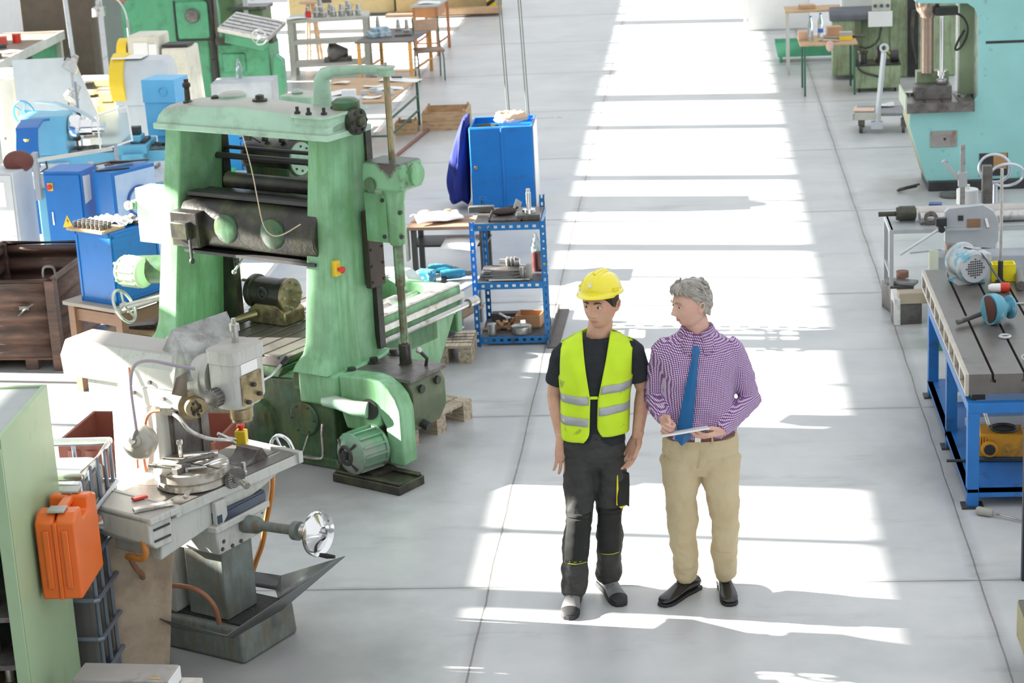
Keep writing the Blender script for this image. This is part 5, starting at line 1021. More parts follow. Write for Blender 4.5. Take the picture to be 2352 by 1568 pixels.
O('pole', G().tube([(0,0,0),(0,0,1.35)], .014, 8), GRY, pst); O('arm', G().tube([(0,0,1.0),(-.15,0,1.12),(-.45,-.02,1.16)], .016, 8, sm=1).tube([(-.25,0,1.14),(.05,-.05,1.05),(.22,-.1,.93),(.30,-.12,.86)], .022, 8, sm=1), LGRY, pst); O('clamp', G().cyl((0,0,.98),(0,0,1.05),.022), DARK, pst)
lbx = T('light_blue_cabinet', 'light blue upright machine head with yellow and white sticker', 'cabinet', (-5.76,20.85,0), -12)
O('head', G().frus((0,0,.36,.30,.78),(0,-.02,.36,.30,1.36)), M((.14,.48,.78), .38, 0, .04, name='light_blue_paint'), lbx, bev=.006); O('upper_cover', G().box(-.006,-.03,1.13,.366,.31,1.37), M((.14,.48,.78), .38, 0, .04), lbx, bev=.006)
O('logo_ring', G().torus((.23,-.036,1.25), (0,1,0), .045, .006, 24, 6), M((.14,.48,.78), .38, 0, .04), lbx); O('stand', G().box(.08,.05,0,.28,.25,.78), BLUL, lbx)
stk = O('sticker', G().box(.25,-.014,.90,.31,-.008,1.0), PAPER, lbx); O('sticker_mark', G().box(.265,-.016,.905,.297,-.013,.94), YEL, stk)
bsh = T('chip_guard', 'clear plastic splash guard in a white frame beside the light blue cabinet', 'guard', (-5.95,19.75,0), 25)
O('frame', G().tube([(0,0,.85),(0,0,1.20),(.30,.0,1.26),(.32,.0,.92)], .014, 6, closed=True), PAPER, bsh); O('pane', G().box(.02,-.003,.88,.30,.003,1.2), GLASSY, bsh); O('stand', G().cyl((.15,0,0),(.15,0,.9),.02), GRY, bsh)
wb = T('lathe', 'grey and blue lathe bed covered with tools behind the blue cabinets', 'lathe', (-6.35,18.7,0), 6)
O('bed', G().box(0,0,.70,1.3,.35,.84), M((.52,.56,.60), .45, 0, .15, 8, (.2,.2,.2), .3, 8), wb, bev=.01); O('base', G().box(.05,.03,0,1.25,.32,.70), CYL, wb, bev=.01); O('cross_bar', G().bar((.1,-.02,.98),(.8,.05,1.04),.05,.03), M((.62,.62,.55), .5), wb); O('bracket', G().box(.05,-.05,.6,.10,.05,1.05), GRY, wb)
fwr = random.Random(11); CLN = [('dark steel lever','lever'),('bright chuck key','key'),('dark blue grease rag','rag'),('small steel bracket','bracket'),('round steel collar','collar'),('brass coloured bush','bush'),('oily tool holder','tool holder'),('short steel rod','rod')]
plc = ['at the left end of','left of the middle of','near the front of','in the middle of','behind the middle of','right of the middle of','near the right end of','at the right end of']
for i, (lb, ct) in enumerate(CLN):
    g = [G().tube([(-.08,0,.01),(.05,0,.02),(.1,.03,.10)], .01, 8), G().cyl((-.05,0,.02),(.06,0,.02),.018).cyl((.06,-.06,.02),(.06,.06,.02),.008), G().sph((0,0,.03),(.10,.07,.04),12,8), G().box(-.05,-.03,0,.05,.03,.02).box(-.05,-.03,0,-.03,.03,.08), G().lathe([(.04,0),(.045,.01),(.045,.05),(.03,.05),(.03,0)], (0,0,0), (0,0,1), 20), G().cyl((0,0,0),(0,0,.07),.03), G().box(-.07,-.025,0,.07,.025,.04), G().cyl((-.09,0,.015),(.09,0,.015),.015)][i]
    one(ct.replace(' ','_'), g, [DARK,CHR,M((.03,.10,.18),.8),STL,STL,BRASS,OILM,DSTL][i], f'{lb} {plc[i]} the tool-covered lathe bed', ct, (-6.24+i*.155,18.85+.06*math.sin(i*2.2),.841), fwr.uniform(0,180))
bxs = T('blue_crate_bench', 'bright blue low cabinets seen between the columns of the planing machine', 'cabinet', (-4.95,20.3,0), -12)
O('unit', G().box(0,0,0,.30,.35,.88), M((.05,.36,.78), .4, 0, .05), bxs, bev=.006); O('unit', G().box(.31,0,0,.62,.35,.80), M((.05,.36,.78), .4, 0, .05), bxs, bev=.006); O('worktop', G().box(-.05,-.5,.48,.75,-.02,.51), LGRY, bxs); O('leg', G().box(0,-.48,0,.04,-.44,.48), GRY, bxs); O('leg', G().box(.66,-.48,0,.70,-.44,.48), GRY, bxs)
one('plastic_tray', G().add([(-.09,-.05,0),(.09,-.05,0),(.09,.05,0),(-.09,.05,0),(-.11,-.07,.05),(.11,-.07,.05),(.11,.07,.05),(-.11,.07,.05)], [(0,3,2,1),(0,1,5,4),(1,2,6,5),(2,3,7,6),(3,0,4,7)]), M((.03,.62,.18), .35), 'small green plastic tray seen between the planing machine columns', 'tray', (-4.80,20.05,.512), -10, thick=.004)
one('wooden_block', G().box(-.06,-.03,0,.06,.03,.03), WOODX, 'small wooden piece lying in the green plastic tray', 'block', (-4.80,20.05,.52), 10)

# ---------------------------------------------------------------- far left background
pl2 = T('planing_machine', 'bright green shaping machine with tilted slotted table and round ram gauge', 'machine', (-7.45,26.6,0), -4); pl2.scale = (1.07,1,1)
G2 = M((.10,.39,.21), .38, 0, .10, 3, (.03,.10,.05), .25, 3, soft=.15, name='bright_green_paint')
O('column', G().prism([(-.1,0),(1.0,0),(1.0,1.3),(.95,1.75),(.45,1.8),(.30,1.65),(.05,1.58),(-.1,1.42)], 'y', 0, .6), G2, pl2, bev=.04)
O('gear_cover', G().prism(rrect(.62,1.0,1.02,1.48,.04), 'y', -.05, .0), G2, pl2, bev=.01); O('cover_frame', G().tube([(.60,-.03,.98),(.60,-.03,1.50)], .012, 6).tube([(.60,-.03,.98),(1.04,-.03,.98)], .012, 6).tube([(1.06,-.03,.40),(1.06,-.03,1.7)], .02, 6), DARK, pl2)
O('gauge', G().lathe([(.09,0),(.095,.02),(.08,.05),(.04,.055)], (.83,-.05,1.30), (.83,-1,1.30), 28), DSTL, pl2)
O('ways', G().box(1.0,-.02,.2,1.10,.1,1.7), OILM, pl2); O('rack', G().box(1.01,-.06,.15,1.06,-.02,.72), DARK, pl2)
kn2 = O('knee', G().box(1.1,-.05,.35,1.75,.45,.92).box(1.15,-.08,.55,1.45,-.04,.80).prism([(1.65,.0),(1.92,.0),(1.92,.70),(1.82,.78),(1.78,.40),(1.65,.25)], 'y', -.15, .05), G2, pl2, bev=.02)
O('hand_wheel', G().wheel((1.74,-.42,1.05), (.2,1,.1), .095, .011, 3).cyl((1.74,-.42,1.05),(1.72,-.1,1.0),.02), CHR, kn2); O('cross_slide', G().box(1.1,-.1,.92,1.82,.1,1.0), OILM, kn2)
tl = Matrix.Translation((1.55,-.05,1.14)) @ Euler((R(14),R(12),R(-8))).to_matrix().to_4x4()
O('slotted_table', G().merge(G().box(-.32,-.28,-.03,.34,.28,.03), tl), STL, kn2, bev=.004); O('table_slots', G().merge(G().box(-.30,-.20,.031,.32,-.19,.034).box(-.30,-.10,.031,.32,-.09,.034).box(-.30,0,.031,.32,.01,.034).box(-.30,.10,.031,.32,.11,.034).box(-.30,.20,.031,.32,.21,.034), tl), DARK, kn2); O('table_base', G().merge(G().box(-.25,-.22,-.20,.26,.2,-.03), tl), G2, kn2, bev=.01)
pl3 = T('planing_machine', 'olive green machine behind the bright green shaping machine', 'machine', (-6.72,28.2,0), -3)
O('column', G().box(0,0,0,.35,.5,1.7).box(.3,0,.6,.72,.5,1.15).box(.3,.02,0,.70,.4,.6), M((.16,.24,.12), .45, 0, .12, 4, (.08,.08,.05), .34, 4, name='dark_olive_paint'), pl3, bev=.03); O('gauge', G().torus((.62,-.10,1.38), (.1,1,0), .085, .016, 24, 8).cyl((.62,-.08,1.38),(.62,.0,1.38),.05), CHR, pl3); O('table', G().box(.25,-.1,1.15,.80,.3,1.19), DSTL, pl3); O('guide', G().box(.46,-.02,.9,.52,.02,1.7), WHT, pl3)
gcb = panelbox('grey_cabinet', 'low grey steel box cabinet in front of the bright green shaping machine', 'cabinet', (-5.90,24.35,0), 2, .74, .48, .74, M((.42,.45,.48), .45, .1, .08, 4, (.6,.62,.64), .4, 4, soft=.2, name='brushed_grey_sheet'), door=False)
one('bottle', G().lathe([(.035,0),(.037,.02),(.037,.15),(.018,.20),(.014,.215),(.014,.24)], (0,0,0), (0,0,1), 16), GLASSY, 'clear plastic bottle standing on the low grey steel box cabinet', 'bottle', (-5.62,24.72,.742))
gwc = panelbox('grey_locker', 'pale grey cabinet with round lock behind the planing machine crossbeam', 'cabinet', (-4.78,22.95,0), -2, .86, .45, .70, M((.55,.57,.58), .5, 0, .05))
O('lock', G().cyl((.74,-.02,.60),(.74,0,.60),.02), DARK, gwc)
# greens behind: tables, bench, chairs
GM = M((.05,.14,.10), .5, 0, .1, name='dark_green_tube')
def table(name, label, loc, rz, w_, d_, h_, mt, ml, s=.03, rails=True, th=.025, cat='table'):
    t = T(name, label, cat, loc, rz); O('table_top', G().box(0,0,h_-th,w_,d_,h_), mt, t, bev=.003); legs4(t, s, s, w_-s, d_-s, h_-th, s, ml)
    if rails:
        O('rail', G().box(s,s/2,.18,w_-s,s*1.2,.20), ml, t); O('rail', G().box(s/2,s,.18,s*1.2,d_-s,.20), ml, t); O('rail', G().box(w_-s*1.2,s,.18,w_-s/2,d_-s,.20), ml, t)
    return t
tp = table('trestle_table', 'long wooden trestle table on dark green tubes covered with papers', (-4.68,23.55,0), -4, 1.08, 1.75, .60, WOODX, GM)
OS('rung', G().box(.02,.05,.36,.04,.8,.38).box(1.04,.05,.36,1.06,1.7,.38), GM, tp)
for i, (x, y, w_, d_, rz, lb) in enumerate(((-3.72,24.35,.32,.22,15,'large white drawing sheet at the right rear of the trestle table'),(-3.68,24.95,.50,.25,-12,'widest white paper sheet hanging over the far end of the trestle table'),(-3.95,24.55,.24,.12,25,'narrow white paper strip at the left rear of the trestle table'),(-3.85,23.75,.22,.16,-5,'white paper stack at the near end of the trestle table'),(-4.35,24.1,.40,.26,30,'wide white paper at the left middle of the trestle table'),(-4.40,24.85,.22,.12,-20,'small white paper at the far left corner of the trestle table'))):
    one('paper_sheet', G().grid(lambda u, v: ((u-.5)*w_, (v-.5)*d_, .004+.010*math.sin(u*4+i)), 8, 3), PAPER, lb, 'paper', (x,y,.603+.003*i), rz, thick=.003, ang=180)
one('marker', G().box(-.07,-.012,0,.07,.012,.02), DARK, 'black instrument lying on the widest paper sheet of the trestle table', 'instrument', (-3.72,24.95,.632), -15, bev=.004)
for i, (x, y) in enumerate(((-3.98,24.0),(-3.90,24.15),(-3.70,24.12),(-3.66,23.95),(-3.80,23.98))): one('measuring_block', G().box(-.035,-.03,0,.035,.03,.05), M((.55,.60,.66), .5), ['pale blue-grey block at the left of the trestle table','pale blue-grey block second from the left on the trestle table','pale blue-grey block beside the drawing sheet on the trestle table','pale blue-grey block nearest the right edge of the trestle table','pale blue-grey block in the middle of the trestle table'][i], 'block', (x,y,.602), 20*i, bev=.003)
one('small_carton', G().box(-.08,-.06,0,.08,.06,.10), WHT, 'white carton standing on the right end of the pale grey cabinet', 'carton', (-4.02,23.18,.702), 5, bev=.003)
ot = table('orange_table', 'dark-topped table on orange wooden legs with lathe tools on it', (-4.78,28.3,0), -6, .82, 1.3, .62, M((.17,.15,.14), .6), M((.70,.34,.08), .5, name='orange_wood'), .045)
one('blue_tool_case', G().box(-.16,-.12,0,.16,.12,.08).box(-.10,-.10,.08,.14,.08,.13), M((.12,.30,.42), .5, 0, .3, 20, (.6,.65,.68), .5, 12), 'blue and grey power tool lying on the orange-legged table', 'tool', (-4.50,28.75,.622), 20, bev=.01)
for i, (x, y, h, lb) in enumerate(((-4.60,29.35,.20,'tallest silver taper shank at the back left of the orange-legged table'),(-4.30,29.3,.16,'silver taper shank at the back of the orange-legged table'),(-4.15,29.1,.18,'silver taper shank at the back right of the orange-legged table'))): one('taper_shank', G().lathe([(.05,0),(.05,.03),(.035,.04),(.02,h)], (0,0,0), (0,0,1), 18), STL, lb, 'tool holder', (x,y,.622))
one('steel_offcut', G().box(-.12,-.03,0,.12,.03,.03), DSTL, 'dark steel strip on the right side of the orange-legged table', 'offcut', (-4.15,28.7,.622), 10)
one('floor_pot', G().lathe([(.07,0),(.09,.04),(.08,.10),(.05,.13)], (0,0,0), (0,0,1), 20), M((.05,.12,.14), .4), 'dark green pot on the floor under the orange-legged table', 'pot', (-4.55,28.3,0))
BEN = M((.50,.50,.45), .55, 0, .1, name='beige_grey_steel')
be = T('work_bench', 'beige steel workbench with shelves behind the bright green machine', 'bench', (-5.85,29.0,0), 5)
O('bench_top', G().box(0,0,.82,1.15,.60,.87), BEN, be, bev=.005); legs4(be,.04,.04,1.11,.56,.82,.07,BEN); O('shelf', G().box(.05,.05,.50,1.1,.55,.52), BEN, be); O('shelf', G().box(.05,.05,.18,1.1,.55,.22), BEN, be)
tsm = None; pp = [(.30,.15,.16),(.42,.16,.15),(.52,.14,.13),(.60,.40,.15),(.66,.15,.15),(.78,.14,.17),(.90,.16,.16),(1.02,.14,.16),(.45,.42,.24),(.85,.42,.18)]
for i, (x, y, h) in enumerate(pp):
    p = (-5.85+x*math.cos(R(5))-y*math.sin(R(5)), 29.0+x*math.sin(R(5))+y*math.cos(R(5)), .872)
    if tsm is None: tsm = one('taper_tool', G().lathe([(.045,0),(.045,.05),(.05,.055),(.05,.07),(.036,.08),(.028,.15)], (0,0,0), (0,0,1), 18), STL, 'silver steel taper tool standing in the row on the beige workbench', 'tool holder', p, 0, 'taper tools in a row on the beige workbench')
    else: dup(tsm, p, scale=(1,1,h/.15))
one('red_mug', G().lathe([(.035,0),(.04,.02),(.04,.10),(.034,.10)], (0,0,0), (0,0,1), 20), RED, 'red mug on the beige workbench', 'mug', (-5.55,29.12,.872))
one('paper_sheet', G().grid(lambda u, v: ((u-.5)*.38, (v-.5)*.2, .006+.012*math.sin(u*4)), 8, 3), PAPER, 'white sheet on the left end of the beige workbench', 'paper', (-5.68,29.1,.873), 20, thick=.003, ang=180)
one('machine_part', G().lathe([(.06,0),(.14,.03),(.15,.10),(.10,.20),(.05,.30)], (-.15,0,.12), (1,0,.12), 20).box(-.2,-.08,0,.2,.08,.06), DSTL, 'large round machine part lying on the lower shelf of the beige workbench', 'machine part', (-5.2,29.3,.221), 10)
one('pallet_stack', G().box(-.26,-.2,0,.26,.2,.015).box(-.26,-.2,.07,.26,.2,.09).box(-.24,-.18,.015,-.16,.18,.07).box(.16,-.18,.015,.24,.18,.07).box(-.04,-.18,.015,.04,.18,.07), WOODX, 'sunlit pale pallet on the floor in front of the beige workbench', 'pallet', (-5.25,27.2,0), 5)
stl = T('stool', 'round pale stool behind the beige workbench', 'stool', (-5.75,30.4,0)); O('seat', G().lathe([(.02,.0),(.17,.01),(.17,.03),(.02,.05)], (0,0,.92), (0,0,2), 24), WOODX, stl)
for a in range(4): O('leg', G().bar((.05*math.cos(a*PI/2+.7),.05*math.sin(a*PI/2+.7),.93),(.14*math.cos(a*PI/2+.7),.14*math.sin(a*PI/2+.7),0),.03), WOODX, stl)
sdk = table('school_desk', 'small orange-brown wooden desk with papers near the back', (-4.33,30.9,0), -5, .42, .9, .76, M((.40,.42,.40), .5), M((.36,.15,.07), .5, name='red_brown_wood'), .04)
O('drawer_box', G().box(.02,.02,.58,.40,.6,.74), M((.50,.22,.09), .5), sdk, bev=.005)
one('paper_sheet', G().grid(lambda u, v: ((u-.5)*.34, (v-.5)*.3, .006+.008*math.sin(u*5)), 8, 3), PAPER, 'white papers lying on the small orange-brown desk', 'paper', (-4.08,31.2,.762), 8, thick=.004, ang=180)
chr_ = T('chair', 'brown-seated tube chair beside the orange-legged table', 'chair', (-3.80,28.7,0), 15)
O('seat', G().box(-.20,-.18,.40,.20,.20,.43), M((.28,.19,.13), .6), chr_, bev=.01); O('backrest', G().box(-.17,.20,.66,.17,.22,.82), M((.50,.33,.22), .6), chr_, bev=.008)
for x in (-.18,.18): O('leg', G().tube([(x,-.17,0),(x,-.16,.40),(x,.20,.41),(x,.24,.85)], .011, 6, sm=1), GM, chr_); O('leg', G().tube([(x,.26,0),(x,.19,.40)], .011, 6), GM, chr_)
# wooden crates on the floor
def crate(name, label, loc, rz, w_, d_, h_, n):
    t = T(name, label, 'crate', loc, rz)
    for k in range(n):
        z0 = .015+k*(h_-.015)/n; z1 = z0+(h_-.015)/n-.008; O('plank', G().box(0,0,z0,w_,.018,z1), WOODX, t); O('plank', G().box(0,d_-.018,z0,w_,d_,z1), WOODX, t); O('plank', G().box(0,.018,z0,.018,d_-.018,z1), WOODX, t); O('plank', G().box(w_-.018,.018,z0,w_,d_-.018,z1), WOODX, t)
    O('bottom', G().box(0,0,0,w_,d_,.015), WOODX, t)
    for x, y in ((.018,.018),(w_-.045,.018),(.018,d_-.045),(w_-.045,d_-.045)): O('corner_block', G().box(x,y,.015,x+.027,y+.027,h_+.02), WOODX, t)
    return t
crate('wooden_crate', 'large open wooden crate on the floor between the tables and the blue cabinet', (-3.42,24.75,0), 0, .55, .55, .23, 2)
crate('wooden_crate', 'smaller brown crate on the floor left of the large open crate', (-3.73,24.55,0), 0, .26, .28, .15, 1)
one('pipe', G().cyl((-3.55,23.0,.02),(-3.33,24.9,.02),.018), M((.28,.12,.09), .6), 'long rusty pipe on the floor leading under the large crate', 'pipe')
# left wall furniture
LB = T('wall_bench', 'long bench with green drawers along the left edge of the hall', 'bench', (-9.8,25.6,0), 0)
O('bench_top', G().box(0,0,.87,.85,2.9,.92), M((.28,.23,.18), .6), LB, bev=.004); O('edge', G().box(.85,0,.80,.88,2.9,.92), M((.55,.57,.55), .5), LB); O('drawer_unit', G().box(.1,.2,.0,.8,1.3,.87), G2, LB, bev=.006); O('drawer_unit', G().box(.1,1.6,0,.8,2.7,.87), G2, LB, bev=.006); O('leg', G().box(.76,2.8,0,.84,2.88,.87), M((.6,.6,.55), .5), LB); O('leg', G().box(.76,1.4,0,.84,1.48,.87), DARK, LB)
for i, (x, y, m, lb, ct, g) in enumerate(((-9.25,27.4,RED,'red tin standing at the back end of the left wall bench','tin',G().cyl((0,0,0),(0,0,.12),.06)),(-9.4,27.25,M((.7,.1,.08),.4),'red and cream carton beside the red tin on the left wall bench','carton',G().box(-.06,-.06,0,.06,.06,.11)),(-9.35,26.9,DARK,'dark sorted screws box on the left wall bench','box',G().box(-.1,-.06,0,.1,.06,.05)),(-9.15,26.0,DSTL,'dark machine vice at the near end of the left wall bench','vice',G().box(-.12,-.08,0,.12,.08,.06).box(-.1,-.06,.06,-.04,.06,.14).box(.03,-.06,.06,.08,.06,.14)),(-9.1,26.5,PAPER,'white papers on the front edge of the left wall bench','paper',G().box(-.15,-.1,0,.15,.1,.01)))): one(ct, g, m, lb, ct, (x,y,.921), 15*i)
lk = panelbox('locker', 'ivory wall locker with keyhole at the upper left edge', 'locker', (-10.85,26.9,0), 0, .95, .5, 2.6, M((.78,.77,.70), .5, 0, .04)); O('keyhole', G().cyl((.88,-.03,1.6),(.88,0,1.6),.015), DARK, lk)
one('locker', G().box(-.5,0,0,.5,.4,2.6), M((.13,.10,.08), .6, 0, .15), 'dark brown metal locker behind the left wall bench', 'locker', (-9.15,28.9,0), bev=.006)
pc = T('support_column', 'grey-green column casing with an orange spiral air hose beside it', 'column', (-8.6,29.4,0), 0)
O('casing', G().box(0,0,0,.45,.4,2.6), M((.28,.34,.33), .5, 0, .05), pc); O('casing', G().box(.46,-.05,0,.64,.4,2.6), M((.50,.54,.50), .5, 0, .05), pc); O('casing', G().box(.65,-.03,0,.86,.4,2.6), M((.42,.48,.43), .5, 0, .05), pc); O('switch', G().box(.80,-.05,1.05,.85,-.03,1.12), WHT, pc)
one('air_hose', G().tube([(0,0,2.2),(0,0,1.75),(.02,0,1.62),(.10,0,1.55),(.26,-.02,1.53),(.30,-.02,1.42),(.20,-.02,1.28),(.18,-.02,1.22),(.32,-.02,1.22),(.40,-.02,1.12),(.32,-.02,.98),(.30,-.02,.92),(.46,-.02,.92),(.50,-.02,.8)], .012, 6, sm=2), M((.72,.27,.10), .5), 'orange spiral air hose hanging in front of the grey-green column', 'hose', (-8.55,29.25,0))
one('air_regulator', G().lathe([(.02,0),(.035,.02),(.035,.16),(.02,.18),(.02,.24)], (0,0,0), (0,0,1), 14).box(-.05,-.04,.16,.05,.04,.2), M((.10,.35,.55), .4), 'blue air regulator at the top of the orange spiral hose', 'regulator', (-8.55,29.25,1.78))
one('leaning_pole', G().bar((-8.95,28.7,2.3),(-8.35,27.0,.0),.06,.04), M((.55,.58,.60), .4, .3), 'grey steel pole leaning between the wall bench and the column', 'pole')
sh_ = T('storage_rack', 'tall grey-green storage rack in shadow behind the column', 'rack', (-7.75,29.6,0))
legs4(sh_, 0,0,.75,.5,2.6,.05, M((.30,.34,.31), .5), 'post')
for z in (.4,.9,1.35,1.8): O('shelf', G().box(0,0,z,.75,.5,z+.05), M((.24,.27,.25), .6), sh_)
one('storage_box', G().box(-.22,-.15,0,.22,.15,.28), M((.30,.33,.36), .5), 'grey storage box on the upper shelf of the dark rack', 'box', (-7.35,29.85,1.4)); one('scrap_bin', G().box(-.25,-.18,0,.25,.18,.30), M((.06,.05,.045), .7), 'dark scrap bin on the lower shelf of the dark rack', 'bin', (-7.38,29.85,.45))
wl2 = T('work_lamp', 'grey hooded lamp on a curved arm in front of the bright green machine', 'lamp', (-7.62,26.2,0)); O('shade', G().lathe([(.03,0),(.035,.06),(.09,.09),(.10,.2),(.095,.2)], (-.10,0,1.58), (-.08,-.02,1.2), 20), STL, wl2); O('arm', G().tube([(-.1,0,1.56),(.0,.0,1.64),(.15,.02,1.60),(.24,.02,1.45),(.26,.02,1.3)], .012, 8, sm=2), LGRY, wl2); O('post', G().cyl((.26,.02,0),(.26,.02,1.32),.02), GRY, wl2)
# far back: yellowish machine base with hazard stripes
fb_ = T('press_bed', 'long ochre machine base with openings along the back of the hall', 'machine', (-7.2,36.0,0), -4)
OCH = M((.42,.33,.16), .6, 0, .15, 3, (.25,.18,.09), .3, 3, name='ochre_paint')
O('body', G().box(0,0,.05,1.9,.6,1.1), OCH, fb_, bev=.01); O('body', G().box(1.95,-.1,.05,3.7,.6,.62), OCH, fb_, bev=.01); O('sill', G().box(1.8,-.35,0,3.8,-.1,.05), M((.25,.17,.12), .6), fb_)
for x in (.5,2.4,3.2): O('opening', G().box(x,-.108 if x > 1.9 else -.008,.25,x+.28,.0,.42), DARK, fb_)
hz = G(); 
O('hazard_panel', G().box(3.55,-.125,.05,3.70,-.105,.62), YEL, fb_); O('hazard_stripes', G().prism([(3.55,.1),(3.70,.2),(3.70,.28),(3.55,.18)], 'y', -.13, -.124).prism([(3.55,.32),(3.70,.42),(3.70,.5),(3.55,.4)], 'y', -.13, -.124), DARK, fb_)
one('timber', G().box(-.7,-.1,0,.7,.1,.10), M((.5,.32,.18), .6), 'brown timber beam on the sill of the ochre machine base', 'timber', (-4.1,35.3,.052), -4)
# hanging chain ropes
for i, (x, lb) in enumerate(((-1.99,'left'),(-1.79,'right'))):
    rp = T('hoist_rope', lb+' pair of thin hoist ropes hanging behind the blue tool locker', 'rope', (x,20.95,0))
    for dx in (-.012,.012): O('strand', G().cyl((dx,0,.75),(dx-.09,0,4.2),.006,n=6), M((.20,.23,.18), .6), rp)
# ---------------------------------------------------------------- blue cabinet, rack and vice bench in the middle
bl_ = T('tool_locker', 'bright blue two-door tool locker with padlock and a sack on top', 'cabinet', (-2.335,20.25,0), 1); bl_.scale = (1.12,1.15,.735)
O('body', G().box(0,0,0,.57,.03,1.16).box(0,.03,0,.02,.52,1.16).box(.55,.03,0,.57,.52,1.16).box(0,.50,0,.57,.52,1.16).box(.02,.03,1.06,.55,.50,1.08), BLU, bl_, bev=.004)
O('door', G().box(.005,-.02,.03,.295,-.001,1.15), BLU, bl_, bev=.004); O('door', G().box(.300,-.024,.03,.565,-.001,1.16), BLU, bl_, bev=.004); O('side_strip', G().box(.572,.0,.02,.578,.5,1.14), WHT, bl_)
O('fold', G().box(.285,-.032,.03,.305,-.02,1.15), BLU, bl_, bev=.004)
pdl = O('padlock', G().box(.035,-.045,.60,.065,-.025,.63).torus((.05,-.035,.63), (0,1,0), .011, .003, 14, 6), BRASS, bl_)
sk = T('sack', 'open brown paper sack in clear film on top of the blue tool locker', 'sack', (-1.93,20.50,.860), 0); sk.scale = (1.1,1.1,1.1)
rgs = []
for j, (r, z) in enumerate(((.13,0),(.145,.03),(.14,.06),(.125,.085),(.10,.075),(.07,.06))): rgs.append([(r*(1+.08*math.sin(i*1.9+j))*math.cos(2*PI*i/24), r*.8*(1+.08*math.cos(i*2.3+j))*math.sin(2*PI*i/24), z+.008*math.sin(i*2.7)) for i in range(24)])
O('paper_bag', G().loft(rgs), M((.62,.42,.26), .8, 0, .15), sk, ang=180)
O('plastic_film', G().loft([[(p[0]*1.08, p[1]*1.08, p[2]*1.05) for p in r] for r in rgs[:2]], cap=False), M((.85,.86,.86), .2, 0, .05, tr=.5), sk, thick=.002, ang=25)
one('steel_rule', G().box(-.16,-.008,0,.16,.008,.006), STL, 'thin steel rule sticking out at the right of the locker top', 'rule', (-1.58,20.62,.858), 4); one('dark_rag', G().sph((0,0,.01), (.13,.16,.03), 14, 8), M((.03,.035,.03), .9), 'dark oily rag on the left of the locker top beside the sack', 'rag', (-2.18,20.50,.797))
cw_r = []
for k in range(26):
    v = k/25; b = .03+.17*math.sin(PI*min(1, v*.62+.06))+.02*v; z = .92-v*.84; n_ = 28; ring = []
    for i in range(n_):
        a = 2*PI*i/n_; f = 1+.16*math.sin(a*5+v*4)*v+.07*math.sin(a*9-v*7); ring.append((-.005-b*(.5-.5*math.cos(a))*f*.98-(.03*v), .24+(.20+.04*v)*math.sin(a)*f, z+(.03*math.sin(a*3) if k > 23 else 0)))
    cw_r.append(ring)
one('work_coat', G().loft(cw_r), M((.010,.022,.20), .85, 0, .25, 8, bump=.8, bsc=9, stretch=(1,1,.5), name='dark_blue_cotton'), 'dark blue work coat hanging on the left side of the blue tool locker', 'coat', (-2.345,20.27,0), 0, ang=180)
# slotted angle helper: a strip with real holes
def strip(g, p, q, w_, nrm, t=.004, pitch=.06):
    p = Vector(p); q = Vector(q); d = q-p; L_ = d.length; d.normalize(); n = Vector(nrm).normalized(); s_ = n.cross(d)
    def bx(a, b, c0, c1):
        P = [p+d*x+s_*y+n*z for z in (0, t) for x, y in ((a,c0),(b,c0),(b,c1),(a,c1))]; g.add(P, [(0,3,2,1),(4,5,6,7),(0,1,5,4),(1,2,6,5),(2,3,7,6),(3,0,4,7)])
    bx(0, L_, 0, w_*.3); bx(0, L_, w_*.7, w_); k = 0
    while k*pitch < L_: bx(k*pitch, min(k*pitch+pitch*.55, L_), w_*.3, w_*.7); k += 1
    return g
RB = M((.015,.17,.46), .4, 0, .1, 6, (.03,.06,.12), .2, 6, name='rack_blue_paint')
rk_ = T('slotted_rack', 'blue slotted-angle rack with three shelves full of tools', 'rack', (-1.785,15.48,0), 0)
for x, s_ in ((0,1),(.51,-1)):
    for y, h, e in ((0,1.0,1),(.54,1.08,-1)):
        g = G(); strip(g, (x,y,0), (x,y,h), .04*s_, (0,-1 if e > 0 else 1,0)); strip(g, (x,y,0), (x,y,h), .04, (1 if s_ > 0 else -1,0,0)) if True else 0
        O('post', g, RB, rk_)
for z in (.02,.46,.93):
    for a, b, n in (((0,-.006,z),(.51,-.006,z),(0,-1,0)),((0,.546,z),(.51,.546,z),(0,1,0)),((-.004,0,z),(-.004,.54,z),(-1,0,0)),((.514,0,z),(.514,.54,z),(1,0,0))):
        g = G(); strip(g, a, b, -.055 if False else .055, n); 
        O('beam', G().merge(g, Matrix.Translation((0,0,.055 if n in ((0,-1,0),(1,0,0)) else 0)) if False else None), RB, rk_)
    O('shelf', G().box(.0,.0,z+.045,.51,.54,z+.055), M((.10,.10,.11), .6, .3, .2) if z < .9 else DSTL, rk_)
RX, RY = -1.785, 15.48
def ritem(name, g, m, lb, ct, x, y, z, rz=0, grp=None, **k): return one(name, g, m, lb, ct, (RX+x, RY+y, z), rz, grp, **k)
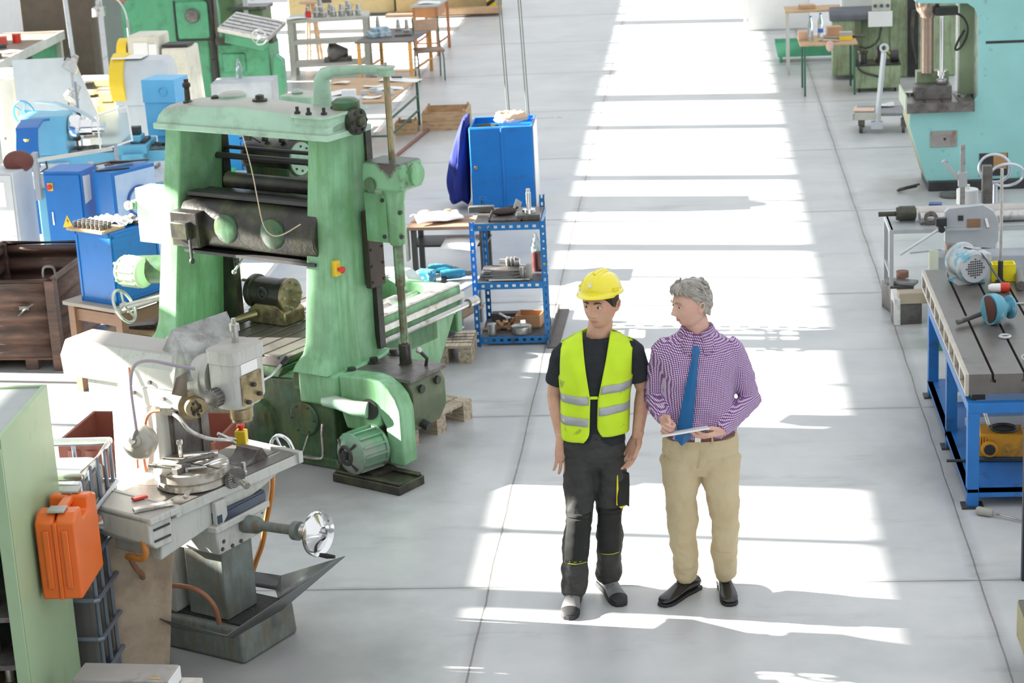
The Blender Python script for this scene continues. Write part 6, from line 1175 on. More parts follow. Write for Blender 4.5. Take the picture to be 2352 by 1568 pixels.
# top shelf
zt = .987
ritem('steel_block', G().box(-.10,-.03,0,.10,.03,.05), DSTL, 'long dark steel block at the left rear of the rack top', 'block', .02,.40,zt, 0, bev=.004)
ritem('tool_tray', G().box(-.13,-.12,0,.13,.12,.015).box(-.13,-.12,0,-.12,.12,.04).box(.12,-.12,0,.13,.12,.04), DSTL, 'shallow dark tray in the middle of the rack top', 'tray', .24,.16,zt)
ritem('oily_glove', G().sph((0,0,.02), (.10,.06,.03), 14, 8).sph((.08,.05,.03), (.05,.03,.02), 10, 6), M((.06,.04,.035), .8), 'dark oily glove lying in the tray on the rack top', 'glove', .22,.22,zt+.02, 20)
ritem('scoop', G().prism([(-.05,0),(.05,.0),(.09,.06),(.02,.10)], 'x', -.005, .005), M((.5,.5,.46), .4, .5), 'pale scoop blade behind the glove on the rack top', 'scoop', .30,.28,zt+.02, -30)
ritem('base_block', G().box(-.09,-.05,0,.09,.05,.045), DSTL, 'dark steel block under the chrome spindle at the right front of the rack top', 'block', .42,.10,zt, 0, bev=.004)
ritem('spindle', G().lathe([(.05,0),(.05,.03),(.02,.035),(.02,.16),(.016,.165),(.016,.19)], (0,0,0), (0,0,1), 20), CHR, 'tall chrome spindle standing at the right of the rack top', 'spindle', .42,.12,zt+.046)
ritem('bearing_ring', G().torus((0,0,.015), (0,0,1), .035, .014, 24, 8), STL, 'steel ring left of the chrome spindle on the rack top', 'ring', .34,.20,zt)
# middle shelf
zm = .517
ritem('bevel_gear', G().lathe([(.03,0),(.03,.05),(.045,.06),(.045,.07),(.03,.08),(.045,.09),(.045,.10),(.03,.11),(.045,.12),(.045,.13),(.03,.16)], (-.08,0,.05), (1,0,.05), 20), STL, 'ribbed steel milling cutter lying at the back of the middle rack shelf', 'cutter', .22,.42,zm+.0)
b0 = None
for i in range(13):
    x, y = .20+.05*math.sin(i*1.7), .05+.028*i; p = (RX+x-.02, RY+y, zm+.002)
    if b0 is None: b0 = one('drill_bit', G().lathe([(.009,0),(.009,.09),(.011,.095),(.011,.22),(.002,.24)], (-.12,0,.012), (1,0,.012), 10), DSTL, 'dark twist drill lying in the pile on the middle rack shelf', 'drill bit', p, 5, 'drill bits on the middle rack shelf')
    else: dup(b0, p, rz=8*math.sin(i*2.3))
ritem('steel_rod', G().cyl((-.15,0,.01),(.17,0,.01),.009), STL, 'bright steel rod along the front edge of the middle rack shelf', 'rod', .24,.015,zm+.0)
ritem('socket', G().lathe([(.022,0),(.022,.09),(.015,.09)], (0,0,0), (0,0,1), 16), STL, 'left upright bright steel sleeve at the front of the middle rack shelf', 'sleeve', .345,.10,zm)
ritem('socket', G().lathe([(.026,0),(.026,.10),(.02,.115)], (0,0,0), (0,0,1), 16), M((.45,.42,.38), .4, .5), 'right taller steel sleeve at the front of the middle rack shelf', 'sleeve', .40,.09,zm)
bo_ = T('bottle', 'clear bottle of dark brown oil on the middle rack shelf', 'bottle', (RX+.445,RY+.33,zm)); O('oil', G().lathe([(.038,0),(.04,.01),(.04,.15)], (0,0,0.002), (0,0,1), 20), M((.10,.03,.03), .2), bo_); O('bottle_top', G().lathe([(.041,0),(.041,.06),(.02,.11),(.014,.13),(.014,.15)], (0,0,.152), (0,0,2), 20), GLASSY, bo_)
ritem('yellow_spool', G().cyl((-.03,0,.03),(.03,0,.03),.03,n=20), YEL, 'yellow roll at the right rear of the middle rack shelf', 'roll', .475,.45,zm)
ritem('bulb', G().sph((0,0,.03), .03, 14, 10), WHT, 'round white knob on the right rear of the middle rack shelf', 'knob', .46,.50,zm+.12)
# bottom shelf
zb = .077
jw = T('wooden_box', 'small open wooden box with rusty wedges on the lower rack shelf', 'box', (RX+.37,RY+.30,zb), -8); O('tray', G().box(-.10,-.09,0,.10,.09,.01).box(-.10,-.09,0,.10,-.08,.10).box(-.10,.08,0,.10,.09,.10).box(-.10,-.08,0,-.09,.08,.10).box(.09,-.08,0,.10,.08,.10), M((.45,.24,.12), .6), jw)
ritem('chuck', G().lathe([(.075,0),(.08,.01),(.08,.06),(.07,.065),(.03,.07)], (0,0,0), (0,0,1), 28), STL, 'round steel three-jaw chuck at the front of the lower rack shelf', 'chuck', .32,.08,zb)
ritem('chuck_jaw', G().box(-.02,-.01,0,.02,.01,.03), CHR, 'bright jaw standing on the round chuck of the lower rack shelf', 'jaw', .33,.09,zb+.071, 20)
ritem('steel_cup', G().lathe([(.032,0),(.036,.09),(.030,.09)], (0,0,0), (0,0,1), 18), STL, 'steel cup at the left front of the lower rack shelf', 'cup', .09,.05,zb)
w0 = None
for i in range(14):
    x, y = .07+.018*i+.03*math.sin(i*3), .18+.05*math.sin(i*2.1)+.010*i; p = (RX+x, RY+y, zb+.012*(i % 4))
    if w0 is None: w0 = one('wooden_wedge', G().box(-.07,-.014,0,.07,.014,.018), M((.42,.24,.13), .7, 0, .3), 'brown wooden wedge in the heap on the lower rack shelf', 'wedge', p, 10, 'wooden wedges on the lower rack shelf', bev=.002)
    else: dup(w0, p, rz=37*i)
ritem('hex_wrench', G().cyl((-.10,0,.01),(.08,0,.01),.01).lathe([(.018,0),(.02,.03)], (.07,0,.01), (1,0,.01), 12), CHR, 'long chrome wrench lying across the wedges on the lower rack shelf', 'wrench', .17,.30,zb+.065, -60)
ritem('wood_beam', G().box(-.22,-.04,0,.22,.04,.06), M((.10,.08,.07), .7), 'dark beam at the back of the lower rack shelf', 'beam', .27,.48,zb)
one('steel_channel', G().box(-.045,-.55,0,.045,.55,.012).box(-.045,-.55,0,-.035,.55,.05), M((.15,.13,.12), .6, .3), 'dark steel channel lying on the floor right of the blue rack', 'profile', (-1.20,15.92,0), -1)
# vice bench
vb = T('vice_bench', 'small dark steel bench with a lower shelf behind the blue rack', 'bench', (-2.62,17.55,0), -3)
O('bench_top', G().box(0,0,.46,.72,.42,.49), M((.30,.19,.13), .6, 0, .1), vb, bev=.003); legs4(vb,.05,.05,.66,.38,.46,.045,M((.09,.09,.085), .5, .2)); O('shelf', G().box(.03,.03,.30,.69,.40,.32), DARK, vb); O('side_panel', G().box(-.02,.0,.18,.0,.10,.47), M((.55,.60,.48), .5), vb)
one('white_cloth', G().grid(lambda u, v: (u*.42-.21, v*.34-.17, .02+.05*abs(math.sin(u*5+v*3))*math.sin(v*2.8+.2)), 18, 12), PAPER, 'crumpled white cloth lying on the small dark bench', 'cloth', (-2.38,17.80,.492), 20, thick=.006, ang=180)
one('pink_rag', G().sph((0,0,.02), (.07,.05,.035), 12, 8), M((.75,.45,.36), .8), 'orange-pink rag at the left rear of the small dark bench', 'rag', (-2.50,17.93,.50)); one('bench_pot', G().cyl((0,0,0),(0,0,.06),.03), M((.3,.2,.12), .5), 'small brown pot behind the white cloth on the dark bench', 'pot', (-2.30,17.95,.49))
one('white_sheet', G().grid(lambda u, v: (u*.32-.16, v*.24-.12, .006+.01*math.sin(u*4)), 8, 4), PAPER, 'pale sheet hanging over the lower shelf of the dark bench', 'paper', (-2.15,17.50,.335), -10, rx=14, thick=.003, ang=180)
# power tools, pale cover and pole between planer bed and rack
tb2 = T('tool_stand', 'low grey stand carrying power tools between the green bed and the rack', 'stand', (-2.47,15.98,0), -20)
O('stand_top', G().box(0,0,.36,.55,.45,.38), M((.4,.4,.38), .6), tb2); legs4(tb2,.04,.04,.51,.41,.36,.03,GRY); O('lower_board', G().box(.02,.02,.12,.53,.43,.14), M((.45,.28,.16), .6), tb2)
def drill(lb, loc, rz):
    t = T('power_drill', lb, 'drill', loc, rz); O('housing', G().ell([(-.10,0,.05),(-.05,0,.05),(.05,0,.05),(.10,0,.05)], [.035,.042,.04,.028], 16, ref=(0,1,0)), M((.02,.22,.34), .4, 0, .1, 20, (.4,.5,.55), .25, 20), t); O('chuck', G().lathe([(.022,0),(.024,.03),(.014,.06)], (.10,0,.05), (1,0,.05), 14), DSTL, t); O('grip', G().ell([(-.06,0,.04),(-.08,-.06,.02),(-.09,-.12,.02)], [.022,.02,.02], 12), RUB, t); return t
drill('teal power drill lying nearest the rack post on the low grey stand', (-2.05,16.10,.382), 10); drill('teal power drill lying behind the first one on the low grey stand', (-2.17,16.28,.382), -15)
one('grille_motor', G().box(-.07,-.06,0,.07,.06,.10), M((.03,.25,.38), .4, 0, .1, 30, (.7,.75,.78), .3, 30), 'blue ribbed motor block on the left of the low grey stand', 'motor', (-2.27,16.05,.382), -20, bev=.01)
one('angle_grinder', G().ell([(-.10,0,.04),(-.04,0,.04),(.06,0,.04)], [.03,.035,.03], 14, ref=(0,1,0)).lathe([(.06,0),(.065,.01),(.02,.03)], (.09,0,.08), (.09,0,.0), 20), M((.10,.13,.16), .4), 'dark angle grinder lying on the small pallet by the rack', 'grinder', (-2.02,15.28,.146), -25)
gpc = T('vise_cover', 'pale green metal hood with bright sunlit top behind the green bed', 'hood', (-2.44,15.55,0), -25); O('hood', G().loft([[(x, y*s_, .42+(z-.42)*s_) for y, z in [(-.12,.42),(-.13,.55),(-.07,.63),(.07,.63),(.13,.55),(.12,.42)]] for x, s_ in ((-.16,.8),(-.10,1),(.12,1),(.20,.75))]), M((.62,.70,.62), .3, 0, .1), gpc, bev=.01); O('stand', G().cyl((0,0,0),(0,0,.43),.06), GRNO, gpc)
wlp = T('marker_pole', 'slender pole topped with a round white bulb behind the green bed', 'pole', (-2.52,16.3,0)); O('pole', G().cyl((0,0,0),(0,0,.66),.011), LGRY, wlp); O('bulb', G().sph((0,0,.70), .04, 18, 12), WHT, wlp); O('socket', G().cyl((0,0,.62),(0,0,.68),.02), WHT, wlp); O('foot', G().cyl((0,0,0),(0,0,.02),.08), DARK, wlp)
# pallets
def pallet(name, label, loc, rz, w_, d_, n=5):
    t = T(name, label, 'pallet', loc, rz)
    for k in range(n): y = k*(d_-.10)/(n-1); O('top_board', G().box(0,y,.122,w_,y+.10 if n < 6 else y+.095,.144), PALW, t, bev=.002)
    for x in (0, w_/2-.05, w_-.10):
        O('bottom_board', G().box(x,0,0,x+.10,d_,.022), PALW, t)
        for y in (0, d_/2-.05, d_-.10): O('block', G().box(x,y,.022,x+.10,y+.10,.10), PALW, t)
        O('stringer', G().box(x,0,.10,x+.10,d_,.122), PALW, t)
    return t
pallet('wooden_pallet', 'grey-brown wooden pallet on the floor right of the green gearbox', (-2.03,13.09,0), 60, .72, .60)
pallet('wooden_pallet', 'small wooden pallet on the floor between the green bed and the blue rack', (-2.27,15.02,0), 0, .46, .42)
# ---------------------------------------------------------------- right side
SLV = M((.55,.57,.58), .35, .5, .08, name='silver_paint')
# cyan press
pr_ = T('c_frame_press', 'large turquoise C-frame press with copper-coloured ram and slotted bolster', 'machine', (0,20.55,0), 0)
out = [(2.27,.04),(2.20,.10),(2.03,.66),(2.04,.83),(2.60,.83),(2.66,.87),(2.70,.95),(2.70,1.70),(2.66,1.80),(2.59,1.85),(2.13,1.87),(2.02,1.97),(2.02,2.9),(3.9,2.9),(3.9,.04)]
O('side_plate', G().prism(out, 'y', 0, .06), CYAN, pr_, bev=.006); O('side_plate', G().prism(out, 'y', .55, .61), CYAN, pr_, bev=.006)
O('throat_plate', G().box(2.70,.06,.85,2.74,.55,1.80), M((.62,.70,.60), .5, 0, .1, 5, (.2,.2,.17), .3, 5), pr_); O('nose_plate', G().box(2.02,.06,1.95,2.06,.55,2.9), CYAN, pr_); O('upper_plate', G().box(2.10,.06,1.87,2.70,.55,1.92), CYAN, pr_); O('front_edge', G().prism([(2.27,.04),(2.20,.10),(2.03,.66),(2.04,.83),(2.06,.83),(2.06,.66),(2.23,.1),(2.30,.04)], 'y', .06, .55), M((.45,.42,.22), .5), pr_)
O('base', G().box(2.22,-.05,0,3.9,.66,.10), DARK, pr_, bev=.01); O('web', G().box(2.2,.25,.1,3.8,.35,.8), CYAN, pr_)
O('cover_plate', G().box(2.24,-.012,.44,2.50,.0,.60), M((.35,.32,.30), .5, .3, .15, 6, (.25,.15,.1), .3, 8), pr_, bev=.003); O('plate_hole', G().cyl((2.38,-.014,.52),(2.38,.0,.52),.014), DARK, pr_)
wn = O('opening', G().box(2.72,-.004,.13,3.0,.001,.36), DARK, pr_); O('inner_part', G().box(2.86,-.006,.20,2.99,-.001,.36), M((.45,.25,.1), .6), wn)
O('black_mark', G().box(2.77,-.004,1.45,3.14,.0,1.475), DARK, pr_); O('bolt_hole', G().cyl((2.40,-.003,.28),(2.40,.001,.28),.012), DARK, pr_)
bo2 = O('bolster', G().box(2.0,-.08,.84,2.66,.56,.90), TOPS, pr_, bev=.004); O('bolster_edge', G().box(1.985,-.10,.83,2.0,.58,.98), M((.50,.58,.44), .5, 0, .1), bo2); O('bolster_front', G().box(2.0,-.09,.80,2.66,-.08,.90), DSTL, bo2)
O('t_slots', G().box(2.17,-.085,.885,2.19,.4,.902).box(2.34,-.085,.885,2.36,.4,.902).box(2.50,-.085,.885,2.52,.4,.902), DARK, bo2)
O('die_block', G().box(2.10,.10,.90,2.46,.36,1.03), DSTL, bo2, bev=.004); O('die_block', G().box(2.14,.36,.96,2.46,.50,1.14), OGRN, bo2, bev=.004); O('disc', G().cyl((2.08,.42,.90),(2.08,.42,.93),.06,n=24), STL, bo2); O('disc', G().cyl((2.58,.25,.90),(2.58,.25,.915),.05,n=24), STL, bo2)
rm2 = O('ram', G().lathe([(.065,0),(.065,.55),(.07,.55),(.075,.58),(.11,.62),(.12,.68),(.12,.78)], (2.24,.30,1.14), (2.24,.30,3), 28), M((.40,.31,.25), .25, .8, .12, 5, (.45,.25,.15), .3, 5, stretch=(1,1,4), name='coppery_steel'), pr_)
O('guide_rod', G().lathe([(.03,0),(.03,.1),(.022,.12),(.022,.65)], (2.37,.22,1.05), (2.37,.22,3), 20).cyl((2.37,.22,1.12),(2.37,.22,1.16),.045,n=20), CHR, pr_); O('clamp', G().box(2.30,.16,1.72,2.52,.28,1.80), DARK, pr_); O('nut', G().lathe([(.04,0),(.055,.02),(.055,.05),(.03,.06)], (2.37,.22,1.03), (2.37,.22,3), 8), STL, pr_)
O('hose', G().tube([(2.46,.2,1.75),(2.58,.2,1.70),(2.64,.25,1.55),(2.58,.3,1.38),(2.50,.3,1.34),(2.54,.3,1.45),(2.60,.3,1.55)], .012, 8, sm=2), DARK, pr_); O('inner_column', G().box(2.56,.35,.9,2.70,.5,1.9), M((.30,.38,.24), .5), pr_)
one('floor_shears', G().bar((-.12,0,.02),(.08,.05,.05),.02).bar((-.1,.06,.02),(.1,.0,.08),.02), DARK, 'dark metal scraps on the floor at the foot of the turquoise press', 'scrap', (2.03,20.5,0)); one('foot_pedal', G().lathe([(.10,0),(.12,.01),(.12,.03),(.05,.05)], (0,0,0), (0,0,1), 24), DSTL, 'round dark foot pedal on the floor in front of the turquoise press', 'pedal', (2.42,20.25,0))
# olive green machine behind
gmx = T('hydraulic_machine', 'olive green machine with a rubber-topped housing and switch panel behind the small table', 'machine', (1.70,27.35,0), -3)
O('housing', G().box(0,0,.06,.34,.6,.80).box(.34,.12,.06,1.0,.6,.80), OGRN, gmx, bev=.02); O('rubber_top', G().loft([[(x, y, z) for y, z in [(-.04,.78),(-.03,.86),(.08,.90),(.5,.90),(.62,.80)]] for x in (-.03,.75)]), M((.12,.13,.15), .7, 0, .2), gmx, bev=.02); O('column', G().box(.75,.1,.0,1.6,.6,1.7), OGRN, gmx, bev=.02); O('upright', G().box(.3,-.02,.06,.38,0,.8), M((.12,.14,.08), .5), gmx)
spn = O('switch_panel', G().box(.52,-.06,.90,.76,.0,1.25), M((.62,.62,.52), .5), gmx, bev=.008)
for x in (.56,.64,.72): O('switch', G().cyl((x,-.06,.97),(x,-.09,.97),.022,n=16), M((.05,.12,.14), .4), spn)
O('key_switch', G().cyl((.64,-.06,1.12),(.64,-.07,1.12),.012), STL, spn); O('notice', G().box(.47,-.075,.70,.78,-.065,.90), PAPER, spn)
O('pipework', G().tube([(.64,-.03,.7),(.6,-.05,.5),(.45,-.1,.42),(.35,-.1,.46)], .015, 8, sm=1).tube([(1.05,.0,.9),(1.02,-.05,.5),(1.08,-.05,.2)], .03, 8, sm=1), OILM, gmx); O('dark_gap', G().box(.98,.07,.02,1.12,.12,1.6), DARK, gmx)
hp = T('hydraulic_tank', 'small olive oil tank with pump on top in front of the olive green machine', 'tank', (1.93,26.35,0), -2)
O('tank', G().box(0,0,.05,.56,.40,.34), OGRN, hp, bev=.01); O('lid', G().box(-.01,-.01,.34,.57,.41,.36), OILM, hp); O('pump', G().lathe([(.05,0),(.05,.12),(.065,.13),(.065,.16)], (.10,.12,.36), (.10,.12,2), 20), OILM, hp); O('pump_motor', G().cyl((.32,.2,.36),(.32,.2,.56),.06), DARK, hp); O('flange', G().cyl((.45,.2,.42),(.55,.2,.42),.08), DARK, hp); O('hose', G().tube([(.08,.05,.40),(.02,-.02,.33),(.10,-.04,.26),(.30,-.02,.20)], .014, 8, sm=1), OILM, hp)
for x in (.05,.5): O('caster', G().cyl((x-.015,.05,.025),(x+.015,.05,.025),.025), DARK, hp)
one('yellow_hose', G().tube([(0,0,.0),(.05,0,.10),(.12,0,.14),(.2,0,.05)], .02, 8, sm=1), M((.55,.45,.08), .5), 'dull yellow hose on the olive oil tank', 'hose', (2.20,26.62,.362), 10)
# small table and green trough
st_ = T('small_table', 'small wooden-topped table on thin dark legs with bottles and boxes', 'table', (1.27,26.2,0), 0)
O('table_top', G().box(-.04,-.03,.64,.68,.75,.665), WOODX, st_, bev=.003); legs4(st_,.02,.02,.64,.70,.64,.025,GM)
fur = T('back_table', 'higher wooden shelf table behind the small table', 'table', (1.12,27.9,0), 0); O('table_top', G().box(0,0,.83,.75,.5,.86), WOODX, fur, bev=.003); legs4(fur,.04,.04,.70,.46,.83,.03,M((.5,.52,.48), .5))
one('carton', G().box(-.10,-.08,0,.10,.08,.05), M((.55,.36,.22), .7), 'brown carton on the back shelf table', 'carton', (1.42,28.1,.862), 10)
def bottle(lb, loc, band): 
    t = T('water_bottle', lb, 'bottle', loc); O('bottle', G().lathe([(.035,0),(.038,.02),(.034,.09),(.038,.12),(.036,.20),(.016,.26),(.014,.29)], (0,0,0), (0,0,1), 18), GLASSY, t); O('cap', G().cyl((0,0,.29),(0,0,.31),.016), BLU, t)
    if band: O('band', G().cyl((0,0,.06),(0,0,.11),.0385,n=18), M((.08,.2,.6), .4), t)
bottle('clear water bottle with blue band on the small table', (1.52,26.75,.667), True); bottle('clear water bottle lower and left on the small table', (1.38,26.5,.667), False)
one('carton', G().box(-.07,-.10,0,.07,.10,.10), M((.62,.38,.25), .7), 'open brown carton at the left edge of the small table', 'carton', (1.30,26.65,.667), 0); one('carton', G().box(-.09,-.08,0,.09,.08,.11), M((.55,.33,.2), .7), 'brown carton behind the bottle on the small table', 'carton', (1.70,26.9,.667), 8)
yb = T('tin_box', 'grey box with yellow lower half on the small table', 'box', (1.82,26.45,.667), -3); O('box', G().box(-.08,-.06,.05,.08,.06,.10), M((.45,.42,.35), .6), yb); O('yellow_band', G().box(-.081,-.061,0,.081,.061,.05), YEL, yb)
for i, (x, y, rz, m, lb) in enumerate(((1.60,26.35,-30,PALW,'brown offcut leaning across the middle of the small table'),(1.68,26.55,-25,M((.35,.28,.22), .7),'dark offcut behind the brown one on the small table'),(1.95,26.6,-28,M((.10,.08,.06), .7),'long black offcut hanging over the right end of the small table'))): one('offcut', G().box(-.13,-.035,0,.13,.035,.025), m, lb, 'offcut', (x,y,.667+.003*i), rz, bev=.003)
one('glove', G().sph((0,0,0), (.05,.03,.07), 12, 8), M((.65,.45,.38), .8), 'pink-brown work glove hanging over the front edge of the small table', 'glove', (1.60,26.13,.64))
tr_ = T('green_trough', 'green steel trough on the floor behind the small table', 'trough', (1.06,29.0,0), -1); O('trough', G().add([(0,0,.08),(.8,0,.08),(.8,.35,.08),(0,.35,.08),(-.04,-.03,.28),(.84,-.03,.28),(.84,.38,.28),(-.04,.38,.28)], [(0,3,2,1),(0,1,5,4),(1,2,6,5),(2,3,7,6),(3,0,4,7)]), M((.10,.42,.24), .45, 0, .1), tr_, thick=.01)
for x in (.02,.76): O('foot', G().box(x,0,0,x+.04,.35,.08), M((.08,.34,.2), .45), tr_)
# white cabinets far
wf = panelbox('white_cabinet', 'tall white cabinet at the far end of the sunlit aisle', 'cabinet', (.72,32.2,0), -1, .95, .6, 1.6, M((.70,.71,.69), .5, 0, .03)); O('side_edge', G().box(-.06,.0,.03,-.01,.6,1.6), M((.75,.74,.68), .5), wf); O('plinth', G().box(.02,.01,-.0,.9,.5,.02), DARK, wf)
panelbox('white_cabinet', 'white cabinet standing behind the olive green machine', 'cabinet', (1.92,28.7,0), -2, .65, .5, 1.5, M((.66,.67,.66), .5, 0, .03))
# trolley
ct_ = T('platform_trolley', 'flat trolley with upright handle bar and caster wheel left of the press', 'trolley', (1.72,23.65,0), -8)
O('deck', G().box(0,0,.20,.62,.50,.235), M((.25,.25,.26), .6, 0, .1), ct_, bev=.006); O('frame', G().box(-.01,-.02,.16,.30,.0,.235).box(-.02,-.02,.16,.0,.5,.235), M((.55,.54,.46), .5), ct_)
O('handle', G().bar((.25,-.01,.10),(.33,.05,.92),.055,.035), LGRY, ct_); O('handle_ring', G().torus((.335,.05,.97), (0,1,0), .04, .014, 20, 8), LGRY, ct_); O('socket', G().box(.19,-.05,.06,.32,.03,.14), LGRY, ct_)
for x, y in ((.07,.05),(.55,.05),(.07,.42),(.55,.42)):
    cs = O('caster', G().box(x-.03,y-.02,.08,x+.03,y+.02,.17), DSTL, ct_); O('wheel', G().cyl((x-.018,y,.05),(x+.018,y,.05),.05,n=20), M((.10,.09,.07), .6), cs)
one('wood_sheet', G().box(-.12,-.10,0,.12,.10,.012), M((.70,.50,.38), .6), 'thin pinkish wood sheet on the left end of the trolley', 'board', (1.84,23.82,.237), -8); one('white_rag', G().grid(lambda u, v: (u*.2-.1, v*.14-.07, .02+.03*math.sin(u*6+v*4)*math.sin(v*3)), 10, 8), RAG, 'white rag at the back of the trolley beside the press', 'rag', (2.10,24.0,.237), 0, thick=.006, ang=180)
# silver bench with roller and slicer-like fixture
gb_ = T('tube_frame_bench', 'silver tube-frame bench with a long roller lying on it', 'bench', (1.46,16.15,0), 0)
O('frame', G().bar((0,0,.66),(1.6,0,.66),.03).bar((0,.55,.66),(1.6,.55,.66),.03).bar((0,0,.66),(0,.55,.66),.03), SLV, gb_); O('bench_top', G().box(0,.0,.665,1.6,.56,.675), M((.42,.44,.45), .5, .2), gb_)
for x, y in ((0,0),(0,.5),(1.5,0),(1.5,.5)): O('leg', G().bar((x,y,0),(x,y,.66),.032), SLV, gb_)
O('brace', G().bar((0,0,.30),(0,.5,.30),.025), SLV, gb_)
rl = T('roller', 'long steel roller with oily left end on the silver bench', 'roller', (1.42,16.42,.742), 1)
O('barrel', G().cyl((.28,0,0),(1.75,0,0),.055,n=28), M((.52,.49,.46), .35, .6, .1), rl); O('shoulder', G().lathe([(.05,0),(.055,.02),(.062,.03),(.062,.15),(.04,.16)], (.10,0,0), (2,0,0), 24), OILM, rl); O('journal', G().cyl((-.04,0,0),(.10,0,0),.02), OILM, rl); O('barrel', G().cyl((.28,-.11,-.02),(1.75,-.11,-.02),.045,n=24), STL, rl)
O('bearing', G().lathe([(.055,0),(.055,.03),(.03,.035),(.028,.0)], (.36,-.13,-.01), (.36,-1,-.01), 24).box(.29,-.15,-.07,.43,-.10,-.02), DSTL, rl)
sl_ = T('lever_fixture', 'silver plate fixture with jointed lever arms on a grey cabinet', 'fixture', (0,15.75,0), 0)
O('plate', G().prism([(1.83,.66),(1.83,.90),(1.86,.93),(2.12,.95),(2.20,.90),(2.24,.82),(2.24,.66),(2.20,.60),(2.05,.62)], 'y', 0, .05), SLV, sl_, bev=.005); O('window', G().box(2.00,-.008,.76,2.10,-.001,.84), M((.25,.14,.07), .6), sl_); O('slot', G().box(1.93,-.008,.83,1.97,-.001,.87), DARK, sl_); O('spindle', G().tube([(2.14,-.01,.84),(2.15,-.06,.78)], .014, 10), STL, sl_)
O('arm', G().bar((1.79,-.04,.78),(1.48,-.10,.60),.035,.012), SLV, sl_); O('arm', G().bar((1.56,-.06,.60),(1.80,-.06,.62),.02,.012), SLV, sl_); O('arm', G().bar((1.80,-.03,.77),(2.10,-.03,.77),.035,.012), SLV, sl_); O('pivot', G().cyl((1.80,-.08,.78),(1.80,0,.78),.025).box(1.76,-.05,.80,1.84,.0,.86), DARK, sl_)
O('base_block', G().box(1.85,.0,.54,2.06,.12,.63), M((.28,.18,.12), .5), sl_); O('base_box', G().box(1.78,.02,.34,2.6,.25,.54), M((.38,.41,.44), .45), sl_, bev=.01); O('pedestal', G().box(1.80,.03,0,2.6,.4,.34), LGRY, sl_)
one('box_green', G().box(-.05,-.05,0,.05,.3,.40), M((.05,.25,.12), .5), 'dark green metal edge behind the slotted steel plate', 'box', (1.72,15.1,0))
# height gauges and strap behind
hgt = T('height_gauge', 'steel height gauge standing behind the roller bench', 'gauge', (2.13,17.1,0)); O('beam', G().box(-.02,-.008,0,.02,.008,1.15), STL, hgt); O('slider', G().box(-.035,-.03,.80,.035,.03,.92).bar((-.03,0,.86),(-.16,0,1.02),.03), SLV, hgt); O('foot', G().box(-.10,-.08,0,.10,.08,.03), DSTL, hgt)
g6 = T('steel_stand', 'dark upright steel block behind the white disc', 'block', (2.32,17.1,0)); O('block', G().box(-.03,-.04,0,.05,.04,.97), DSTL, g6, bev=.003)
one('white_disc', G().cyl((0,0,.62),(0,0,.74),.09,n=30).cyl((0,0,.74),(0,0,.78),.02).cyl((0,0,0),(0,0,.62),.03), WHT, 'round white disc on a post between the height gauge and the steel block', 'disc', (2.19,17.25,0))
one('steel_strap', G().torus((0,0,.90), (.2,1,.25), .13, .012, 36, 6).torus((.10,0,.84), (0,.8,.6), .14, .012, 36, 6).cyl((.02,.1,0),(.02,.1,.76),.02), M((.62,.66,.72), .3, .5), 'coil of pale steel strapping behind the roller bench', 'coil', (2.42,17.3,0))
one('pink_cloth', G().sph((0,0,0), (.06,.04,.025), 12, 8), M((.75,.20,.55), .8), 'small pink cloth behind the roller', 'cloth', (1.93,16.66,.70)); one('blue_carton', G().box(-.05,-.04,0,.05,.04,.09), M((.08,.12,.30), .5), 'small dark blue carton behind the roller beside the pink cloth', 'carton', (1.86,16.66,.676), -10)
# steel blocks on the floor under the silver bench
for i, (x, y, z, w_, d_, h, m, lb, ct, rz) in enumerate(((1.55,15.85,0,.22,.14,.17,DSTL,'dark steel block lowest in the heap under the silver bench','block',4),(1.60,15.82,.171,.24,.12,.09,M((.5,.42,.32), .6, .2),'tan-edged steel block on top of the dark block','block',2),(1.52,16.25,0,.20,.20,.22,DSTL,'square dark casting at the back of the heap under the silver bench','casting',15),(1.54,16.2,.221,.26,.10,.03,M((.3,.3,.3), .4, .5),'flat steel plate lying across the dark casting','plate',-25),(1.74,15.7,0,.07,.07,.62,M((.55,.58,.46), .5),'pale green upright bar behind the slotted steel plate','bar',0),(1.47,15.9,0,.05,.3,.22,RAG,'dusty pale sack edge beside the bench leg','sack',0))): one(ct, G().box(-w_/2,-d_/2,0,w_/2,d_/2,h), m, lb, ct, (x,y,z), rz, bev=.006)
one('rusty_cap', G().cyl((0,0,0),(0,0,.05),.05,n=20), M((.3,.16,.11), .6), 'rusty round cap on the heap under the silver bench', 'cap', (1.56,16.28,.252))
# blue-framed table with slotted cast-iron plate
bt_ = T('blue_work_table', 'blue steel work table with lower sheet shelf under the slotted plate', 'table', (1.515,11.80,0), 0)
BT = M((.02,.17,.50), .42, 0, .12, 5, (.03,.07,.16), .22, 6, name='table_blue_paint'); W8 = 1.15; D8 = 2.2
O('frame', G().box(0,0,.60,W8,.06,.66).box(0,.06,.60,.06,D8-.06,.66).box(0,D8-.06,.60,W8,D8,.66).box(W8-.06,.06,.60,W8,D8-.06,.66), BT, bt_, bev=.003)
for x in (0, W8-.07):
    for y in (0, D8/2-.035, D8-.07): lg = O('leg', G().box(x,y,.01,x+.07,y+.07,.60), BT, bt_, bev=.003); O('foot_plate', G().box(x-.03,y-.02,0,x+.10,y+.09,.012), DARK, lg)
O('shelf', G().box(.0,.0,.10,W8-.01,D8-.01,.12), BT, bt_); O('shelf_rim', G().box(0,.07,.07,.03,D8-.07,.12).box(.07,-.0,.07,W8,.03,.12), BT, bt_)
cp2 = T('slotted_plate', 'thick cast-iron plate with long T-slots on the blue work table', 'plate', (1.525,11.85,.662), 0)
pw = 1.15; pl = 2.45; sl2 = [.14+.185*k for k in range(6)]
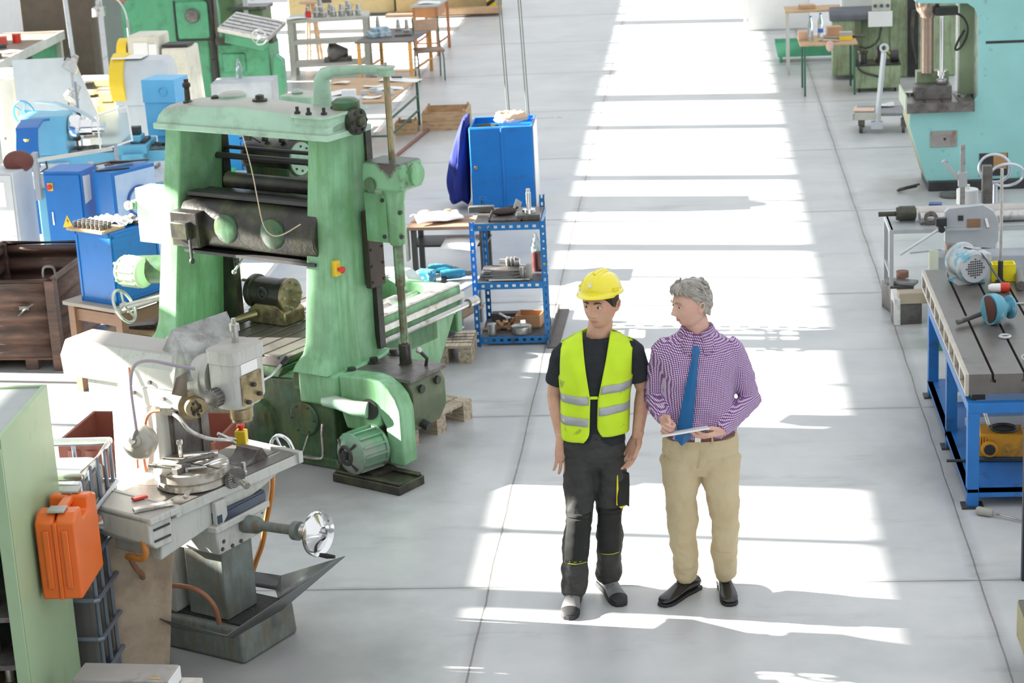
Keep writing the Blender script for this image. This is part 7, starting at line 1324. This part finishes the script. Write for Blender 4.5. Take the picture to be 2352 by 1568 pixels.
pts = [(0,.04),(0,.165)]
for x in sl2: pts += [(x-.008,.165),(x-.008,.13),(x-.018,.13),(x-.018,.11),(x+.018,.11),(x+.018,.13),(x+.008,.13),(x+.008,.165)]
pts += [(pw,.165),(pw,.04)]
O('plate', G().prism(pts, 'y', 0, pl), TOPS, cp2); O('ribs', G().box(.02,.02,0,.10,pl-.02,.04).box(.45,.02,0,.53,pl-.02,.04).box(1.0,.02,0,1.08,pl-.02,.04), DARK, cp2)
O('side_flange', G().box(-.02,0,.135,-.0,pl,.165).box(-.02,0,.03,0,pl,.05), M((.5,.46,.40), .5, .2), cp2)
rbx = G()
for k in range(10): rbx.box(-.02,.0+k*.268,.05,-.0,.05+k*.268,.135)
OS('side_rib', rbx, M((.5,.46,.40), .5, .2), cp2)
tz = .828
mo = T('electric_motor', 'paint-splashed blue and white electric motor with perforated fan cover', 'motor', (1.78,13.95,tz), 20)
MB_ = M((.52,.55,.56), .5, 0, .15, 12, (.15,.42,.55), .40, 9, soft=.04, name='splashed_paint')
O('housing', G().merge(G().lathe([(.10,0),(.115,.02),(.115,.06),(.105,.07),(.105,.17),(.12,.18),(.12,.21),(.07,.24)], (0,0,0), (0,0,1), 32), Matrix.Translation((0,-.10,.12)) @ Euler((R(-90+6),0,0)).to_matrix().to_4x4()), MB_, mo)
hd = G()
for i in range(-4, 5):
    for j in range(-4, 5):
        if i*i+j*j < 17: hd.box(i*.016-.004,-.112,.12+j*.016-.004,i*.016+.004,-.103,.12+j*.016+.004)
O('fan_cover', G().cyl((0,-.105,.12),(0,-.08,.12),.10,n=32), LGRY, mo); O('fan_holes', hd, DARK, mo); O('terminal_box', G().box(.06,-.02,.10,.17,.10,.19), MB_, mo, bev=.01); O('foot', G().box(-.10,-.06,0,.10,.10,.02), MB_, mo)
O('cable', G().tube([(-.02,.02,.24),(.05,-.10,.23),(.10,-.18,.10),(.13,-.25,.03)], .007, 8, sm=2), M((.10,.12,.14), .5), mo)
yx = T('yellow_box', 'open yellow carton behind the red and white plug', 'box', (2.02,13.98,tz), 0); O('box', G().box(-.08,-.05,0,.08,-.04,.12).box(-.08,.04,0,.08,.05,.12).box(-.08,-.04,0,-.07,.04,.12).box(.07,-.04,0,.08,.04,.12).box(-.07,-.04,0,.07,.04,.01), M((.92,.80,.02), .5), yx)
pg_ = T('power_plug', 'white and red industrial plug lying on the slotted plate', 'plug', (1.93,13.66,tz), -4); O('body', G().lathe([(.018,0),(.028,.02),(.03,.08)], (-.05,0,.032), (1,0,.032), 18), PAPER, pg_); O('red_shell', G().lathe([(.032,0),(.034,.03),(.030,.06)], (.03,0,.034), (1,0,.034), 18), RED, pg_)
one('steel_tube', G().cyl((0,0,.035),(-.03,-.34,.035),.032,n=20), DSTL, 'short dark steel tube lying at the right edge of the slotted plate', 'tube', (2.13,14.02,tz))
rdx = T('test_rod', 'tall thin steel rod standing upright on the slotted plate', 'rod', (1.99,13.88,tz)); O('rod', G().cyl((0,0,0),(0,0,.80),.011), STL, rdx); O('foot', G().box(-.03,-.03,0,.03,.03,.02).cyl((0,0,.02),(0,0,.16),.018), DARK, rdx)
one('mallet', G().cyl((-.14,-.12,.03),(.07,.05,.05),.018).obox((.09,.08,.07), (.05,.06,.14), 35), DSTL, 'steel hammer with thick round handle on the slotted plate', 'hammer', (1.72,12.98,tz))
cn = T('blue_cone', 'blue-painted pump housing lying on its side with open rusty mouth', 'housing', (1.83,12.90,tz), 10); O('shell', G().lathe([(.10,0),(.10,.05),(.085,.08),(.04,.11),(.035,.14),(.075,.145),(.075,.16)], (-.05,0,.10), (.9,.25,.06), 30), M((.12,.38,.50), .5, 0, .2, 10, (.55,.60,.60), .35, 9, soft=.05), cn); O('mouth', G().cyl((-.054,0,.10),(-.048,.001,.10),.088,n=30), M((.10,.03,.02), .7), cn)
one('washer', G().torus((0,0,.006), (0,0,1), .032, .009, 28, 8), SLV, 'flat silver ring lying on the slotted plate in front of the blue housing', 'ring', (1.84,12.60,tz))
one('steel_strip', G().box(-.10,-.012,0,.10,.012,.008), STL, 'thin steel strip lying across the right side of the slotted plate', 'strip', (2.00,13.35,tz), 0)
one('wire_loop', G().tube([(0,0,.01),(-.06,.05,.03),(-.05,.14,.03),(.02,.2,.02)], .004, 6, sm=2), STL, 'thin wire loop at the front right of the slotted plate', 'wire', (1.92,11.98,tz))
og = T('gearbox_casting', 'orange gearbox casting with two dark bores on the lower blue shelf', 'casting', (1.80,12.45,.121), -5)
OR2 = M((.72,.33,.02), .5, 0, .12, 6, (.15,.10,.06), .25, 6, name='orange_cast_paint')
O('body', G().frus((-.14,-.10,.15,.12,0),(-.13,-.09,.14,.11,.15)).cyl((-.07,-.13,.06),(-.07,-.08,.06),.055,n=24), OR2, og, bev=.01); O('bore', G().cyl((.02,.01,.151),(.02,.01,.155),.075,n=28), DARK, og); O('rim', G().torus((.02,.01,.155), (0,0,1), .078, .010, 28, 8), OILM, og); O('bore', G().cyl((-.07,-.133,.06),(-.07,-.13,.06),.035,n=20), DARK, og)
for k in range(4): O('fin', G().box(-.145+.015*k,-.11,.05,-.138+.015*k,-.09,.13), OR2, og)
one('steel_bar', G().cyl((0,0,.0),(-.06,.05,.20),.012), STL, 'thin steel bar standing in the bore of the orange casting', 'bar', (1.76,12.50,.20))
for i, (x, y, w_, d_, rz, lb, m) in enumerate(((1.85,12.95,.40,.10,2,'pale steel bracket at the back of the lower blue shelf',LGRY),(1.75,12.28,.60,.02,-2,'thin dark rod in front of the orange casting on the lower shelf',DARK),(1.70,13.5,.10,.08,10,'white block on the lower shelf near the far leg',PAPER))): one('steel_piece', G().box(-w_/2,-d_/2,0,w_/2,d_/2,.05 if i != 1 else .015), m, lb, 'steel piece', (x,y,.121), rz, bev=.003)
hm = T('wire_brush', 'grey cylindrical brush with thin handle on the floor by the blue table leg', 'brush', (1.56,11.70,0), -28); O('body', G().lathe([(.02,0),(.026,.01),(.026,.09),(.018,.10)], (0,0,.027), (1,0,.027), 18), M((.38,.37,.33), .6), hm); O('handle', G().cyl((.09,0,.025),(.34,-.02,.015),.006), STL, hm)
one('black_post', G().box(0,0,0,.08,.05,1.25), M((.012,.018,.03), .5), 'black steel post cut by the right edge of the picture', 'post', (1.675,10.69,0), 0)
yv = T('stacker_part', 'yellowish ribbed machine corner at the lower right edge', 'machine', (1.50,9.32,0), 0); O('body', G().box(0,0,.12,.4,.4,.32), M((.42,.38,.20), .6, 0, .15), yv, bev=.01); O('ribbed_top', G().box(.0,.0,.322,.4,.35,.34), M((.12,.12,.10), .6, 0, .2, 60), yv); O('foot', G().box(.03,.02,0,.12,.12,.12), OILM, yv)
one('shelf_sheet', G().box(-.01,-.01,0,.5,.40,.01), M((.12,.25,.50), .6), 'scratched blue sheet lying on the floor edge under the blue table', 'sheet', (1.62,11.72,.0), 2) if False else None
